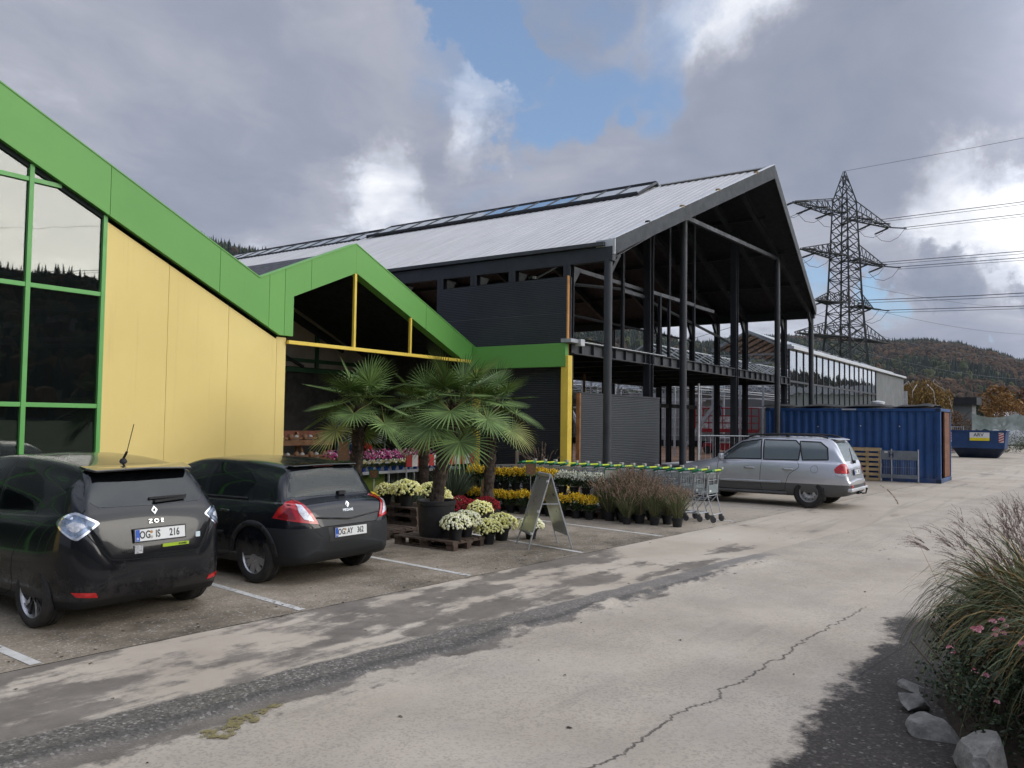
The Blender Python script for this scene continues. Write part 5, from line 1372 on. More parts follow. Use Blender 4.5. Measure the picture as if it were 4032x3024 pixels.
for x in (MT['ra'], MT['fa']):
    for y in (-0.775, 0.775): wheel(meg, x, y, 0.316, 0.20, 'cap', 0.205)
for s in (1, -1):
    o_ = Vector((-3*0.9, s*(0.74+3*0.42), 0)); dirv = Vector((0.905, -s*0.425, 0)).normalized(); U = Vector((0.425*s, 0.905, 0)).normalized()
    cpos = Vector((0.12, s*0.70, 0)); O = cpos-dirv*2; fr = (O, U, (0, 0, 1), dirv)
    # outline in (towards the centre, up)
    q = [(-0.26, 0.79), (-0.02, 0.755), (0.22, 0.715), (0.205, 0.75), (0.12, 0.88), (0.04, 0.965), (-0.03, 0.985), (-0.13, 0.965), (-0.20, 0.90)]
    L = [(-s*a, z) for a, z in q]
    base = cm.patch('rear_lamp', L, fr, RED, 0.010, step=0.03)
    q2 = [(-0.03, 0.945), (0.025, 0.935), (0.085, 0.86), (0.155, 0.755), (0.04, 0.785), (-0.01, 0.86)]
    cm.patch('lens', [(-s*a, z) for a, z in q2], fr, CLEAR, 0.016, parent=base, step=0.03)
    q3 = [(-0.22, 0.80), (-0.04, 0.78), (-0.07, 0.85), (-0.09, 0.92)]
    cm.patch('lens', [(-s*a, z) for a, z in q3], fr, REDD, 0.015, parent=base, step=0.03)
    cm.gap([(0.98, 1.15), (0.88, 0.97), (1.10, 0.72), (1.20, 0.45), (1.26, 0.30), (1.84, 0.28), (1.84, 0.97)], 'L' if s > 0 else 'R', 0.008, closed=False, smooth=3)
    cm.gap([(1.84, 0.28), (2.85, 0.28), (3.02, 0.6), (3.0, 0.95)], 'L' if s > 0 else 'R', 0.008, closed=False, smooth=3)
    cm.patch('door_handle', [(1.20, 0.80), (1.38, 0.805), (1.38, 0.835), (1.20, 0.83)], 'L' if s > 0 else 'R', GLOSSB, 0.022, thick=0.01)
    cm.patch('rub_strip', [(1.30, 0.535), (1.82, 0.53), (1.82, 0.575), (1.28, 0.58)], 'L' if s > 0 else 'R', PLAS, 0.010, thick=0.006)
    cm.patch('belt_trim', [(0.98, 0.968), (3.0, 0.945), (3.0, 0.965), (0.98, 0.99)], 'L' if s > 0 else 'R', PLAS, 0.008, thick=0.004)
    n = 22; R0, R1 = 0.352, 0.42; pl = [(0.74+cos(a)*R0, 0.326+sin(a)*R0) for a in [pi*(0.02+0.96*i/n) for i in range(n+1)]]+[(0.74+cos(a)*R1, 0.326+sin(a)*R1) for a in [pi*(0.98-0.96*i/n) for i in range(n+1)]]
    cm.patch('wheel_arch_lip', pl, 'L' if s > 0 else 'R', PLAS, 0.012, thick=0.006)
    mb = MB(); mb.box((2.78, s*0.88, 0.94), (2.9, s*1.03, 1.07), GLOSSB); mb.build('wing_mirror', meg, bevel=0.03, seg=3)
cm.gap([(-0.64, 1.0), (-0.62, 0.88), (-0.46, 0.68), (0.46, 0.68), (0.62, 0.88), (0.64, 1.0)], 'B', 0.009, closed=False, name='tailgate_joint')
cm.patch('tailgate_shelf', [(-0.52, 0.785), (0, 0.735), (0.52, 0.785), (0.50, 0.80), (0, 0.755), (-0.50, 0.80)], 'B', PLAS, 0.010, thick=0.012, step=0.04)
cm.patch('plate_recess', [(-0.34, 0.50), (0.34, 0.50), (0.36, 0.67), (-0.36, 0.67)], 'B', PLAS, 0.004)
plate(meg, (-0.004, 0.0, 0.60), (0, -1, 0), (0.06, 0, 1), (('OG', -0.162, 0.098), ('AY', -0.022, 0.098), ('362', 0.150, 0.098)))
mb = MB(); mb.beam((0.445, -0.15, 1.060), (0.43, 0.23, 1.055), 0.02, 0.02, PLAS); mb.box((0.33, -0.21, 1.01), (0.42, -0.10, 1.055), PLAS); mb.beam((0.40, -0.15, 1.05), (0.435, 0.2, 1.065), 0.03, 0.018, PLAS); mb.build('rear_wiper', meg)
mb = MB(); mb.box((0.515, -0.17, 1.36), (0.55, 0.17, 1.392), REDD); mb.build('brake_lamp', meg, bevel=0.005)
mb = MB(); mb.prism([(0.53, -0.55, 1.375), (0.47, -0.52, 1.37), (0.46, 0, 1.378), (0.47, 0.52, 1.37), (0.53, 0.55, 1.375), (0.62, 0.55, 1.388), (0.62, -0.55, 1.388)], (0, 0, 0.014), GLOSSB); mb.build('spoiler', meg, bevel=0.005)
rhomb(meg, (0.085, -0.0, 0.915), (0, -1, 0), (0.4, 0, 1), 0.085, 0.065)
tx('MEGANE', (0.060, 0.0, 0.85), 0.045, CHROME, meg, u=(0.3, 0, 1), sx=0.95)

# -------- silver estate off-roader
ST = dict(ra=0.93, fa=3.55, wr=0.355, arch=0.40, hw=0.92, cabin=(0.42, 3.25), seat=(2.30, 1.35), rw_depth=1.3, ws_x=2.4,
    stations=[0, 0.015, 0.03, 0.05, 0.08, 0.11, 0.15, 0.19, 0.23, 0.27, 0.31, 0.35, 0.4, 0.45, 0.55, 0.8, 1.2, 1.7, 2.2, 2.6, 3.0, 3.3, 3.6, 3.9, 4.2, 4.35, 4.42, 4.47, 4.5],
    curves=dict(
        zb=[(0, 0.42), (0.05, 0.36), (0.15, 0.31), (0.6, 0.27), (3.4, 0.26), (4.2, 0.30), (4.5, 0.42)],
        wb=[(0, 0.56), (0.05, 0.70), (0.15, 0.77), (0.5, 0.83), (3.6, 0.83), (4.2, 0.70), (4.5, 0.48)],
        zw=[(0, 0.55), (0.1, 0.64), (0.5, 0.72), (3.3, 0.72), (4.5, 0.56)],
        ww=[(0, 0.66), (0.03, 0.77), (0.08, 0.83), (0.15, 0.87), (0.3, 0.90), (1.0, 0.922), (2.2, 0.905), (3.6, 0.92), (4.1, 0.85), (4.35, 0.72), (4.5, 0.52)],
        zs=[(0, 0.64), (0.03, 0.68), (0.08, 0.80), (0.12, 0.98), (0.2, 1.06), (0.5, 1.09), (2.0, 1.075), (3.0, 1.05), (3.4, 1.02), (4.1, 0.90), (4.5, 0.68)],
        ws=[(0, 0.62), (0.03, 0.73), (0.08, 0.77), (0.12, 0.80), (0.3, 0.83), (0.7, 0.85), (2.2, 0.86), (3.3, 0.83), (3.9, 0.74), (4.3, 0.62), (4.5, 0.42)],
        zt=[(0, 0.67), (0.015, 0.685), (0.05, 0.70), (0.08, 0.86), (0.11, 1.02), (0.15, 1.12), (0.27, 1.36), (0.38, 1.56), (0.45, 1.63), (0.6, 1.655), (1.2, 1.68), (1.8, 1.68), (2.2, 1.66), (2.6, 1.58), (3.0, 1.32), (3.25, 1.15), (3.4, 1.09), (3.9, 1.0), (4.25, 0.90), (4.4, 0.80), (4.5, 0.72)],
        wt=[(0, 0.48), (0.05, 0.60), (0.11, 0.70), (0.2, 0.70), (0.4, 0.65), (0.6, 0.64), (1.5, 0.65), (2.3, 0.64), (3.0, 0.68), (3.4, 0.70), (3.9, 0.62), (4.3, 0.50), (4.5, 0.3)],
        cw=[(0, 0.02), (0.1, 0.03), (0.5, 0.045), (1.5, 0.05), (2.6, 0.045), (3.4, 0.035), (4.5, 0.02)]),
    side_windows=[[(2.10, 1.13), (2.7, 1.12), (3.12, 1.10), (2.92, 1.28), (2.6, 1.49), (2.14, 1.565)], [(1.20, 1.14), (2.0, 1.13), (2.03, 1.565), (1.30, 1.565), (1.17, 1.45)], [(0.52, 1.17), (1.08, 1.145), (1.16, 1.50), (1.17, 1.55), (0.72, 1.54), (0.55, 1.42)]],
    rear_window=[(-0.66, 1.13), (0.66, 1.13), (0.565, 1.55), (-0.565, 1.55)],
    windscreen=[(-0.66, 1.17), (0.66, 1.17), (0.58, 1.58), (-0.58, 1.58)])
PS = mat('silver_metallic_paint', fn=f_paint((0.52, 0.53, 0.56), 0.30, 0.55, dust=0.22, low=(0.13, 0.13, 0.13), zlow=0.575, coat=0.9))
suv = thing('parked_car', 'silver estate off-roader with roof rails and tow hitch parked before the blue container', 'car', (20.98, 4.62, 0), rz)
cs = Car(ST); cs.make(suv, PS)
for i, pl in enumerate(ST['side_windows']):
    cx_ = sum(p[0] for p in pl)/len(pl); cz_ = sum(p[1] for p in pl)/len(pl)
    for sd in 'LR': cs.patch('side_window', [((x-cx_)*1.035+cx_, (z-cz_)*1.06+cz_) for x, z in pl], sd, CARGLASS, 0.003)
    for sd in 'LR': cs.gap([((x-cx_)*1.05+cx_, (z-cz_)*1.09+cz_) for x, z in pl], sd, 0.030, off=0.005, name='window_seal', m=PLAS)
cs.patch('rear_window', [(y*1.03, (z-1.34)*1.05+1.34) for y, z in ST['rear_window']], 'B', CARGLASS, 0.004)
cs.patch('windscreen', [(y*1.03, (z-1.35)*1.04+1.35) for y, z in ST['windscreen']], 'F', CARGLASS, 0.004)
interior(suv, ST, SEATG)
for x in (ST['ra'], ST['fa']):
    for y in (-0.80, 0.80): wheel(suv, x, y, 0.355, 0.225, 'steel', 0.215)
for s in (1, -1):
    sd = 'L' if s > 0 else 'R'
    dirv = Vector((0.6, -s*0.8, 0)).normalized(); U = Vector((0.8*s, 0.6, 0)).normalized(); U = Vector((0.8, s*0.6, 0))
    cpos = Vector((0.15, s*0.84, 0)); O = cpos-dirv*2; fr = (O, U, (0, 0, 1), dirv)
    q = [(-0.16, 0.83), (0.13, 0.83), (0.175, 0.86), (0.19, 0.93), (0.13, 1.00), (0.06, 1.055), (-0.02, 1.075), (-0.10, 1.05), (-0.15, 0.96)]
    base = cs.patch('rear_lamp', q, fr, RED, 0.010, step=0.03)
    cs.patch('lens', [(-0.15, 0.785), (0.18, 0.785), (0.19, 0.84), (-0.155, 0.84)], fr, CLEAR, 0.012, parent=base, step=0.03)
    cs.patch('lens', [(-0.03, 0.86), (0.05, 0.86), (0.05, 0.90), (-0.03, 0.90)], fr, mat('bright_red_lens', (0.9, 0.06, 0.05), 0.15), 0.015, parent=base, step=0.03)
    cs.gap([(1.22, 1.10), (1.16, 0.95), (1.38, 0.78), (1.48, 0.5), (1.52, 0.40), (2.05, 0.37), (2.06, 1.10)], sd, 0.010, closed=False, smooth=3)
    cs.gap([(2.06, 0.37), (3.12, 0.37), (3.18, 0.6), (3.16, 1.08)], sd, 0.010, closed=False, smooth=2)
    for x in (1.28, 2.22): cs.patch('door_handle', [(x, 0.89), (x+0.05, 0.87), (x+0.22, 0.87), (x+0.26, 0.89), (x+0.22, 0.92), (x+0.05, 0.92)], sd, ALLOY, 0.02, thick=0.012, smooth=2)
    cs.patch('side_moulding', [(1.58, 0.56), (3.12, 0.545), (3.12, 0.60), (1.56, 0.615)], sd, mat('silver_moulding', (0.42, 0.43, 0.45), 0.4, 0.3), 0.016, thick=0.008)
    cs.patch('sill', [(1.46, 0.30), (3.2, 0.29), (3.2, 0.355), (1.44, 0.365)], sd, mat('grey_sill', (0.12, 0.12, 0.12), 0.5), 0.02, thick=0.01)
    n = 16; cs.gap([(0.80+cos(2*pi*i/n)*0.085, 0.92+sin(2*pi*i/n)*0.085) for i in range(n)], sd, 0.006, name='fuel_flap_joint') if s > 0 else None
    mb = MB()
    mb.tube([(2.55, s*0.60, 1.60), (2.35, s*0.63, 1.685), (1.9, s*0.64, 1.725), (1.1, s*0.64, 1.725), (0.75, s*0.63, 1.71), (0.55, s*0.62, 1.655)], 0.022, PLAS, 8)
    mb.box((1.45, s*0.64-0.02, 1.66), (1.53, s*0.64+0.02, 1.72), PLAS); mb.build('roof_rail', suv)
    mb = MB(); mb.box((2.98, s*0.90, 1.07), (3.10, s*1.08, 1.23), mat('silver_mirror_shell', (0.44, 0.455, 0.49), 0.35, 0.5)); mb.build('wing_mirror', suv, bevel=0.045, seg=4)
    cs.patch('reflector', [(s*0.60, 0.50), (s*0.72, 0.50), (s*0.72, 0.575), (s*0.60, 0.575)], 'B', RED, 0.012, step=0.03)
    mb = MB(); mb.box((0.58, s*0.70, 0.20), (0.60, s*0.90, 0.50), PLAS); mb.box((3.16, s*0.70, 0.20), (3.18, s*0.90, 0.48), PLAS); mb.build('mud_flap', suv)
mb = MB(); mb.tube([(0.05, 0, 0.40), (-0.08, 0, 0.36), (-0.15, 0, 0.37), (-0.17, 0, 0.46)], 0.018, PLAS, 8); mb.lathe([(0.0001, .03), (0.02, .02), (0.027, 0), (0.02, -.02), (0.0001, -.03)], PLAS, 12, c=(-0.17, 0, 0.475)); mb.box((-0.02, -0.09, 0.34), (0.06, 0.09, 0.42), PLAS); mb.build('tow_hitch', suv)
mb = MB(); mb.box((-0.03, -0.80, 0.42), (0.08, 0.80, 0.50), TRIML); mb.build('bumper_trim', suv, bevel=0.02)
mb = MB(); mb.prism([(0.40, -0.60, 1.615), (0.33, -0.56, 1.60), (0.33, 0.56, 1.60), (0.40, 0.60, 1.615), (0.5, 0.6, 1.635), (0.5, -0.6, 1.635)], (0, 0, 0.018), mat('silver_spoiler', (0.44, 0.455, 0.49), 0.35, 0.5)); mb.build('spoiler', suv, bevel=0.006)
plate(suv, (0.045, 0.0, 0.86), (0, -1, 0), (0.2, 0, 1), (('OG', -0.152, 0.10), ('S', -0.03, 0.10), ('428', 0.155, 0.10)))
mb = MB(); mb.tube([(2.50, 0.3, 1.60), (2.25, 0.3, 1.88)], 0.005, PLAS, 5); mb.build('aerial', suv)
mb = MB(); mb.beam((0.15, 0.0, 1.13), (0.30, -0.3, 1.40), 0.03, 0.02, PLAS); mb.box((0.08, -0.06, 1.06), (0.16, 0.06, 1.13), PLAS); mb.build('rear_wiper', suv)

# -------- low trailer shape in place of a white car's bonnet behind the silver car
tl = thing('bonnet_stand_in', 'low trailer shape with flat white lid, standing in for a white car bonnet behind the trolleys and the silver car', 'trailer', (22.95, 9.1, 0))
WLID = mat('white_lid', (0.62, 0.62, 0.61), 0.35, var=0.06, dirt=0.15)
mb = MB(); mb.box((-0.75, -1.3, 0.38), (0.75, 1.2, 0.72), mat('trailer_grey', (0.25, 0.25, 0.25), 0.5, 0.3, dirt=0.3)); mb.build('body', tl, bevel=0.02)
mb = MB(); mb.prism([(-0.78, -1.33, 0.73), (-0.78, 1.23, 0.73), (-0.78, 1.18, 0.80), (-0.78, -1.25, 0.90)], (1.56, 0, 0), WLID); mb.build('lid', tl, bevel=0.03, seg=3)
mb = MB(); mb.beam((0, 1.2, 0.42), (0, 2.3, 0.42), 0.07, 0.07, GALV); mb.build('drawbar', tl)
for y in (-0.82, 0.82): wheel(tl, y, -0.2, 0.27, 0.15, 'steel', 0.17).rotation_euler = (0, 0, 0)
# ------------------------------------------------------------------ container, skip and other yard things
def f_cont(t, co, b):
    P = t.coord('Object'); x, y, z = t.sep(P)
    c = t.ramp(t.noise(P, 1.2, 6, 0.65), ((0.3, (0.012, 0.052, 0.165)), (0.5, (0.016, 0.070, 0.215)), (0.72, (0.026, 0.090, 0.26))))
    st = t.noise(t.mapv(P, sc=(3, 3, 0.5)), 1.6, 8, 0.75)
    c = t.mix(st.ss(0.56, 0.76)*0.6, c, (0.07, 0.065, 0.065)); c = t.mix(z.ss(0.6, 0.0)*t.noise(P, 4, 7, 0.7).ss(0.3, 0.7)*0.5, c, (0.11, 0.10, 0.085))
    c = t.mix((t.noise(P, 7, 8, 0.8) + z.ss(0.5, 0.0)*0.1).ss(0.68, 0.74)*0.8, c, (0.10, 0.04, 0.018))
    b.inputs['Roughness'].default_value = 0.5
    return c
CBLUE = mat('weathered_blue_paint', fn=f_cont)
CBLUED = mat('dark_blue_paint', (0.012, 0.028, 0.07), 0.55, var=0.25, vs=2, dirt=0.3)
RUSTW = mat('brown_plywood', (0.17, 0.07, 0.035), 0.8, var=0.25, vs=3)
WOODN = mat('fresh_pine', (0.52, 0.38, 0.20), 0.75, var=0.2, vs=5, bump=0.15, bs=30)
WOODO = mat('weathered_pallet_wood', (0.085, 0.058, 0.042), 0.85, var=0.45, vs=7, bump=0.3, bs=40)
WOODM = mat('brown_timber', (0.20, 0.10, 0.05), 0.8, var=0.3, vs=5)
TARP = mat('black_tarpaulin', (0.016, 0.016, 0.014), 0.75, var=0.35, vs=3, bump=0.5, bs=8)
ct = thing('shipping_container', 'long blue corrugated shipping container with open end doors', 'container', (31.87, 4.36, 0))
CW, CLn, CH = 2.44, 6.06, 2.59
mb = MB()                                   # long corrugated side facing the road
def corr(x, out, y0, y1, z0, z1):
    vs = []; fs = []; y = y0; pr_ = []
    pit = 0.278
    while y < y1-0.01: pr_ += [(y, 0), (min(y1, y+0.072), 0), (min(y1, y+0.14), 0.036), (min(y1, y+0.21), 0.036)]; y += pit
    pr_.append((y1, 0))
    for yy, d in pr_: vs += [(x+out*d, yy, z0), (x+out*d, yy, z1)]
    for i in range(len(pr_)-1): fs.append((2*i, 2*i+2, 2*i+3, 2*i+1))
    return vs, fs
for x, out in ((0.03, 1), (CW-0.03, -1)):
    v, f = corr(x, out, 0.12, CLn-0.12, 0.16, CH-0.10); mb.fixn = False; mb.add(v, f, CBLUE)
mb.build('side_wall', ct)
mb = MB()
for x in (0, CW-0.09):
    mb.box((x, 0, 0), (x+0.09, CLn, 0.16), CBLUE); mb.box((x, 0, CH-0.11), (x+0.09, CLn, CH), CBLUE)
    for y in (0, CLn-0.14): mb.box((x-0.004, y-0.003, 0.0), (x+0.13, y+0.14, CH+0.012), CBLUE)
    for y in (-0.01, CLn-0.16):
        for z in (0, CH-0.12): mb.box((x-0.01, y, z), (x+0.14, y+0.17, z+0.125), CBLUED)
mb.box((0.09, 0.0, 0.0), (CW-.09, 0.1, 0.15), CBLUE); mb.box((.09, 0.0, CH-0.1), (CW-.09, 0.1, CH), CBLUE)
mb.build('frame', ct, bevel=0.008)
mb = MB(); mb.box((0.09, 0.1, CH-0.05), (CW-0.09, CLn-0.1, CH-0.02), CBLUED); mb.box((0.09, 0.05, 0.1), (CW-0.09, CLn, 0.15), RUSTW); mb.box((0.1, CLn-0.1, 0.15), (CW-.1, CLn-.04, CH-.1), CBLUED); mb.build('roof', ct)
for i, (x, a) in enumerate(((0.06, 0.0), (CW-0.06, 0.0))):
    mb = MB(); s = 1 if i else -1
    # doors swung open: one folded back along the side, one standing off the far corner
    if i: mb.box((CW-0.02, -1.1, 0.17), (CW+0.03, -0.02, CH-0.12), CBLUE); mb.tube([(CW-0.05, -0.7, 0.15), (CW-0.05, -0.7, CH-0.1)], 0.02, GALV, 6); mb.tube([(CW-0.05, -0.4, 0.15), (CW-0.05, -0.4, CH-0.1)], 0.02, GALV, 6)
    else: mb.box((-0.04, -0.0, 0.17), (-0.005, 0.10, CH-0.12), CBLUE); mb.tube([(0.16, 0.05, 0.15), (0.16, 0.05, CH-0.1)], 0.022, GALV, 6); mb.box((0.12, 0.02, 0.3), (0.3, 0.06, CH-.2), CBLUE)
    if i: mb = MB(); mb.box((CW-1.35, 0.02, 0.17), (CW-0.12, 0.07, CH-0.12), RUSTW)
    mb.build('door', ct)
mb = MB(); mb.box((-0.006, 2.75, CH-0.07), (-0.001, 3.25, CH-0.02), TRIML); mb.build('label_plate', ct)
mb = MB()
for y in (1.3, 2.6, 4.1): mb.lathe([(0.0001, 0), (0.022, 0)], PLATEW, 10, c=(0.0, y, 1.95 if y < 4 else 1.9), axis='x')
mb.build('bolt_cap', ct)
# tarpaulin and rubble on the roof
random.seed(3)
mb = MB(); vs = []; fs = []; nx, ny = 10, 60
for j in range(ny+1):
    y = -0.0 + 6.0*j/ny; hgt = 0.05+0.10*abs(sin(y*1.9+0.6))+0.04*mn.noise(Vector((y*2, 0, 0)))
    for i in range(nx+1):
        u = i/nx; z = CH + 0.012 + hgt*min(1, u*6)*min(1, (1-u)*6) + 0.04*mn.noise(Vector((u*5, y*2.5, 2)))*min(1, u*5)
        vs.append((0.0+u*(CW-0.05) - (0.03 if i == 0 else 0), y, max(CH+0.013, z) if 0 < i < nx else CH+0.013+hgt*0.4))
for j in range(ny):
    for i in range(nx): k = j*(nx+1)+i; fs.append((k, k+nx+1, k+nx+2, k+1))
mb.add(vs, fs, TARP)
o = mb.build('tarpaulin', smooth=True, loc=(31.87, 4.6, 0)); o.modifiers.new('s', 'SOLIDIFY').thickness = 0.012
tag(o, 'rumpled black tarpaulin spread over the roof of the blue container', 'tarpaulin')
for (x, y, r_, lb) in ((33.0, 6.6, 0.26, 'white bag lying on the tarpaulin of the container'),):
    mb = MB(); mb.lathe([(0.0001, r_*0.7), (r_*0.7, r_*0.55), (r_, 0.12), (r_*0.8, 0)], WPL, 12, c=(0, 0, 0)); o = mb.build('sack', smooth=True, loc=(x, y, CH+0.13)); tag(o, lb, 'sack')

def pallet(name='wooden_pallet', m=WOODO, top=5, L=1.2, Wd=0.8):
    """Euro pallet lying, long side along local y, base at z = 0"""
    t = thing(name, 'x', 'pallet')
    mb = MB(); xs_ = [0.0725, Wd/2, Wd-0.0725]
    for x in xs_: mb.box((x-0.05, 0, 0), (x+0.05, L, 0.022), m)
    mb.build('bottom_board', t)
    mb = MB()
    for x in xs_:
        for y in (0.0725, L/2, L-0.0725): mb.box((x-0.05, y-0.0725, 0.022), (x+0.05, y+0.0725, 0.10), m)
    mb.split('block', t)
    mb = MB()
    for y in (0.0725, L/2, L-0.0725): mb.box((0, y-0.0725, 0.10), (Wd, y+0.0725, 0.122), m)
    mb.build('stringer_board', t)
    ws_ = [0.145, 0.10, 0.145, 0.10, 0.145]; gap = (Wd-sum(ws_))/4; x = 0
    mb = MB()
    for w in ws_: mb.box((x, 0, 0.122), (x+w, L, 0.144), m); x += w+gap
    mb.build('deck_board', t)
    return t
def lean_pallet():
    t = thing('wooden_pallet', 'pale new wooden pallet standing upright against the blue container', 'pallet', (31.62, 6.22, 0), 0, )
    mb = MB()
    for i in range(7): z = 0.02+i*0.173; mb.box((-0.022, 0, z), (0, 1.0, z+0.10 if i else z+0.09), WOODN)
    mb.build('deck_board', t)
    mb = MB()
    for y in (0.0, 0.42, 0.9): mb.box((0.0, y, 0), (0.022, y+0.10, 1.18), WOODN)
    mb.build('stringer_board', t)
    mb = MB()
    for y in (0.0, 0.42, 0.9):
        for z in (0.0, 0.53, 1.08): mb.box((0.022, y, z), (0.10, y+0.10, z+0.10), WOODN)
    mb.split('block', t)
    mb = MB()
    for z in (0.0, 0.53, 1.08): mb.box((0.10, 0, z), (0.122, 1.0, z+0.10), WOODN)
    mb.build('bottom_board', t)
lean_pallet()
# grey site barrier with an H
br = thing('site_barrier', 'grey mesh site barrier with a letter H before the blue container', 'barrier', (31.45, 5.0, 0))
GREYB = mat('grey_barrier_board', (0.17, 0.19, 0.21), 0.6, var=0.15)
mb = MB(); mb.box((-0.02, 0, 0.78), (0.02, 1.2, 1.10), GREYB); b1 = mb.build('board', br)
text_mesh('lettering', 'H', 0.25, mat('sign_navy', (0.01, 0.02, 0.08), 0.5), b1, frame_mw((-0.024, 0.86, 0.94), (0, -1, 0), (0, 0, 1)), 0.002, bold=0.004)
mb = MB(); mb.box((-0.024, 0.97, 1.02), (-0.0205, 1.08, 1.07), PLATEW); mb.build('label_plate', b1)
mb = MB(); mb.box((-0.02, 0, 0.14), (0.02, 1.2, 0.27), GREYB); mb.build('foot_board', br)
for y in (0.0, 0.85, 1.2):
    mb = MB(); mb.tube([(0, y, 0), (0, y, 1.16)], 0.022, GALV, 8); mb.build('post', br)
mb = MB()
for i in range(22): y = 0.03+i*0.055; mb.tube([(0, y, 0.27), (0, y, 0.78)], 0.003, GALV, 4, cap=False)
mb.tube([(0, 0, 0.52), (0, 1.2, 0.52)], 0.003, GALV, 4); mb.build('mesh', br)

# blue waste skip
sk = thing('waste_skip', 'dark blue open waste skip with red and white warning stripes', 'skip', (60.0, 6.4, 0))
SKB = mat('skip_blue', (0.014, 0.050, 0.150), 0.5, var=0.2, vs=2, dirt=0.25)
SKD = mat('skip_blue_dark', (0.010, 0.022, 0.055), 0.55, var=0.2, vs=2, dirt=0.3)
def skip_side(y, s):
    return None
# end face toward the camera (-x side): X = 0 plane, trapezoid in y; long side at y = min facing the road
prof = [(-1.35, 1.60), (-1.15, 0.0), (0.75, 0.0), (1.35, 0.95), (1.35, 1.60)]  # y,z (length)
mb = MB()
lo = [(0.55, -1.30, 0.0), (0.55, 0.80, 0.0), (1.75, 0.80, 0.0), (1.75, -1.30, 0.0)]
mid = [(0.0, -1.75, 0.62), (0.0, 1.15, 0.62), (2.3, 1.15, 0.62), (2.3, -1.75, 0.62)]
hi = [(0.0, -1.85, 1.70), (0.0, 1.50, 1.70), (2.3, 1.50, 1.70), (2.3, -1.85, 1.70)]
mb.add(lo+mid+hi, [(0, 3, 2, 1)]+[(a, (a+1) % 4, (a+1) % 4+4, a+4) for a in range(4)], SKD)
mb.add(mid+hi, [(a, (a+1) % 4, (a+1) % 4+4, a+4) for a in range(4)], SKB); sko = mb.build('tub', sk); sko.modifiers.new('s', 'SOLIDIFY').thickness = 0.03
mb = MB()
for a in range(4): p, q = Vector(hi[a]), Vector(hi[(a+1) % 4]); mb.beam(p, q, 0.10, 0.09, SKB)
mb.build('rim', sk)
WHR = mat('warning_white', (0.6, 0.58, 0.56), 0.5); RDR = mat('warning_red', (0.42, 0.03, 0.03), 0.5)
def stripes(par, o, r, u, w, h, n, name='warning_stripe'):
    mw = frame_mw(o, r, u); mb = MB(); mb.add([mw @ Vector(v) for v in ((0, 0, 0), (w, 0, 0), (w, h, 0), (0, h, 0))], [(0, 1, 2, 3)], WHR)
    st = h/n
    for k in range(n):
        y0 = k*st; pts = [(0, y0), (w, min(h, y0+st*0.9)), (w, min(h, y0+st*1.4)), (0, min(h, y0+st*0.5))]
        mb.add([mw @ Vector((x, y, 0.004)) for x, y in pts], [(0, 1, 2, 3)], RDR)
    return mb.build(name, par)
stripes(sk, (-0.04, -1.45, 1.0), (0, -1, 0), (0, 0, 1), 0.28, 0.62, 4); stripes(sk, (-0.04, 1.40, 1.0), (0, -1, 0), (0, 0, 1), 0.24, 0.62, 4)
mb = MB(); mb.box((-0.045, -0.95, 1.28), (-0.035, 0.15, 1.62), PLATEW); s1 = mb.build('sign', sk)
mb = MB(); mb.box((-0.047, -0.95, 1.10), (-0.037, 0.15, 1.28), mat('sign_yellow', (0.75, 0.62, 0.02), 0.5)); mb.build('sign_band', s1)
text_mesh('lettering', 'ARV', 0.30, mat('sign_grey', (0.03, 0.05, 0.05), 0.5), s1, frame_mw((-0.05, -0.35, 1.46), (0, -1, 0), (0, 0, 1)), 0.002, bold=0.004)
# mesh fence section with warning boards behind the container
fe = thing('site_fence', 'leaning grey mesh site fence with red and white boards left of the skip', 'fence', (63.5, 8.2, 0))
for y in (-0.9, 0.9):
    mb = MB(); mb.tube([(0, y, 0), (0, y, 2.0)], 0.03, GALV, 6); mb.build('post', fe)
mb = MB()
for i in range(16): mb.tube([(0, -0.9+i*0.12, 0.1), (0, -0.9+i*0.12, 1.95)], 0.008, GALV, 4)
for z in (0.1, 1.0, 1.95): mb.tube([(0, -.9, z), (0, .9, z)], 0.015, GALV, 4)
mb.build('mesh', fe)
stripes(fe, (-0.06, 0.7, 0.75), (0, -1, 0), (0, 0, 1), 1.3, 0.25, 1); stripes(fe, (-0.06, 0.7, 0.2), (0, -1, 0), (0, 0, 1), 1.3, 0.2, 1)
# pale netting on posts, beds behind
NET = mat('pale_green_net', (0.36, 0.42, 0.38), 0.8, var=0.25, vs=1.2, alpha=0.8)
nf = thing('netting_fence', 'pale green netting hung from posts above the vegetable beds', 'net', (76, 6.2, 0))
mb = MB(); vs = []; fs = []; n = 60
for i in range(n+1):
    y = 1.9-9.0*i/n; sag = 0.32*abs(sin(i*pi/20)); 
    for k, z in enumerate((3.05-sag, 2.4, 1.75+0.06*sin(i*1.3))): vs.append((0.25*mn.noise(Vector((y*1.3, z, 0))), y, z))
for i in range(n):
    for k in range(2): a = i*3+k; fs.append((a, a+1, a+4, a+3))
mb.add(vs, fs, NET); mb.build('net', nf, smooth=True)
for i in range(4):
    mb = MB(); mb.tube([(0.1, 1.9-3*i, 0), (0.1, 1.9-3*i, 3.2)], 0.04, GALV, 6); mb.build('post', nf)
random.seed(21)
mb = MB(); mb.fixn = False
cents = [((74+random.uniform(-1, 3), 7.5-i*0.55, random.uniform(0.4, 1.1)), random.uniform(0.4, 0.8)) for i in range(22)]
leaf_cloud(mb, L_GR, cents, 5200, 0, 0.12); tag(mb.build('vegetable_bed'), 'green vegetable bed growing under the netting beyond the skip', 'vegetable bed', kind='stuff')
mb = MB(); mb.fixn = False
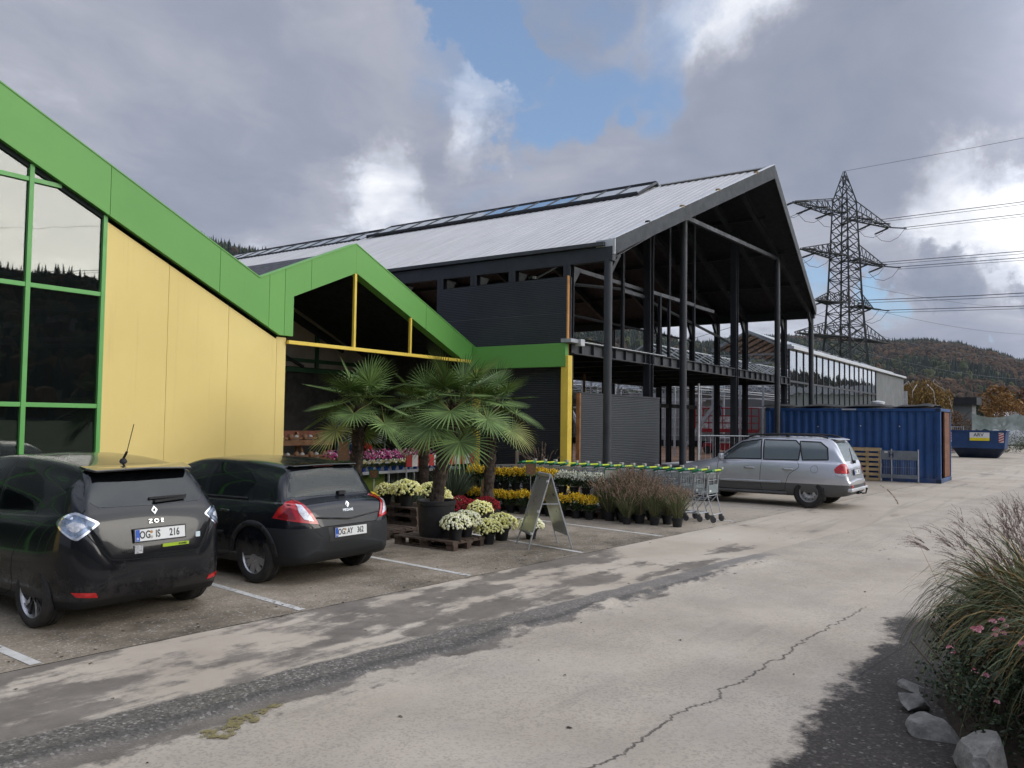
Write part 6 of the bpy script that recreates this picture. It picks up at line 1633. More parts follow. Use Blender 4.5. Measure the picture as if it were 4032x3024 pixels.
cents = [((66+random.uniform(-1, 1), 11.5+i*0.5, random.uniform(0.3, 0.9)), random.uniform(0.4, 0.7)) for i in range(14)] + [((86+random.uniform(-2, 2), 12.0-i*0.8, random.uniform(0.3, 1.2)), random.uniform(0.5, 0.9)) for i in range(14)]
leaf_cloud(mb, L_GR, cents, 3600, 0, 0.13); tag(mb.build('hedge'), 'low green scrub at the end of the yard', 'hedge', kind='stuff')

# ------------------------------------------------------------------ pylon
PYM = mat('weathered_pylon_steel', (0.045, 0.045, 0.045), 0.85, 0.0, var=0.3, vs=0.3)
D = 150.0; paz = rad(13.22); pc = Vector((cos(paz)*D, sin(paz)*D, 0))
py = thing('lattice_pylon', 'tall grey lattice electricity pylon with four crossarms', 'pylon', pc, rad(70.9))
ph = D*math.tan(rad(16.04))+1.97
def pz(el): return D*math.tan(rad(el))+1.97
def half(z):
    ks = [(0, 3.3), (pz(5.2), 2.4), (pz(8.2), 1.95), (pz(14.2), 1.35), (ph-0.1, 0.12)]
    for (a, wa), (b_, wb) in zip(ks, ks[1:]):
        if z <= b_: return wa+(wb-wa)*(z-a)/(b_-a)
    return 0.12
mb = MB()
for sx, sy in ((1, 1), (1, -1), (-1, 1), (-1, -1)):
    zs_ = [0, pz(5.2), pz(8.2), pz(14.2), ph]
    mb.tube([(sx*half(z), sy*half(z), z) for z in zs_], [0.24, 0.22, 0.19, 0.13, 0.06], PYM, 4)
mb.build('leg', py)
mb = MB(); z = 0
while z < ph-2:
    h_ = max(1.6, half(z)*0.95); z2 = min(ph-0.5, z+h_); a, c = half(z), half(z2)
    cor = [(1, 1), (-1, 1), (-1, -1), (1, -1)]
    for i in range(4):
        (x0, y0), (x1, y1) = cor[i], cor[(i+1) % 4]
        mb.beam((x0*a, y0*a, z), (x1*c, y1*c, z2), 0.11, 0.11, PYM); mb.beam((x1*a, y1*a, z), (x0*c, y0*c, z2), 0.11, 0.11, PYM)
        if int(z*10) % 2 == 0: mb.beam((x0*c, y0*c, z2), (x1*c, y1*c, z2), 0.11, 0.11, PYM)
    z = z2
mb.build('lattice', py)
# crossarms run along local y
ARMS = [(pz(13.3), 14.0, 14.0, 2.6, 3), (pz(10.65), 12.0, 12.0, 2.5, 2), (pz(7.7), 8.2, 8.2, 2.2, 2), (pz(5.55), 13.5, 13.5, 2.8, 0)]
INS = mat('insulator_brown', (0.035, 0.028, 0.026), 0.4)
tips = []
for (za, Lp, Ln, dz, n) in ARMS:
    hw = half(za)
    for s, L in ((1, Lp), (-1, Ln)):
        mb = MB(); tip = Vector((0, s*L, za))
        for sx in (1, -1):
            b0 = Vector((sx*hw, s*hw, za)); t0 = Vector((sx*hw*0.8, s*hw, za+dz)); tt = tip+Vector((sx*0.25, 0, 0))
            mb.beam(b0, tt, 0.15, 0.15, PYM); mb.beam(t0, tt+Vector((0, 0, 0.15)), 0.13, 0.13, PYM)
            k = 7
            for i in range(k):
                f0, f1 = i/k, (i+1)/k
                mb.beam(b0.lerp(tt, f0), t0.lerp(tt, f1), 0.085, 0.085, PYM); mb.beam(b0.lerp(tt, f0), t0.lerp(tt, f0), 0.085, 0.085, PYM)
        k = 9
        for i in range(k):
            f0, f1 = i/k, (i+1)/k; A, B = Vector((hw, s*hw, za)), Vector((-hw, s*hw, za)); TA, TB = tip+Vector((.25, 0, 0)), tip-Vector((.25, 0, 0))
            mb.beam(A.lerp(TA, f0), B.lerp(TB, f1), 0.10, 0.10, PYM); mb.beam(B.lerp(TB, f0), A.lerp(TA, f1), 0.10, 0.10, PYM)
        mb.build('crossarm', py)
    for s, L in ((1, Lp), (-1, Ln)):
        for j in range(n):
            y = s*(L - j*(L-hw)*0.42)
            mb = MB(); side = -1
            for sd in (1, -1):
                a = Vector((sd*0.3, y, za)); b_ = a+Vector((sd*2.6, s*0.4 if s > 0 else -0.3, -0.55))
                for dy in (-0.16, 0.16): mb.tube([a+Vector((0, dy, 0)), b_+Vector((0, dy, 0))], 0.10, INS, 5)
            pts = [Vector((2.9, y, za-0.6)), Vector((1.6, y, za-2.0)), Vector((0, y, za-2.5)), Vector((-1.6, y, za-2.0)), Vector((-2.9, y, za-0.6))]
            mb.tube(pts, 0.035, INS, 4); mb.build('insulator', py)
R_ = Matrix.Rotation(rad(70.9), 4, 'Z')
WIRE = mat('aluminium_cable', (0.10, 0.10, 0.11), 0.5, 0.4)
def wire(a, b_, sag, r, lab, grp='power lines leaving the pylon'):
    mb = MB(); pts = [a.lerp(b_, t/14)-Vector((0, 0, 4*sag*(t/14)*(1-t/14))) for t in range(15)]
    mb.tube(pts, r, WIRE, 4); tag(mb.build('power_line'), lab, 'cable', grp)
def wend(el, d=130.0, az=2.0): return Vector((cos(rad(az))*d, sin(rad(az))*d, d*math.tan(rad(el))+1.97))
ZDIR = Vector((cos(rad(250.9)), sin(rad(250.9)), 0))
lb_r = [('topmost thin cable running right from the pylon peak', (-0.2, 0, ph), 0.03), ('thick cable from the middle of the top crossarm to the right', (-2.8, -5.0, ARMS[0][0]-.5), 0.055), ('thick cable from the right tip of the top crossarm', (-2.8, -13.6, ARMS[0][0]-.5), 0.055),
        ('thick cable from the middle of the second crossarm', (-2.8, -5.5, ARMS[1][0]-.5), 0.055), ('thick cable from the right tip of the second crossarm', (-2.8, -11.6, ARMS[1][0]-.5), 0.055),
        ('thick cable from the middle of the third crossarm', (-2.8, 7.8, ARMS[2][0]-.5), 0.055), ('thick cable from the right tip of the third crossarm', (-2.8, -7.8, ARMS[2][0]-.5), 0.055)]
for lab, p, r in lb_r:
    a = pc + R_ @ Vector(p); e = a + ZDIR*300 + Vector((0, 0, 1.0)); wire(a, e, 6.0, r, lab)
    if r > 0.04: wire(a+Vector((0, 0, -0.4)), e+Vector((0, 0, -0.4)), 6.0, 0.035, lab.replace('thick cable', 'lower twin cable'))
for i, (z0, el, nm) in enumerate(((pz(8.0), 5.4, 'second'), (pz(9.4), 7.0, 'highest'), (pz(6.4), 3.9, 'third'), (pz(5.0), 2.8, 'lowest'))):
    wire(pc+R_ @ Vector((2, -6, z0)), Vector((cos(rad(2))*260, sin(rad(2))*260, 260*math.tan(rad(el))+1.97)), 1.5, 0.03, nm+' of the thin falling cables right of the pylon')
for i, (y, za) in enumerate(((13.6, ARMS[0][0]), (9.0, ARMS[0][0]), (11.6, ARMS[1][0]), (7.8, ARMS[2][0]))):
    a = pc+R_ @ Vector((2.8, y, za-.5)); wire(a, a-ZDIR*160+Vector((0, 0, -12)), 4, 0.045, ['cable from the left tip of the top crossarm behind the hall', 'cable from the middle of the top crossarm behind the hall', 'cable from the left tip of the second crossarm behind the hall', 'cable from the left tip of the third crossarm behind the hall'][i])

# ------------------------------------------------------------------ scissor lift with a worker, site fence, rubble inside the hall
LRED = mat('lift_red', (0.30, 0.016, 0.022), 0.45, var=0.12, dirt=0.2)
sl = thing('scissor_lift', 'red scissor lift with raised railed platform inside the greenhouse', 'lift', (51.5, 19.6, 0), rad(0))
mb = MB(); mb.box((-0.4, -1.2, 0.25), (0.4, 1.2, 0.7), LRED); mb.build('chassis', sl, bevel=0.03)
mb = MB()
for x in (-0.38, 0.38):
    for y in (-0.9, 0.9): mb.lathe([(0.0001, -0.08), (0.25, -0.08), (0.25, 0.08), (0.0001, 0.08)], RUBBER, 16, c=(x, y, 0.25), axis='x')
mb.build('wheel', sl)
mb = MB()
for x in (-0.3, 0.3):
    for k in range(2): z = 0.7+k*0.35; mb.beam((x, -1.1, z), (x, 1.1, z+0.35), 0.05, 0.09, GALV); mb.beam((x, 1.1, z), (x, -1.1, z+0.35), 0.05, 0.09, GALV)
mb.build('scissor_arms', sl)
mb = MB(); mb.box((-0.7, -2.1, 1.40), (0.7, 1.6, 1.62), LRED)
for y in frange(-2.1, 1.6, 0.92):
    for x in (-0.7, 0.7): mb.beam((x, y, 1.6), (x, y, 2.95), 0.06, 0.06, LRED)
for z in (2.0, 2.45, 2.95):
    for x in (-0.7, 0.7): mb.beam((x, -2.1, z), (x, 1.6, z), 0.06, 0.06, LRED)
    for y in (-2.1, 1.6): mb.beam((-0.7, y, z), (0.7, y, z), 0.06, 0.06, LRED)
mb.build('platform', sl)
mb = MB(); mb.box((-0.72, -1.9, 1.65), (-0.69, 1.4, 2.4), mat('material_stack', (0.45, 0.43, 0.42), 0.8, var=0.5, vs=6)); mb.build('load', sl)
# worker leaning over the rail (body skinned from a stick skeleton)
def person(name, label, joints, edges, radii, m, loc, parts=()):
    me = bpy.data.meshes.new(name); me.from_pydata(joints, edges, []); o = bpy.data.objects.new(name, me); COL.objects.link(o); o.location = loc
    sk_ = o.modifiers.new('skin', 'SKIN'); sk_.use_smooth_shade = True
    for i, r in enumerate(radii): me.skin_vertices[0].data[i].radius = (r, r)
    me.skin_vertices[0].data[0].use_root = True
    ss = o.modifiers.new('sub', 'SUBSURF'); ss.levels = 2; ss.render_levels = 2
    me.materials.append(m); tag(o, label, 'person'); return o
NAVY = mat('navy_workwear', (0.012, 0.02, 0.05), 0.85, var=0.2); SKIN = mat('skin', (0.45, 0.28, 0.20), 0.6)
J = [(0, 0, 0.95), (0.03, 0, 1.2), (-0.06, 0, 1.42), (-0.14, 0, 1.52), (-0.2, 0, 1.63), (-0.06, 0.19, 1.42), (-0.28, 0.24, 1.2), (-0.46, 0.2, 1.08), (-0.06, -0.19, 1.42), (-0.28, -0.24, 1.2), (-0.46, -0.2, 1.08),
     (0, 0.1, 0.88), (0.02, 0.12, 0.48), (0.05, 0.12, 0.06), (-0.08, 0.12, 0.03), (0, -0.1, 0.88), (-0.06, -0.13, 0.48), (0.0, -0.13, 0.06), (-0.13, -0.13, 0.03)]
E_ = [(0, 1), (1, 2), (2, 3), (3, 4), (2, 5), (5, 6), (6, 7), (2, 8), (8, 9), (9, 10), (0, 11), (11, 12), (12, 13), (13, 14), (0, 15), (15, 16), (16, 17), (17, 18)]
Rr_ = [0.13, 0.13, 0.13, 0.055, 0.05, 0.07, 0.05, 0.035, 0.07, 0.05, 0.035, 0.1, 0.07, 0.05, 0.04, 0.1, 0.07, 0.05, 0.04]
pr_o = person('person', 'worker in navy workwear leaning on the rail of the red lift', J, E_, Rr_, NAVY, (51.5, 19.9, 1.63))
hd = MB(); hd.lathe([(0.0001, 0.13), (0.06, 0.115), (0.095, 0.05), (0.098, -0.01), (0.085, -0.08), (0.05, -0.125), (0.0001, -0.13)], SKIN, 16, c=(-0.22, 0, 1.72)); hd.box((-0.335, -0.014, 1.69), (-0.30, 0.014, 1.735), SKIN); hd.build('head', pr_o, smooth=True)
hh = MB(); hh.lathe([(0.0001, 0.15), (0.07, 0.135), (0.108, 0.06), (0.11, 0.03)], mat('white_helmet', (0.6, 0.6, 0.6), 0.4), 16, c=(-0.22, 0, 1.73)); hh.build('helmet', pr_o, smooth=True)
# white cabinet and post by the lift, mesh panel leaning behind the silver car
mb = MB(); mb.box((-0.4, -1.8, 0.5), (0.2, 1.6, 1.35), WHT); o = mb.build('control_cabinet', loc=(53.5, 19.5, -0.3), bevel=0.02); tag(o, 'long white control cabinet under the red lift', 'cabinet')
mp = thing('mesh_panel', 'grey mesh panel with a white post leaning behind the silver car', 'fence', (26.4, 10.9, 0))
mb = MB(); mb.tube([(0, 0, 0), (0, 0, 3.3)], 0.035, WHT, 8); mb.build('post', mp)
mb = MB(); mb.tube([(0, 0, 1.55), (1.4, -1.6, 1.55), (1.4, -1.6, 0.1)], 0.02, GALV, 6)
for i in range(12): mb.tube([(0.11*i+.05, -0.125*i-.06, 0.1), (0.11*i+.05, -0.125*i-.06, 1.55)], 0.004, GALV, 3)
mb.build('mesh', mp)
# ------------------------------------------------------------------ plants on sale
def petal(name, lo, mid, hi):
    def fn(t, co, b):
        g = t.new('ShaderNodeNewGeometry'); r = X(t.nt, g.outputs['Random Per Island'])
        b.inputs['Roughness'].default_value = 0.75; b.inputs['Specular IOR Level'].default_value = 0.2
        b.inputs['Subsurface Weight'].default_value = 0.0
        return t.ramp(r, ((0.0, lo), (0.5, mid), (1.0, hi)))
    return mat(name, fn=fn)
P_CREAM = petal('petal_cream', (0.68, 0.66, 0.34), (0.84, 0.82, 0.55), (0.90, 0.89, 0.72))
P_LEMON = petal('petal_lemon', (0.66, 0.62, 0.18), (0.82, 0.78, 0.32), (0.88, 0.86, 0.50))
P_YEL = petal('petal_yellow', (0.62, 0.34, 0.01), (0.80, 0.52, 0.02), (0.85, 0.66, 0.08))
P_WHT = petal('petal_white', (0.50, 0.50, 0.36), (0.70, 0.70, 0.56), (0.80, 0.80, 0.70))
P_RED = petal('petal_dark_red', (0.10, 0.003, 0.006), (0.20, 0.007, 0.012), (0.30, 0.014, 0.02))
P_PINK = petal('petal_pink', (0.50, 0.02, 0.18), (0.65, 0.12, 0.32), (0.80, 0.62, 0.70))
P_ROSE = petal('petal_rose', (0.62, 0.22, 0.28), (0.75, 0.34, 0.40), (0.82, 0.50, 0.50))
P_PANS = petal('petal_pansy', (0.75, 0.60, 0.05), (0.78, 0.76, 0.66), (0.80, 0.78, 0.70))
P_SCAR = petal('petal_scarlet', (0.25, 0.004, 0.01), (0.45, 0.01, 0.02), (0.55, 0.02, 0.03))
L_MUM = leafmat('leaf_mum', (0.045, 0.075, 0.025)); L_LAV = leafmat('leaf_lavender', (0.085, 0.11, 0.07)); L_PALM = leafmat('leaf_palm', (0.12, 0.185, 0.055)); L_PALMY = leafmat('leaf_palm_old', (0.24, 0.25, 0.08))
L_GRASS = leafmat('blade_green', (0.11, 0.135, 0.055)); L_MISC = leafmat('blade_miscanthus', (0.12, 0.135, 0.070)); L_TAN = leafmat('plume_tan', (0.34, 0.24, 0.17)); L_PLUM = leafmat('plume_purple_grey', (0.24, 0.17, 0.145))
L_STRAW = leafmat('blade_straw', (0.26, 0.16, 0.06)); L_ROSE = leafmat('leaf_rose', (0.022, 0.035, 0.016)); L_REDG = leafmat('blade_reddish', (0.30, 0.18, 0.14)); L_REED = leafmat('reed_plume', (0.33, 0.24, 0.17))
POT = mat('black_plant_pot', (0.016, 0.016, 0.017), 0.6, var=0.2, vs=6, dirt=0.25)
POTB = mat('blue_plant_pot', (0.01, 0.06, 0.30), 0.5)
SOIL = mat('potting_soil', (0.03, 0.02, 0.012), 0.95, var=0.4, vs=20)
def pom(mb, c, r, m, n, sq=0.75):
    c = Vector(c); n = Vector(n).normalized(); a = n.orthogonal().normalized(); b_ = n.cross(a); k = 6; off = random.random()
    v = [c+n*r*sq]
    for (rr, h) in ((0.72, 0.45), (1.0, -0.1)):
        for j in range(k): an = 2*pi*(j+off)/k; q = random.uniform(0.85, 1.12); v.append(c+(a*cos(an)+b_*sin(an))*r*rr*q+n*r*h*sq)
    f = [(0, 1+j, 1+(j+1) % k) for j in range(k)]+[(1+j, 1+k+j, 1+k+(j+1) % k, 1+(j+1) % k) for j in range(k)]
    mb.add(v, f, m)
def pot_mesh(r, h, m=POT, soil=True):
    mb = MB(); mb.lathe([(0.0001, 0.0), (r*0.74, 0.0), (r*0.76, 0.01), (r*0.95, h*0.86), (r*1.03, h*0.86), (r*1.05, h), (r*0.98, h), (r*0.94, h*0.9)], m, 20)
    if soil: mb.lathe([(0.0001, h*0.9), (r*0.94, h*0.88)], SOIL, 16)
    return mb
def mum(seed, R, m, label, nfl=280, fr=0.0225, ph=0.17, pr=0.115, grp='chrysanthemums in black pots', name='chrysanthemum', sq=0.72, ball=False):
    random.seed(seed); t = thing(name, label, 'flower', group=grp)
    pot_mesh(pr, ph).build('pot', t, autos=35)
    lf = MB(); lf.fixn = False
    leaf_cloud(lf, L_MUM, [((0, 0, ph+R*0.35), R*0.72), ((0, 0, ph+R*0.2), R*0.6)], 900, 0, 0.045, squash=0.65); lf.build('foliage', t)
    fl = MB(); fl.fixn = False; ga = pi*(3-sqrt(5))
    for i in range(nfl):
        u = (i+0.5)/nfl; th = math.acos(1-u*1.22); a = i*ga+random.uniform(-.2, .2); th += random.uniform(-0.06, 0.06)
        d = Vector((sin(th)*cos(a), sin(th)*sin(a), cos(th))); lump = 1+0.10*mn.noise(d*2.3+Vector((seed, 0, 0)))
        if u > 0.8 and random.random() < 0.45: continue
        p = Vector((0, 0, ph+R*0.22)) + Vector((d.x*R, d.y*R, d.z*R*sq))*lump*random.uniform(0.93, 1.03)
        pom(fl, p, fr*random.uniform(0.75, 1.2), m, d+Vector((0, 0, 0.25)))
    fl.build('blossom', t); return t
def spike_mum(seed, m, label, grp, ph=0.15, n=34):
    random.seed(seed); t = thing('chrysanthemum', label, 'flower', group=grp)
    pot_mesh(0.10, ph).build('pot', t, autos=35)
    lf = MB(); lf.fixn = False; leaf_cloud(lf, L_MUM, [((0, 0, ph+0.10), 0.15), ((0, 0, ph+0.17), 0.16)], 700, 0, 0.05, squash=0.9); lf.build('foliage', t)
    fl = MB(); fl.fixn = False
    for i in range(n):
        a = i*2.4; r_ = 0.17*sqrt((i+0.5)/n); x, y = cos(a)*r_, sin(a)*r_; h = ph+0.36-0.5*r_+random.uniform(-.03, .03)
        for k in range(7):
            z = h-k*0.018; w = 0.008+0.0035*k
            for j in range(2 if k else 1): an = random.random()*6.3; pom(fl, (x+cos(an)*w, y+sin(an)*w, z), random.uniform(0.011, 0.017), m, (cos(an), sin(an), 0.8))
    fl.build('blossom', t); return t
def blade(mb, p0, d, L, w, m, droop=0.8, seg=5, tw=0.0):
    """arching grass blade: starts at p0 in direction d and bends down under its own weight"""
    p = Vector(p0); d = Vector(d).normalized(); side = d.cross(Vector((0, 0, 1)))
    side = side.normalized() if side.length > 1e-3 else Vector((1, 0, 0))
    side = (side*cos(tw)+d.cross(side)*sin(tw)).normalized(); vs = []
    for i in range(seg+1):
        t = i/seg; ww = w*(1-t**2.2)*0.5+0.0006; vs += [p-side*ww, p+side*ww]
        p = p+d*(L/seg); d = (d+Vector((0, 0, -droop*(0.25+t)/seg*1.6))).normalized()
    mb.add(vs, [(2*i, 2*i+1, 2*i+3, 2*i+2) for i in range(seg)], m)
    return p, d
def plume(mb, p0, d, L, m, n=26, hair=0.03, droop=0.4, wid=0.012):
    p = Vector(p0); d = Vector(d).normalized(); st = L/n
    for i in range(n):
        t = i/n; k = 2
        for j in range(k):
            a = Vector((random.gauss(0, 1), random.gauss(0, 1), random.gauss(0, 1))); a = (a-d*a.dot(d)).normalized()
            q = p+(a*0.55+d*0.8)*hair*random.uniform(0.6, 1.2)*(1-t*0.6); s_ = d.cross(a)*wid*0.25
            mb.add([p-s_, p+s_, q], [(0, 1, 2)], m)
        p = p+d*st; d = (d+Vector((0, 0, -droop/n))).normalized()
    return p

# ---- palms
def palm(name, label, loc, lean, H, seed, rim=None, nleaf=26, size=1.0):
    random.seed(seed); t = thing(name, label, 'palm', loc, group=None)
    z0 = 0.0
    top = Vector((lean[0], lean[1], H))
    if rim:
        R, h = rim; mb = MB(); mb.lathe([(0.0001, 0), (R*0.86, 0), (R*0.88, 0.015), (R*0.98, h-0.07), (R*1.04, h-0.065), (R*1.05, h-0.01), (R*1.0, h), (R*0.96, h-0.02), (R*0.95, h-0.1)], POT, 40)
        mb.lathe([(0.0001, h-0.08), (R*0.95, h-0.09)], SOIL, 24); mb.build('pot', t, autos=35); z0 = h-0.09
    tr = MB(); k = 22; ring = []; base = Vector((0, 0, z0)); mid = base.lerp(top, 0.5)+Vector((-lean[0]*0.25, -lean[1]*0.25, 0))
    pts = []
    for i in range(k+1): u = i/k; pts.append(base*(1-u)**2 + mid*2*u*(1-u) + top*u*u)
    rads = [(0.125-0.02*sin(i/k*pi) if i < 3 else 0.108+0.012*sin(i*1.3))*size*(0.92 if i < k*0.3 else 1.0) for i in range(k+1)]
    tr.tube(pts, rads, FIBRE, 14)
    for i in range(420):     # fibrous old leaf bases
        u = random.random()**0.8; j = min(k-1, int(u*k)); p = pts[j].lerp(pts[j+1], u*k-j); a = random.random()*2*pi; r_ = rads[j]*0.92
        o_ = Vector((cos(a), sin(a), 0)); q = p+o_*r_; upv = Vector((0, 0, 1)); s_ = Vector((-sin(a), cos(a), 0))*random.uniform(0.012, 0.03)
        L = random.uniform(0.05, 0.13); e = q+upv*L+o_*random.uniform(0.01, 0.05)
        tr.add([q-s_, q+s_, e+s_*0.35, e-s_*0.35], [(0, 1, 2, 3)], FIBRE2 if random.random() < 0.3 else FIBRE)
    tr.build('trunk', t)
    cr_ = MB(); cr_.fixn = False; pt = MB()
    for i in range(nleaf):
        u = i/nleaf; a = i*2.39996+random.uniform(-.2, .2); el = 1.30-u*1.75+random.uniform(-.12, .12)   # young leaves stand up, old ones hang
        d = Vector((cos(a)*cos(el), sin(a)*cos(el), sin(el))); s0 = top+Vector((cos(a)*0.04, sin(a)*0.04, -u*0.22))
        PL = random.uniform(0.42, 0.62)*size; e = s0+d*PL+Vector((0, 0, -0.10*PL*(1+u))); m1 = s0.lerp(e, 0.5)+Vector((0, 0, 0.05))
        pt.tube([s0, m1, e], 0.009, PETI, 4, r1=0.006)
        ax = (e-m1).normalized(); side = ax.cross(Vector((0, 0, 1))); side = side.normalized() if side.length > .01 else Vector((1, 0, 0)); nrm = side.cross(ax).normalized()
        ax = (ax + Vector((0, 0, -0.25-0.35*u))).normalized(); side = ax.cross(nrm).normalized(); nrm = side.cross(ax).normalized()
        BL = random.uniform(0.50, 0.70)*size; nseg = 36; wilt = random.uniform(0.6, 1.9); span = rad(random.uniform(280, 320))
        for j in range(nseg):
            th = -span/2+span*j/(nseg-1); dd = (ax*cos(th)+side*sin(th)).normalized(); L = BL*(0.80+0.20*cos(th*0.5))*random.uniform(0.93, 1.04)
            fold = nrm*0.10*(1 if j % 2 else -1)*0.1; w = 0.026*size
            sd = dd.cross(nrm).normalized(); p = e.copy(); vs = []; dcur = (dd+nrm*0.12).normalized(); seg = 5
            for q in range(seg+1):
                tt = q/seg; ww = w*min(1, 0.12+tt*3.2)*(1-max(0, tt-0.45)**1.3*1.9); ww = max(0.001, ww)*0.62 if tt > 0.5 else max(0.001, ww)*0.62
                vs += [p-sd*ww, p+nrm*0.35*ww*(1 if j % 2 else -1), p+sd*ww]
                p = p+dcur*(L/seg); dcur = (dcur+Vector((0, 0, -1))*(0.03+0.34*tt*tt)*(0.5+1.1*u)*wilt/seg*2).normalized()
            f = []
            for q in range(seg):
                b0 = 3*q; f += [(b0, b0+1, b0+4, b0+3), (b0+1, b0+2, b0+5, b0+4)]
            cr_.add(vs, f, L_PALMY if (i > nleaf-4 and i % 2) or (j in (0, nseg-1) and i % 3 == 0) else L_PALM)
    cr_.build('crown', t); pt.build('petiole', t); return t
FIBRE = mat('palm_fibre', (0.075, 0.055, 0.042), 0.95, var=0.4, vs=18, bump=0.6, bs=60)
FIBRE2 = mat('palm_leaf_base', (0.17, 0.125, 0.09), 0.9, var=0.3, vs=10)
PETI = mat('palm_petiole', (0.11, 0.15, 0.05), 0.5, var=0.2)
def put_pallet(proto, loc, rz_=0.0, label=None, grp=None): return rep(proto, loc, rz_, label, grp)
pp = pallet(); pp.location = (9.70, 7.87, 0); tag(pp, 'weathered wooden pallet lying flat under the big palm pot', 'pallet', 'weathered pallets under the plants')
put_pallet(pp, (9.86, 9.42, 0), 0, 'weathered pallet lying alone just behind the second black car')
for i, nm in enumerate(('lowest', 'middle', 'topmost')): put_pallet(pp, (10.78+0.01*i, 9.55+0.02*i, 0.145*i), 0, nm+' pallet of the stack behind the big palm pot')
palm('potted_palm', 'fan palm in a big black tub on a pallet, leaning to the right', (10.05, 8.50, 0.146), (0.14, -0.25), 2.05, 11, rim=(0.30, 0.56), nleaf=21)
palm('potted_palm', 'left fan palm with dark trunk rising behind the second black car', (10.62, 10.90, 0), (0.12, 0.03), 2.16, 23, rim=(0.28, 0.40), nleaf=19)
palm('potted_palm', 'right fan palm standing before the dark panel near the trolleys', (13.50, 10.05, 0), (0.10, 0.0), 2.2, 35, rim=(0.26, 0.35), nleaf=16)
palm('potted_palm', 'rear fan palm half hidden behind the leaning one', (13.6, 11.85, 0), (0.0, 0.1), 2.2, 47, rim=(0.26, 0.35), nleaf=14)

# ---- round chrysanthemums
mA = mum(1, 0.235, P_CREAM, 'x'); mA.location = (9.94, 8.02, 0.146); mA['label'] = 'cream white chrysanthemum on the pallet directly before the palm tub'
rep(mA, (10.30, 8.10, 0.146), 1.3, 'cream white chrysanthemum on the pallet right of the palm tub', scale=1.03)
mB = mum(2, 0.235, P_LEMON, 'x', nfl=260, fr=0.023); mB.location = (10.66, 7.93, 0); mB['label'] = 'pale lemon chrysanthemum on the asphalt next to the pallet corner'
rep(mB, (11.15, 8.02, 0), 2.1, 'pale lemon chrysanthemum on the asphalt left of the sandwich board', scale=1.12)
rep(mA, (11.60, 7.74, 0), 2.6, 'cream chrysanthemum half hidden behind the legs of the sandwich board', scale=0.92)
rep(mB, (12.05, 9.16, 0.10), 0.6, 'pale lemon chrysanthemum raised above the white ones before the dark red', scale=1.02)
for i, (x, y, sc, lb) in enumerate(((10.92, 10.42, 0.95, 'leftmost lemon chrysanthemum on the pallet stack'), (10.98, 9.98, 1.16, 'large lemon chrysanthemum second from left on the pallet stack'), (11.38, 9.72, 1.05, 'lemon chrysanthemum on the stack just left of the palm trunk'), (11.30, 10.45, 0.95, 'lemon chrysanthemum at the back of the pallet stack'))):
    rep(mB, (x, y, 0.436), i*1.7, lb, scale=sc)
rep(mB, (11.9, 10.0, 0.30), 0.4, 'lemon chrysanthemum on a black crate right behind the palm trunk', scale=1.0)
crate = thing('plastic_crate', 'black plastic crate under the lemon chrysanthemum behind the palm', 'crate', (11.9, 10.0, 0))
mb = MB(); mb.box((-0.2, -0.2, 0), (0.2, 0.2, 0.30), POT); mb.build('body', crate, bevel=0.01)
mb = MB(); mb.box((-0.22, -0.22, 0.26), (0.22, 0.22, 0.298), PLAS); mb.build('rim', crate, bevel=0.004)
mR = mum(5, 0.29, P_RED, 'x', nfl=420, fr=0.019, ph=0.2, pr=0.13); mR.location = (13.0, 9.75, 0); mR['label'] = 'dark red chrysanthemum at the right end of the red group'
rep(mR, (12.55, 10.05, 0.02), 1.1, 'dark red chrysanthemum second from the right in the red group'); rep(mR, (12.0, 9.85 - 0.35, 0), 2.2, 'dark red chrysanthemum touching the palm tub', scale=0.98); rep(mR, (12.35, 9.62, 0), 3.2, 'dark red chrysanthemum in the middle of the red group', scale=1.0)
mY = mum(6, 0.22, P_YEL, 'x', nfl=260, fr=0.02); mY.location = (10.36, 10.35, 0.33); mY['label'] = 'bright yellow chrysanthemum at the left behind the car'
cb = thing('plastic_crate', 'black crate below the bright yellow chrysanthemum behind the car', 'crate', (10.36, 10.35, 0.146)); 
mb = MB(); mb.box((-0.2, -0.2, 0), (0.2, 0.2, 0.183), POT); mb.build('body', cb, bevel=0.01)
rep(mA, (12.78, 10.35, 0.12), 0.9, 'small cream chrysanthemum behind the red group', scale=0.85)

# ---- rows of small upright yellow and white ones on steps
STEP = mat('step_board', (0.05, 0.04, 0.032), 0.85, var=0.3, vs=6)
stp = thing('plant_staging', 'low dark wooden staging stepping up under the yellow and white rows', 'shelf', (14.7, 8.2, 0))
mb = MB(); mb.box((0.30, -0.1, 0.38), (0.80, 3.9, 0.42), STEP)
mb.build('board', stp)
for y in (0, 1.2, 2.5, 3.8):
    mb = MB(); mb.box((0.33, y-0.04, 0), (0.77, y+0.04, 0.38), WOODO); mb.build('support', stp)
for i in range(3): put_pallet(pp, (14.80, 8.12+1.23*i, 0), 0, 'weathered pallet under the staging, ' + ('nearest the grasses', 'in the middle', 'at the far end')[i])
sY = spike_mum(11, P_YEL, 'x', 'small yellow chrysanthemums in rows'); sY.location = (14.62, 8.35, 0); sY['label'] = 'small upright yellow chrysanthemum at the right end of the lower row'
sW = spike_mum(12, P_WHT, 'x', 'small white chrysanthemums in a row'); sW.location = (15.25, 8.50, 0.42); sW['label'] = 'small white chrysanthemum at the right end of the upper row'
ORD = ['first', 'second', 'third', 'fourth', 'fifth', 'sixth', 'seventh', 'eighth', 'ninth', 'tenth', 'eleventh', 'twelfth', 'thirteenth']
ordn = ['second', 'third', 'fourth', 'fifth', 'sixth', 'seventh', 'eighth', 'ninth', 'tenth', 'eleventh', 'twelfth']
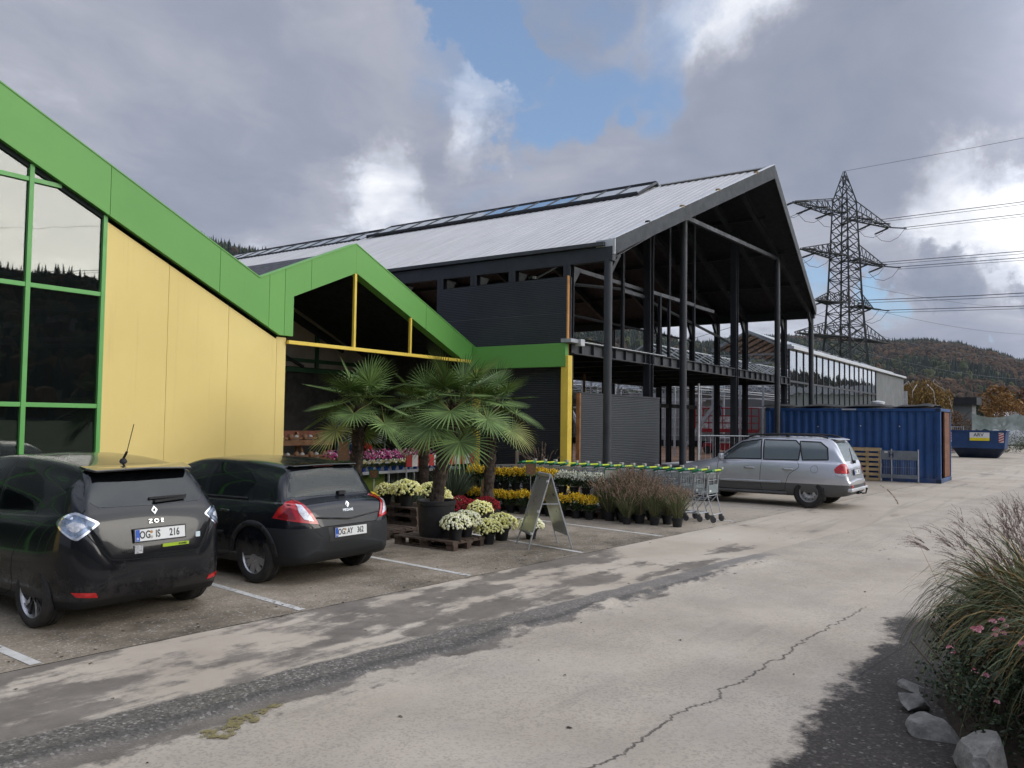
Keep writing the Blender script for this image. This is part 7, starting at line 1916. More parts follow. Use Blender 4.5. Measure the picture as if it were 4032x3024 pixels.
for i in range(1, 12): rep(sY, (14.62+0.03*sin(i*2), 8.35+0.32*i, 0.0), i*0.9, 'small yellow chrysanthemum, %s from the right in the lower row' % ordn[i-1], scale=1+0.06*sin(i*1.7))
for i in range(1, 4): rep(sW, (15.25, 8.50+0.29*i, 0.42), i*1.1, 'small white chrysanthemum, %s from the right in the upper row' % ordn[i-1])
for i in range(8):
    rep(sY, (15.25+0.03*cos(i), 9.68+0.30*i, 0.42), i*0.7, 'small yellow chrysanthemum, %s from the right of the yellow ones in the upper row' % (['first']+ordn)[i], 'small yellow chrysanthemums in the upper row', scale=1.05+0.06*sin(i))

# ---- potted grasses
def pot_grass(seed, label, grp, hgt=0.62, nb=300, npl=90):
    random.seed(seed); t = thing('ornamental_grass', label, 'grass', group=grp)
    pot_mesh(0.11, 0.17).build('pot', t, autos=35)
    b = MB(); b.fixn = False
    for i in range(nb):
        a = random.random()*2*pi; r_ = random.random()*0.07; el = random.uniform(0.95, 1.5)
        blade(b, (cos(a)*r_, sin(a)*r_, 0.16), (cos(a)*cos(el), sin(a)*cos(el), sin(el)), random.uniform(0.32, 0.6), 0.005, L_GRASS, random.uniform(0.3, 1.0), 4, random.random()*3)
    b.build('blades', t)
    c = MB(); c.fixn = False
    for i in range(npl):
        a = random.random()*2*pi; el = random.uniform(1.0, 1.5); L = hgt*random.uniform(0.55, 1.0)
        e, d = blade(c, (cos(a)*0.05, sin(a)*0.05, 0.16), (cos(a)*cos(el), sin(a)*cos(el), sin(el)), L*0.70, 0.003, L_TAN, 0.15, 3)
        plume(c, e-d*0.03, d, 0.12, L_TAN, 16, 0.028, 0.5, 0.02)
    c.build('plume', t); return t
gA = pot_grass(31, 'x', 'potted feathery grasses beside the trolleys'); gB = pot_grass(32, 'x', 'potted feathery grasses beside the trolleys', 0.66)
spots = [(14.73, 6.50, 1.0, 'front right corner pot'), (14.98, 6.82, 1.0, 'behind the corner pot'), (14.68, 6.95, .98, 'third from the right in front'), (14.75, 7.30, 1.02, 'in the middle of the front row'), (14.70, 7.62, 1.05, 'left of the middle in front'), (14.73, 7.95, 1.05, 'front left corner pot'),
         (15.05, 7.12, 1.1, 'back row, right'), (15.10, 7.5, 1.25, 'back row, centre'), (15.08, 7.85, 1.35, 'tallest, back left'), (15.36, 7.32, 1.15, 'touching the trolleys on the right'), (15.34, 7.75, 1.4, 'tall, touching the trolleys'), (15.3, 6.75, 0.95, 'low, nearest the last trolley'), (14.9, 8.12, 1.15, 'between grasses and yellow flowers'), (14.45, 7.42, 0.82, 'small, foremost on the road side')]
for i, (x, y, s_, lb) in enumerate(spots):
    src = gA if i % 2 == 0 else gB
    if i < 2: o = src; o.location = (x, y, 0); o.scale = (s_,)*3
    else: o = rep(src, (x, y, 0), i*1.3, scale=s_)
    o['label'] = 'tan feathery grass in a black pot, ' + lb
# reeds and post before the dark panel
random.seed(77)
rd = thing('reed_grass', 'tall pale reed plumes before the dark panel by the yellow post', 'grass', (16.75, 10.9, 0))
pot_mesh(0.2, 0.3).build('pot', rd, autos=35)
mb = MB(); mb.fixn = False
for i in range(34):
    a = random.uniform(0, 2*pi); el = random.uniform(1.15, 1.5); L = random.uniform(0.55, 0.85)
    e, d = blade(mb, (cos(a)*0.08, sin(a)*0.08, 0.28), (cos(a)*cos(el), sin(a)*cos(el), sin(el)), L, 0.008, L_REED, 0.3, 4)
    plume(mb, e-d*0.05, d, 0.26, L_REED, 22, 0.05, 1.3, 0.04)
mb.build('plume', rd)
wp = MB(); wp.tube([(0, 0, 0), (0, 0, 1.22)], 0.045, mat('pale_wood_post', (0.32, 0.25, 0.18), 0.8), 12); tag(wp.build('wooden_post', loc=(16.95, 11.75, 0)), 'round pale wooden post standing left of the reeds', 'post')
# grey green bushy lavender behind
def shrub(seed, label, h=0.5, r_=0.3, m=L_LAV, grp='bushy grey green shrubs behind the flowers'):
    random.seed(seed); t = thing('lavender', label, 'shrub', group=grp); pot_mesh(0.13, 0.2).build('pot', t, autos=35)
    b = MB(); b.fixn = False
    for i in range(520):
        a = random.random()*2*pi; el = random.uniform(0.6, 1.55); blade(b, (cos(a)*0.06, sin(a)*0.06, 0.19), (cos(a)*cos(el), sin(a)*cos(el), sin(el)), random.uniform(0.5, 1.0)*h, 0.009, m, 0.2, 3, random.random()*3)
    b.build('foliage', t); return t
lv = shrub(51, 'x', 0.62)
for i, (x, y, s_, lb) in enumerate(((14.0, 11.4, 1.25, 'grey green shrub right of the leaning palm trunk'), (14.45, 11.8, 1.3, 'tall grey green shrub in the centre of the back row'), (14.95, 12.1, 1.2, 'grey green shrub before the striped board'), (13.3, 12.1, 1.0, 'grey green shrub under the flower bench'), (12.7, 11.8, 1.0, 'grey green shrub left of the leaning palm trunk'), (15.6, 11.9, 1.1, 'grey green shrub beside the first trolleys'), (16.2, 11.6, 1.1, 'grey green shrub left of the wooden post'), (12.3, 11.1, 0.9, 'low dark shrub below the flower bench'))):
    o = lv if i == 0 else rep(lv, None, i*1.1)
    o.location = (x, y, 0); o.scale = (s_,)*3; o['label'] = lb

# ---- flower bench with small pots
bn = thing('flower_bench', 'long pale metal bench carrying pansies and cyclamen', 'bench', (12.9, 13.0, 0))
mb = MB(); mb.box((0, 0, 0.74), (3.4, 1.5, 0.80), TRIML); mb.build('bench_top', bn, bevel=0.005)
for x in (0.9, 1.75, 2.6, 3.3):
    for y in (0.1, 1.4):
        mb = MB(); mb.box((x-0.02, y-0.02, 0), (x+0.02, y+0.02, 0.74), GALV); mb.build('leg', bn)
mb = MB(); mb.box((0.2, 0.6, 0.0), (1.3, 0.65, 0.70), mat('lime_board', (0.20, 0.28, 0.04), 0.6)); mb.build('skirt_board', bn)
def small(seed, m, label, grp, name, h=0.12, R=0.10, n=26, fr=0.02, potm=POTB):
    random.seed(seed); t = thing(name, label, 'flower', group=grp); pot_mesh(0.055, 0.09, potm).build('pot', t, autos=35)
    lf = MB(); lf.fixn = False; leaf_cloud(lf, L_GR, [((0, 0, 0.12), R*0.9)], 130, 0, 0.035, squash=0.7); lf.build('foliage', t)
    fl = MB(); fl.fixn = False
    for i in range(n):
        a = random.random()*6.3; r_ = R*sqrt(random.random()); d = Vector((cos(a)*0.5, sin(a)*0.5, 0.7)); pom(fl, (cos(a)*r_, sin(a)*r_, 0.12+h*random.uniform(0.4, 1)), fr*random.uniform(.7, 1.2), m, d, 0.5)
    fl.build('blossom', t); return t
pa = small(61, P_PANS, 'yellow and white pansy in a blue pot on the front edge of the flower bench', 'pansies in blue pots along the bench edge', 'pansy')
cy = small(62, P_PINK, 'pink cyclamen in the crowded back rows of the flower bench', 'pink cyclamen on the bench', 'cyclamen', 0.20, 0.11, 30, 0.022, POT)
for i in range(26):
    p = (13.0+0.245*(i % 13), 13.12+0.22*(i//13), 0.80); o = pa if i == 0 else rep(pa, None, i*0.9)
    o.location = p; o['group'] = 'pansies in blue pots along the bench edge'; o['label'] = 'yellow white pansy in blue pot, %s from left, %s row of the flower bench' % (ORD[i % 13], ('front', 'second')[i//13])
for i in range(36):
    o = cy if i == 0 else rep(cy, None, i*1.3)
    o.location = (12.98+0.275*(i % 12)+0.03*sin(i*3), 13.68+0.25*(i//12), 0.80+0.03*(i//12)); o.scale = (1.15,)*3; o['label'] = 'pink cyclamen, %s from left in the %s cyclamen row of the bench' % (ORD[i % 12], ('front', 'middle', 'back')[i//12])
# poinsettia-like red at the back
rs = mum(71, 0.22, P_SCAR, 'mound of scarlet flowers on a stand behind the pink cyclamen', nfl=160, fr=0.03, grp=None); rs.location = (14.6, 14.75, 1.0)
st = thing('flower_stand', 'dark stand under the scarlet flowers behind the bench', 'stand', (14.6, 14.75, 0)); mb = MB(); mb.box((-0.3, -0.22, 0.96), (0.3, 0.22, 1.0), STEP); mb.build('top', st)
mb = MB(); mb.tube([(0, 0, 0), (0, 0, 0.96)], 0.04, STEEL); mb.build('post', st)
# striped barrier board
sb = thing('barrier_board', 'red and white striped board across the entrance behind the shrubs', 'barrier', (13.85, 12.62, 0))
mb = MB(); n = 13
for i in range(n): mb.box((i*0.19, -0.012 - 0.0*i, 0.90), ((i+1)*0.19, 0.012, 1.16), RDR if i % 2 == 0 else WHR)
mb.build('board', sb)
for x in (0.05, 2.4):
    mb = MB(); mb.tube([(x, 0.03, 0), (x, 0.03, 1.2)], 0.02, GALV, 8); mb.build('post', sb)
# tiered wooden shelf with crates of goods
wsf = thing('wooden_shelf', 'brown wooden tiered shelf inside the entrance by the yellow wall', 'shelf', (12.05, 14.5, 0))
mb = MB()
for z, y in ((0.55, 0.0), (0.95, 0.22), (1.35, 0.44)): mb.box((0, y, z), (1.75, y+0.30, z+0.03), WOODM); mb.box((0, y-0.01, z-0.02), (1.75, y+0.01, z+0.10), WOODM)
mb.build('shelf_board', wsf)
for x in (0.0, 0.86, 1.72):
    mb = MB(); mb.beam((x+0.02, 0.05, 0), (x+0.02, 0.72, 1.62), 0.05, 0.07, WOODM); mb.beam((x+.02, 0.72, 0), (x+.02, 0.72, 1.64), 0.05, 0.05, WOODM); mb.build('side_frame', wsf)
mb = MB(); mb.box((0, 0.74, 1.5), (1.77, 0.78, 1.66), mat('red_brown_board', (0.18, 0.06, 0.035), 0.7)); mb.build('top_board', wsf)
BAGC = [mat('bag_white', (0.42, 0.42, 0.40), 0.6), mat('bag_green', (0.06, 0.20, 0.07), 0.5), mat('bag_brown', (0.22, 0.12, 0.07), 0.7)]
cratep = thing('produce_crate', 'x', 'crate', group='crates of goods on the wooden shelf')
mb = MB(); mb.box((-0.17, -0.12, 0), (0.17, 0.12, 0.015), WOODM)
for z in (0.02, 0.09): mb.box((-0.18, -0.13, z), (0.18, -0.12, z+0.05), WOODM); mb.box((-0.18, 0.12, z), (0.18, 0.13, z+0.05), WOODM); mb.box((-0.18, -0.12, z), (-0.17, 0.12, z+0.05), WOODM); mb.box((0.17, -0.12, z), (0.18, 0.12, z+0.05), WOODM)
mb.build('slats', cratep)
mb = MB(); mb.lathe([(0.0001, 0.2), (0.06, 0.17), (0.08, 0.05), (0.07, 0.0)], BAGC[2], 10, c=(-0.07, 0, 0.02)); mb.lathe([(0.0001, 0.18), (0.05, 0.15), (0.07, 0.05), (0.06, 0.0)], BAGC[0], 10, c=(0.08, -0.02, 0.02)); mb.build('contents', cratep, smooth=True)
k = 0
for r_, (z, y) in enumerate(((0.58, 0.15), (0.98, 0.37), (1.38, 0.59))):
    for c in range(4):
        o = cratep if k == 0 else rep(cratep)
        o.location = (12.05+0.24+c*0.42, 14.5+y, z); o['label'] = '%s crate from the left on the %s tier of the wooden shelf' % (('first', 'second', 'third', 'fourth')[c], ('lowest', 'middle', 'top')[r_]); k += 1
mb = MB(); mb.box((-0.19, -0.22, 0), (0.19, 0.22, 1.28), mat('blue_bin', (0.008, 0.06, 0.20), 0.5)); mb.box((-0.2, -0.23, 1.28), (0.2, 0.23, 1.34), mat('blue_bin', ())); tag(mb.build('waste_bin', loc=(14.05, 14.6, 0), bevel=0.015), 'tall dark blue bin right of the wooden shelf', 'bin')
# little framed price signs
def f_sign(t, co, b):
    O = t.coord('Object'); x, y, z = t.sep(O); n = t.noise(t.mapv(O, sc=(1, 14, 40)), 1.5, 4, 0.6)
    b.inputs['Roughness'].default_value = 0.5
    return t.mix(n.ss(0.58, 0.66)*0.8, (0.20, 0.10, 0.05), (0.40, 0.30, 0.2))
SIGNB = mat('printed_brown_sign', fn=f_sign); SIGNG = mat('green_sign_frame', (0.02, 0.16, 0.06), 0.5); SIGNP = mat('pale_sign', (0.45, 0.42, 0.34), 0.6, var=0.1, vs=30)
def sign(loc, w, h, z, label, m=SIGNB, rz_=0.0):
    t = thing('price_sign', label, 'sign', loc, rz_, 'small framed signs among the plants'); mb = MB(); mb.box((-0.006, -w/2, z), (0.006, w/2, z+h), m); mb.build('board', t)
    mb = MB(); f = 0.012
    mb.box((-0.01, -w/2-f, z-f), (0.01, w/2+f, z), SIGNG); mb.box((-0.01, -w/2-f, z+h), (0.01, w/2+f, z+h+f), SIGNG); mb.box((-0.01, -w/2-f, z), (0.01, -w/2, z+h), SIGNG); mb.box((-0.01, w/2, z), (0.01, w/2+f, z+h), SIGNG); mb.build('frame', t)
    mb = MB(); mb.tube([(0.012, 0, 0), (0.012, 0, z)], 0.008, GALV, 6); mb.build('stake', t)
sign((14.35, 10.75, 0), 0.21, 0.36, 0.33, 'brown sign in a green frame between the red and yellow flowers', rz_=0.6)
sign((14.98, 10.02, 0), 0.20, 0.24, 0.80, 'brown sign standing above the upper yellow row', rz_=0.6)
sign((15.05, 8.10, 0.0), 0.24, 0.17, 0.82, 'pale sign above the white row beside the tall grasses', SIGNP, rz_=0.6)
sign((11.3, 11.1, 0), 0.16, 0.14, 0.86, 'small brown sign above the lemon flowers on the stack', rz_=0.6)
sign((12.6, 13.3, 0), 0.22, 0.42, 1.05, 'brown sign in a green frame left of the first palm trunk', rz_=0.6)

# ---- shopping trolleys
TG = mat('trolley_green', (0.01, 0.17, 0.07), 0.45, var=0.1); TY = mat('trolley_lime', (0.45, 0.55, 0.02), 0.4, var=0.2, vs=9); TLK = mat('coin_lock_grey', (0.36, 0.34, 0.31), 0.6)
FLAP = mat('trolley_flap', (0.20, 0.23, 0.23), 0.5, var=0.1); WIREM = mat('zinc_wire', (0.45, 0.47, 0.48), 0.35, 0.5, var=0.1)
def trolley():
    t = thing('shopping_trolley', 'x', 'trolley', group='nested row of shopping trolleys')
    mb = MB(); r0 = 0.0048; W0, W1 = 0.27, 0.20
    def P(s, v, side):   # s along the length, v height fraction
        w = W0+(W1-W0)*s; zt = 0.96-0.05*s; zb = 0.56+0.07*s; z = zb+(zt-zb)*v; return Vector((side*(w-0.03*(1-v)), 0.10+0.80*s, z))
    for side in (-1, 1):
        for i in range(17): mb.tube([P(i/16, 0, side), P(i/16, 1, side)], r0, WIREM, 3, cap=False)
        for v in (0, 0.25, 0.5, 0.75): mb.tube([P(0, v, side), P(1, v, side)], r0, WIREM, 3, cap=False)
        mb.tube([P(0, 1, side), P(1, 1, side)], 0.006, WIREM, 5)
    for i in range(17): mb.tube([P(i/16, 0, -1), P(i/16, 0, 1)], r0, WIREM, 3, cap=False)
    for i in range(7): f = i/6; mb.tube([P(1, 0, -1).lerp(P(1, 0, 1), f), P(1, 1, -1).lerp(P(1, 1, 1), f)], r0, WIREM, 3, cap=False); mb.tube([P(0, 0, -1).lerp(P(0, 0, 1), f), P(0, 1, -1).lerp(P(0, 1, 1), f)], r0, WIREM, 3, cap=False)
    for v in (0, .33, .66, 1): mb.tube([P(1, v, -1), P(1, v, 1)], r0 if v < 1 else 0.006, WIREM, 4); mb.tube([P(0, v, -1), P(0, v, 1)], r0, WIREM, 4)
    mb.build('basket', t)
    mb = MB(); mb.box((-0.25, 0.065, 0.57), (0.25, 0.075, 0.74), FLAP); mb.build('back_flap', t)
    mb = MB(); mb.box((-0.20, 0.07, 0.60), (-0.12, 0.064, 0.64), PLATEW); mb.build('label_plate', t)
    mb = MB()
    for s in (-1, 1):
        mb.tube([(s*0.27, 0.0, 1.02), (s*0.27, 0.07, 0.92), (s*0.26, 0.10, 0.50), (s*0.21, 0.32, 0.26), (s*0.21, 0.30, 0.17), (s*0.20, 0.80, 0.155)], 0.012, WIREM, 6)
        mb.tube([(s*0.20, 0.88, 0.62), (s*0.21, 0.62, 0.45), (s*0.22, 0.2, 0.45)], 0.009, WIREM, 5); mb.tube([(s*0.24, 0.10, 0.55), (s*0.21, 0.0, 0.18), (s*0.23, -0.02, 0.16)], 0.010, WIREM, 6)
    mb.tube([(-0.23, -0.02, 0.16), (0.23, -0.02, 0.16)], 0.011, WIREM, 6); mb.tube([(-0.20, 0.80, 0.155), (0.20, 0.80, 0.155)], 0.011, WIREM, 6); mb.tube([(-0.21, 0.3, 0.17), (0.21, 0.3, 0.17)], 0.009, WIREM, 5)
    mb.tube([(-0.26, 0.10, 0.52), (0.26, 0.10, 0.52)], 0.009, WIREM, 5)
    mb.build('frame', t)
    for x, y in ((-0.22, 0.0), (0.22, 0.0), (-0.19, 0.80), (0.19, 0.80)):
        mb = MB(); mb.box((x-0.022, y-0.035, 0.075), (x+0.022, y+0.035, 0.15), mat('castor_fork', (0.12, 0.12, 0.12), 0.5, 0.3)); mb.lathe([(0.0001, -0.013), (0.05, -0.013), (0.062, -0.008), (0.062, 0.008), (0.05, 0.013), (0.0001, 0.013)], mat('castor_grey', (0.10, 0.10, 0.10), 0.7), 16, c=(x, y-0.02, 0.062), axis='x'); mb.build('castor', t)
    mb = MB(); mb.tube([(-0.18, -0.012, 1.03), (0.20, -0.012, 1.03)], 0.020, TY, 10); h = mb.build('handle', t, autos=40)
    mb = MB()
    for s in (-1, 1): mb.tube([(s*0.17, -0.015, 1.03), (s*0.275, -0.01, 1.03), (s*0.275, 0.12, 0.99)], 0.024, TG, 8)
    mb.split('grip_end', t)
    mb = MB(); mb.box((0.20, -0.035, 1.035), (0.29, 0.035, 1.085), TLK); mb.build('coin_lock', t, bevel=0.008)
    return t
tr0 = trolley(); ords = ['foremost', 'second', 'third', 'fourth', 'fifth', 'sixth', 'seventh', 'eighth', 'ninth', 'tenth', 'eleventh', 'twelfth', 'thirteenth', 'fourteenth', 'fifteenth', 'sixteenth', 'rearmost']
for i in range(17):
    o = tr0 if i == 0 else rep(tr0)
    o.location = (16.0+0.012*sin(i*5), 6.22+0.283*i, 0); o.rotation_euler = (0, 0, 0.03*sin(i*2.3)); o['label'] = '%s shopping trolley in the nested row, counted from the road' % ords[i]

# ---- sandwich board
sw = thing('sandwich_board', 'empty aluminium sandwich board standing on the asphalt beside the flowers', 'sign', (0, 0, 0))
ALF = mat('brushed_aluminium_frame', (0.45, 0.46, 0.47), 0.35, 0.6, var=0.08); ALP = mat('dull_aluminium_sheet', (0.42, 0.43, 0.42), 0.32, 0.6, var=0.10, vs=2)
A0, A1, B0, B1 = Vector((11.0, 7.61, 0)), Vector((10.58, 7.11, 0)), Vector((11.49, 7.14, 0)), Vector((11.09, 6.63, 0))
T0, T1 = Vector((11.24, 7.37, 1.12)), Vector((10.84, 6.88, 1.12))
for (f0, f1, nm) in ((A0, A1, 'front_panel'), (B0, B1, 'rear_panel')):
    off = (T0-f0).cross(T1-T0).normalized(); off = off if off.dot(((f0+f1)/2-(T0+T1)/2)*Vector((1, 1, 0))) > 0 else -off
    k0, k1 = f0.lerp(T0, 0.20), f1.lerp(T1, 0.20)
    mb = MB(); mb.beam(f0, T0+off*0.012, 0.035, 0.018, ALF, up=off); mb.beam(f1, T1+off*0.012, 0.035, 0.018, ALF, up=off); mb.beam(k0, k1, 0.02, 0.035, ALF); mb.beam(T0+off*.012, T1+off*.012, 0.03, 0.04, ALF)
    fr_ = mb.build('frame', sw)
    mb = MB(); e = 0.012; mb.prism([k0.lerp(k1, 0.03)+off*0.004, k0.lerp(k1, 0.97)+off*0.004, T0.lerp(T1, 0.97)+off*0.008-Vector((0, 0, .02)), T0.lerp(T1, 0.03)+off*0.008-Vector((0, 0, .02))], -off*0.006, ALP); mb.build(nm, sw)
mb = MB(); mb.tube([T0+Vector((0, 0, 0.02)), T1+Vector((0, 0, 0.02))], 0.014, GALV, 8); mb.build('hinge', sw)
mb = MB(); a, b_ = A1.lerp(T1, 0.62), B1.lerp(T1, 0.62); mb.beam(a, b_, 0.012, 0.02, ALF); a, b_ = A0.lerp(T0, 0.62), B0.lerp(T0, 0.62); mb.beam(a, b_, 0.012, 0.02, ALF); mb.split('stay', sw)
for p in (A1.lerp(T1, 0.52), A1.lerp(T1, 0.22), A1.lerp(T1, .93)):
    mb = MB(); mb.cbox(p+Vector((-0.03, 0.01, 0)), (0.012, 0.035, 0.035), PLATEW); mb.build('clip', sw)

# orange lawn tractor and stacked goods in the dim entrance
LOR = mat('tractor_orange', (0.45, 0.10, 0.02), 0.4, var=0.1)
lt = thing('lawn_tractor', 'small orange lawn tractor in the dim entrance behind the striped board', 'tractor', (14.9, 15.3, 0))
mb = MB(); mb.box((-0.75, -0.28, 0.32), (0.0, 0.28, 0.72), LOR); mb.prism([(0.0, -0.24, 0.35), (0.75, -0.22, 0.35), (0.72, -0.22, 0.70), (0.0, -0.24, 0.82)], (0, 0.46, 0), LOR); mb.build('body', lt, bevel=0.04, seg=3)
mb = MB(); mb.box((-0.62, -0.2, 0.72), (-0.25, 0.2, 0.80), PLAS); mb.beam((-0.62, 0, 0.78), (-0.72, 0, 1.10), 0.38, 0.07, PLAS, up=(1, 0, 0)); mb.build('seat', lt, bevel=0.03)
mb = MB(); mb.tube([(0.05, 0, 0.80), (-0.08, 0, 1.02)], 0.02, PLAS, 6); mb.tube([Vector((-0.08, 0, 1.02))+Vector((cos(a*pi/8)*0.08, sin(a*pi/8)*0.17, cos(a*pi/8)*0.1)) for a in range(17)], 0.015, PLAS, 6); mb.build('steering_wheel', lt)
for x, r_ in ((-0.48, 0.26), (0.52, 0.19)):
    for y in (-0.38, 0.38):
        mb = MB(); mb.lathe([(0.0001, -0.09), (r_*0.5, -0.09), (r_*0.9, -0.08), (r_, -0.04), (r_, 0.04), (r_*0.9, 0.08), (r_*0.5, 0.09), (0.0001, 0.09)], RUBBER, 20, c=(x, y, r_), axis='y'); mb.build('wheel', lt, autos=40)
rk = thing('display_rack', 'dim rack of red and green boxes inside the entrance', 'rack', (16.0, 16.2, 0))
mb = MB()
for z in (0.1, 0.7, 1.3, 1.9): mb.box((-0.7, -0.2, z), (0.7, 0.2, z+0.04), GALV)
mb.split('shelf_board', rk)
mb = MB()
for x in (-0.7, 0.68):
    for y in (-0.2, 0.18): mb.box((x, y, 0), (x+0.03, y+0.03, 2.1), GALV)
mb.split('post', rk)
BXC = [mat('box_red', (0.30, 0.03, 0.02), 0.6), mat('box_green', (0.03, 0.16, 0.05), 0.6), mat('box_white', (0.4, 0.4, 0.38), 0.6)]
random.seed(4); k = 0
for r_, z in enumerate((0.14, 0.74, 1.34)):
    for c in range(5):
        h = random.uniform(0.25, 0.45); mb = MB(); mb.box((-0.11, -0.14, 0), (0.11, 0.14, h), BXC[(k*2+c) % 3]); o = mb.build('box', loc=(16.0-0.54+c*0.27, 16.2, z), bevel=0.006)
        tag(o, 'boxed goods, %s from left on the %s board of the dim rack' % (ORD[c], ('lowest', 'middle', 'upper')[r_]), 'box', 'boxes on the dim rack'); k += 1
# ------------------------------------------------------------------ planting bed at the right
def f_stone(t, co, b):
    P = t.coord('Object'); n = t.noise(P, 3.2, 10, 0.7); n2 = t.noise(P, 14, 6, 0.7)
    b.inputs['Roughness'].default_value = 0.9
    t.nt.links.new(t.bump(n*0.7+n2*0.4+t.voro(P, 7.0)*0.4, 0.9, 0.05).s, b.inputs['Normal'])
    c = t.ramp(n*0.7+n2*0.3, ((0.3, (0.10, 0.095, 0.085)), (0.5, (0.22, 0.21, 0.19)), (0.7, (0.40, 0.385, 0.35))))
    return t.mix(t.noise(P, 5, 6, 0.8).ss(0.6, 0.7)*0.5, c, (0.045, 0.055, 0.03))
STONE = mat('rough_stone', fn=f_stone)
def rock(seed, loc, s, rz_, label):
    bm = bmesh.new(); bmesh.ops.create_icosphere(bm, subdivisions=4, radius=1.0); random.seed(seed)
    pl = [(Vector((random.gauss(0, 1), random.gauss(0, 1), random.gauss(0, 0.8))).normalized(), random.uniform(0.45, 0.80)) for _ in range(13)]
    for v in bm.verts:
        for n, d in pl:
            k = v.co.dot(n)
            if k > d: v.co -= n*(k-d)*0.92
        v.co *= 1+0.10*mn.noise(v.co*2.2+Vector((seed, 0, 0)))+0.03*mn.noise(v.co*7+Vector((seed, 0, 0)))
        v.co = Vector((v.co.x*s[0], v.co.y*s[1], v.co.z*s[2]))
    me = bpy.data.meshes.new('rock'); bm.to_mesh(me); bm.free(); me.materials.append(STONE)
    for p in me.polygons: p.use_smooth = True
    me.set_sharp_from_angle(angle=rad(18))
    o = bpy.data.objects.new('rock', me); COL.objects.link(o); o.location = loc; o.rotation_euler = (0, 0, rz_); tag(o, label, 'rock', 'rocks edging the planting bed')
rock(3, (5.50, 0.55, 0.06), (0.24, 0.20, 0.18), 0.3, 'largest pale rock at the bottom edge of the picture')
rock(9, (5.98, 0.90, 0.04), (0.22, 0.15, 0.12), 0.8, 'flat grey rock just behind the largest one')
rock(14, (6.45, 1.06, 0.03), (0.16, 0.13, 0.10), 0.1, 'small dark rock at the foot of the rose bush')
rock(21, (4.95, 0.12, 0.03), (0.20, 0.16, 0.12), 1.1, 'rock in the bottom right corner')
rock(27, (6.9, 1.14, 0.0), (0.16, 0.12, 0.07), 0.5, 'low dark stone furthest along the bed edge')
# soil of the bed
mb = MB(); mb.fixn = False; vs = []; fs = []; nx, ny = 40, 18
for i in range(nx+1):
    x = 4.3+4.7*i/nx; y1 = 0.35+0.28*(x-4.6) if x < 6.6 else 0.95+0.02*(x-6.6)
    if x > 8.2: y1 -= (x-8.2)*0.9
    for j in range(ny+1):
        y = -3.0+(y1+3.0)*j/ny; e = min(1, (ny-j)/3); vs.append((x, y, 0.004+e*(0.14+0.05*mn.noise(Vector((x*3, y*3, 0))))*min(1, i/2, (nx-i)/2)))
for i in range(nx):
    for j in range(ny): k = i*(ny+1)+j; fs.append((k, k+ny+1, k+ny+2, k+1))
mb.add(vs, fs, SOIL); tag(mb.build('bed_soil', smooth=True), kind='structure')
random.seed(101)
# big miscanthus clump
def misc(name, label, loc, R, H, n, npl, mats, seed, base=0.30):
    random.seed(seed); t = thing(name, label, 'grass', loc); b = MB(); b.fixn = False
    for i in range(n):
        a = random.random()*2*pi; r_ = base*sqrt(random.random()); el = random.triangular(1.0, 1.55, 1.42); L = H*random.uniform(0.45, 1.32)
        m = random.choices(mats[0], mats[1])[0]
        blade(b, (cos(a)*r_, sin(a)*r_, 0), (cos(a+random.gauss(0, .3))*cos(el), sin(a+random.gauss(0, .3))*cos(el), sin(el)), L, random.uniform(0.010, 0.024), m, random.uniform(2.2, 4.4), 11, random.random()*3)
    b.build('blades', t)
    c = MB(); c.fixn = False
    for i in range(npl):
        a = random.random()*2*pi; el = random.uniform(1.0, 1.5); L = H*random.uniform(0.9, 1.15)
        e, d = blade(c, (cos(a)*base*0.6, sin(a)*base*0.6, 0), (cos(a)*cos(el), sin(a)*cos(el), sin(el)), L, 0.004, L_STRAW, 0.45, 6)
        for k in range(random.randint(3, 6)):
            dd = (d+Vector((random.gauss(0, .22), random.gauss(0, .22), random.uniform(0, .25)))).normalized(); plume(c, e-d*0.05, dd, random.uniform(0.12, 0.2), L_PLUM, 18, 0.013, 0.9, 0.012)
    c.build('plume', t); return t
misc('miscanthus', 'big arching green miscanthus clump with purple grey plumes at the right edge', (7.2, 0.12, 0.1), 1.0, 0.98, 7500, 230, ((L_MISC, L_GRASS, L_STRAW), (0.50, 0.32, 0.18)), 7, 0.42)
misc('miscanthus', 'second miscanthus clump with straw tinted blades in front on the right', (6.42, -0.12, 0.1), 0.8, 1.02, 3000, 40, ((L_MISC, L_STRAW, L_GRASS), (0.45, 0.30, 0.25)), 8, 0.26)
misc('miscanthus', 'rear miscanthus clump behind the big one on the right', (8.2, -0.5, 0.1), 0.9, 1.10, 1900, 80, ((L_MISC, L_GRASS, L_STRAW), (0.6, 0.3, 0.1)), 9, 0.32)
# a few single long stalks that rise over the clump
t = thing('reed_stalk', 'single long bent grass stalks rising above the clump', 'grass', (7.3, 0.45, 0.1)); mb = MB(); mb.fixn = False
for (x, y, d, L, dr) in ((0.15, 0.35, (0.25, 0.45, 1), 1.25, 0.2), (-0.35, -0.35, (-0.15, -0.25, 1), 1.45, 1.3), (-0.2, -0.5, (-0.1, -0.4, 1), 1.38, 1.8)):
    e, dd = blade(mb, (x, y, 0.0), d, L, 0.007, L_STRAW, dr, 8); plume(mb, e-dd*0.03, dd, 0.26, L_REED, 24, 0.03, 0.9, 0.02)
mb.build('stalk', t)
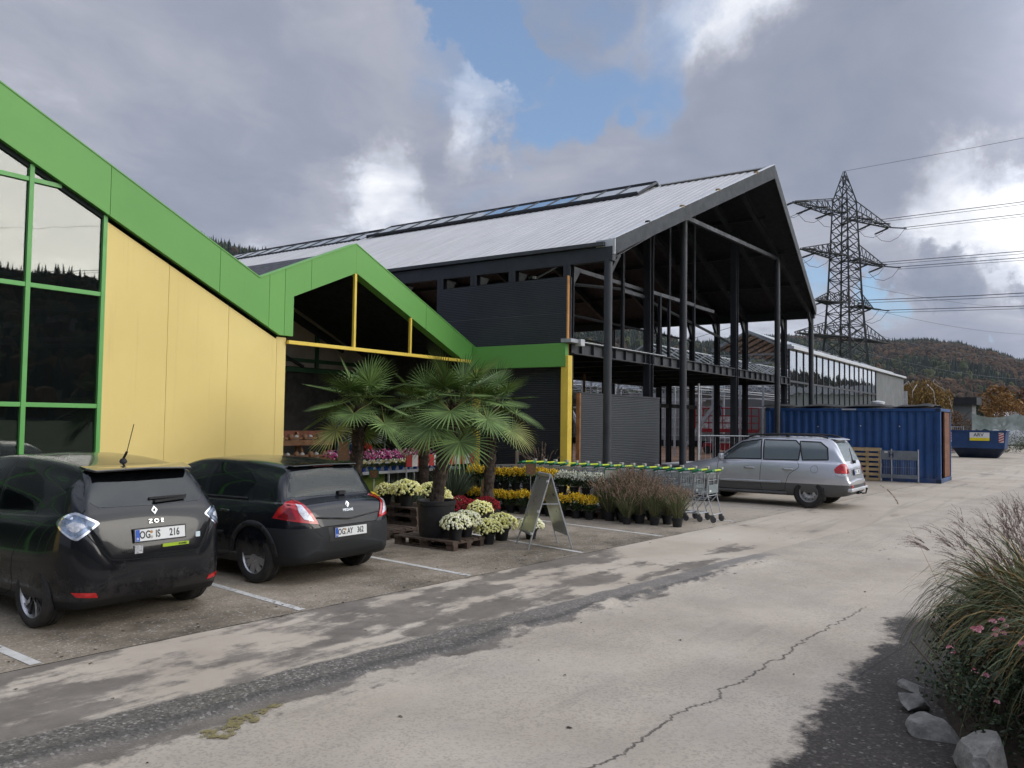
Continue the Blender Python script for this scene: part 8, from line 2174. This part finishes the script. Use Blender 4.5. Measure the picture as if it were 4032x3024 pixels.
# rose bush
random.seed(55)
rb = thing('rose_bush', 'dark green rose bush with small pink roses at the edge of the bed', 'shrub', (6.0, 0.55, 0.1))
mb = MB()
for i in range(40):
    a = random.random()*6.3; L = random.uniform(0.3, 0.62); p = Vector((random.uniform(-.3, .6), random.uniform(-.4, .2), 0)); d = Vector((cos(a)*0.6, sin(a)*0.6, 1)).normalized()
    mb.tube([p, p+d*L*0.5, p+d*L+Vector((cos(a)*.05, sin(a)*.05, -.02))], 0.005, BARK, 4)
mb.build('stem', rb)
mb = MB(); mb.fixn = False
cents = [((random.uniform(-.45, .75), random.uniform(-0.75, 0.22), random.uniform(0.04, 0.42)), random.uniform(0.12, 0.24)) for i in range(40)]
leaf_cloud(mb, L_ROSE, cents, 9000, 0, 0.034, 0.0, 0.9); leaf_cloud(mb, L_GR, cents, 900, 0, 0.03, 0.0, 0.9)
leaf_cloud(mb, L_ROSE, [((0.75, 0.32, 0.42), 0.14), ((0.6, 0.3, 0.32), 0.18), ((0.95, 0.36, 0.5), 0.08)], 500, 0, 0.03); mb.build('foliage', rb)
mb = MB(); mb.fixn = False
def rosebloom(c, r_):
    c = Vector(c)
    for k in range(22):
        a = k*2.4; th = 0.2+1.25*k/22; d = Vector((cos(a)*sin(th), sin(a)*sin(th), cos(th))); q = c+d*r_*0.7; s_ = d.orthogonal().normalized()*r_*0.5; u = d.cross(s_).normalized()*r_*0.5
        mb.add([q-s_, q-u*0.6+d*r_*0.2, q+s_, q+u*1.0+d*r_*0.35], [(0, 1, 2, 3)], P_ROSE)
for (x, y, z) in [(0.10+random.uniform(-.09, .09), 0.02+random.uniform(-.10, .10), 0.60+random.uniform(-.05, .05)) for _ in range(12)]+[(-0.05+random.uniform(-.04, .04), -0.20+random.uniform(-.06, .05), 0.54+random.uniform(-.03, .03)) for _ in range(5)]+[(0.15, 0.25, 0.42), (0.12, 0.22, 0.40), (-0.1, 0.08, 0.36), (-.12, 0.02, .35), (-0.25, -0.05, 0.24)]: rosebloom((x, y, z), random.uniform(0.016, 0.024))
mb.build('rose_blossom', rb)
misc('reddish_grass', 'dry reddish ornamental grass at the bottom right edge', (5.15, -0.28, 0.1), 0.5, 0.50, 900, 30, ((L_REDG, L_STRAW, L_REED), (0.6, 0.2, 0.2)), 17, 0.2)
# fallen leaves and small litter on the asphalt
random.seed(9)
LEAFB = leafmat('fallen_leaf', (0.05, 0.033, 0.018))
mb = MB(); mb.fixn = False
for i in range(240):
    x = random.uniform(2.5, 22); y = random.uniform(1.6, 11.5)
    if random.random() < 0.5: y = yjoint(x)+abs(random.gauss(0, 0.5))
    s_ = random.uniform(0.008, 0.022)*(1+x*0.03); a = random.random()*6.3; v = []
    for k, (rr, zz) in enumerate(((1, .004), (0.45, .008), (1, .004), (0.45, .010), (1, .005))): an = a+k*1.25; v.append((x+cos(an)*s_*rr, y+sin(an)*s_*rr, hump(x, y)+0.003+zz*random.random()))
    mb.add(v, [(0, 1, 2, 3, 4)], LEAFB)
tag(mb.build('fallen_leaves'), 'small dark leaves and grit scattered over the asphalt', 'leaves', kind='stuff')

# ------------------------------------------------------------------ thin autumn haze in the valley
hm = bpy.data.materials.new('valley_haze'); hm.use_nodes = True; hn = hm.node_tree; hn.nodes.remove(hn.nodes['Principled BSDF'])
hv = hn.nodes.new('ShaderNodeVolumePrincipled'); hv.inputs['Color'].default_value = (0.80, 0.87, 1.0, 1); hv.inputs['Density'].default_value = 0.00004; hv.inputs['Anisotropy'].default_value = 0.2
hn.links.new(hv.outputs[0], hn.nodes['Material Output'].inputs['Volume'])
hb_ = MB(); hb_.box((-4100, -4100, -16), (4100, 4100, 700), hm); tag(hb_.build('haze'), 'thin pale air haze over the valley', 'haze', kind='stuff')
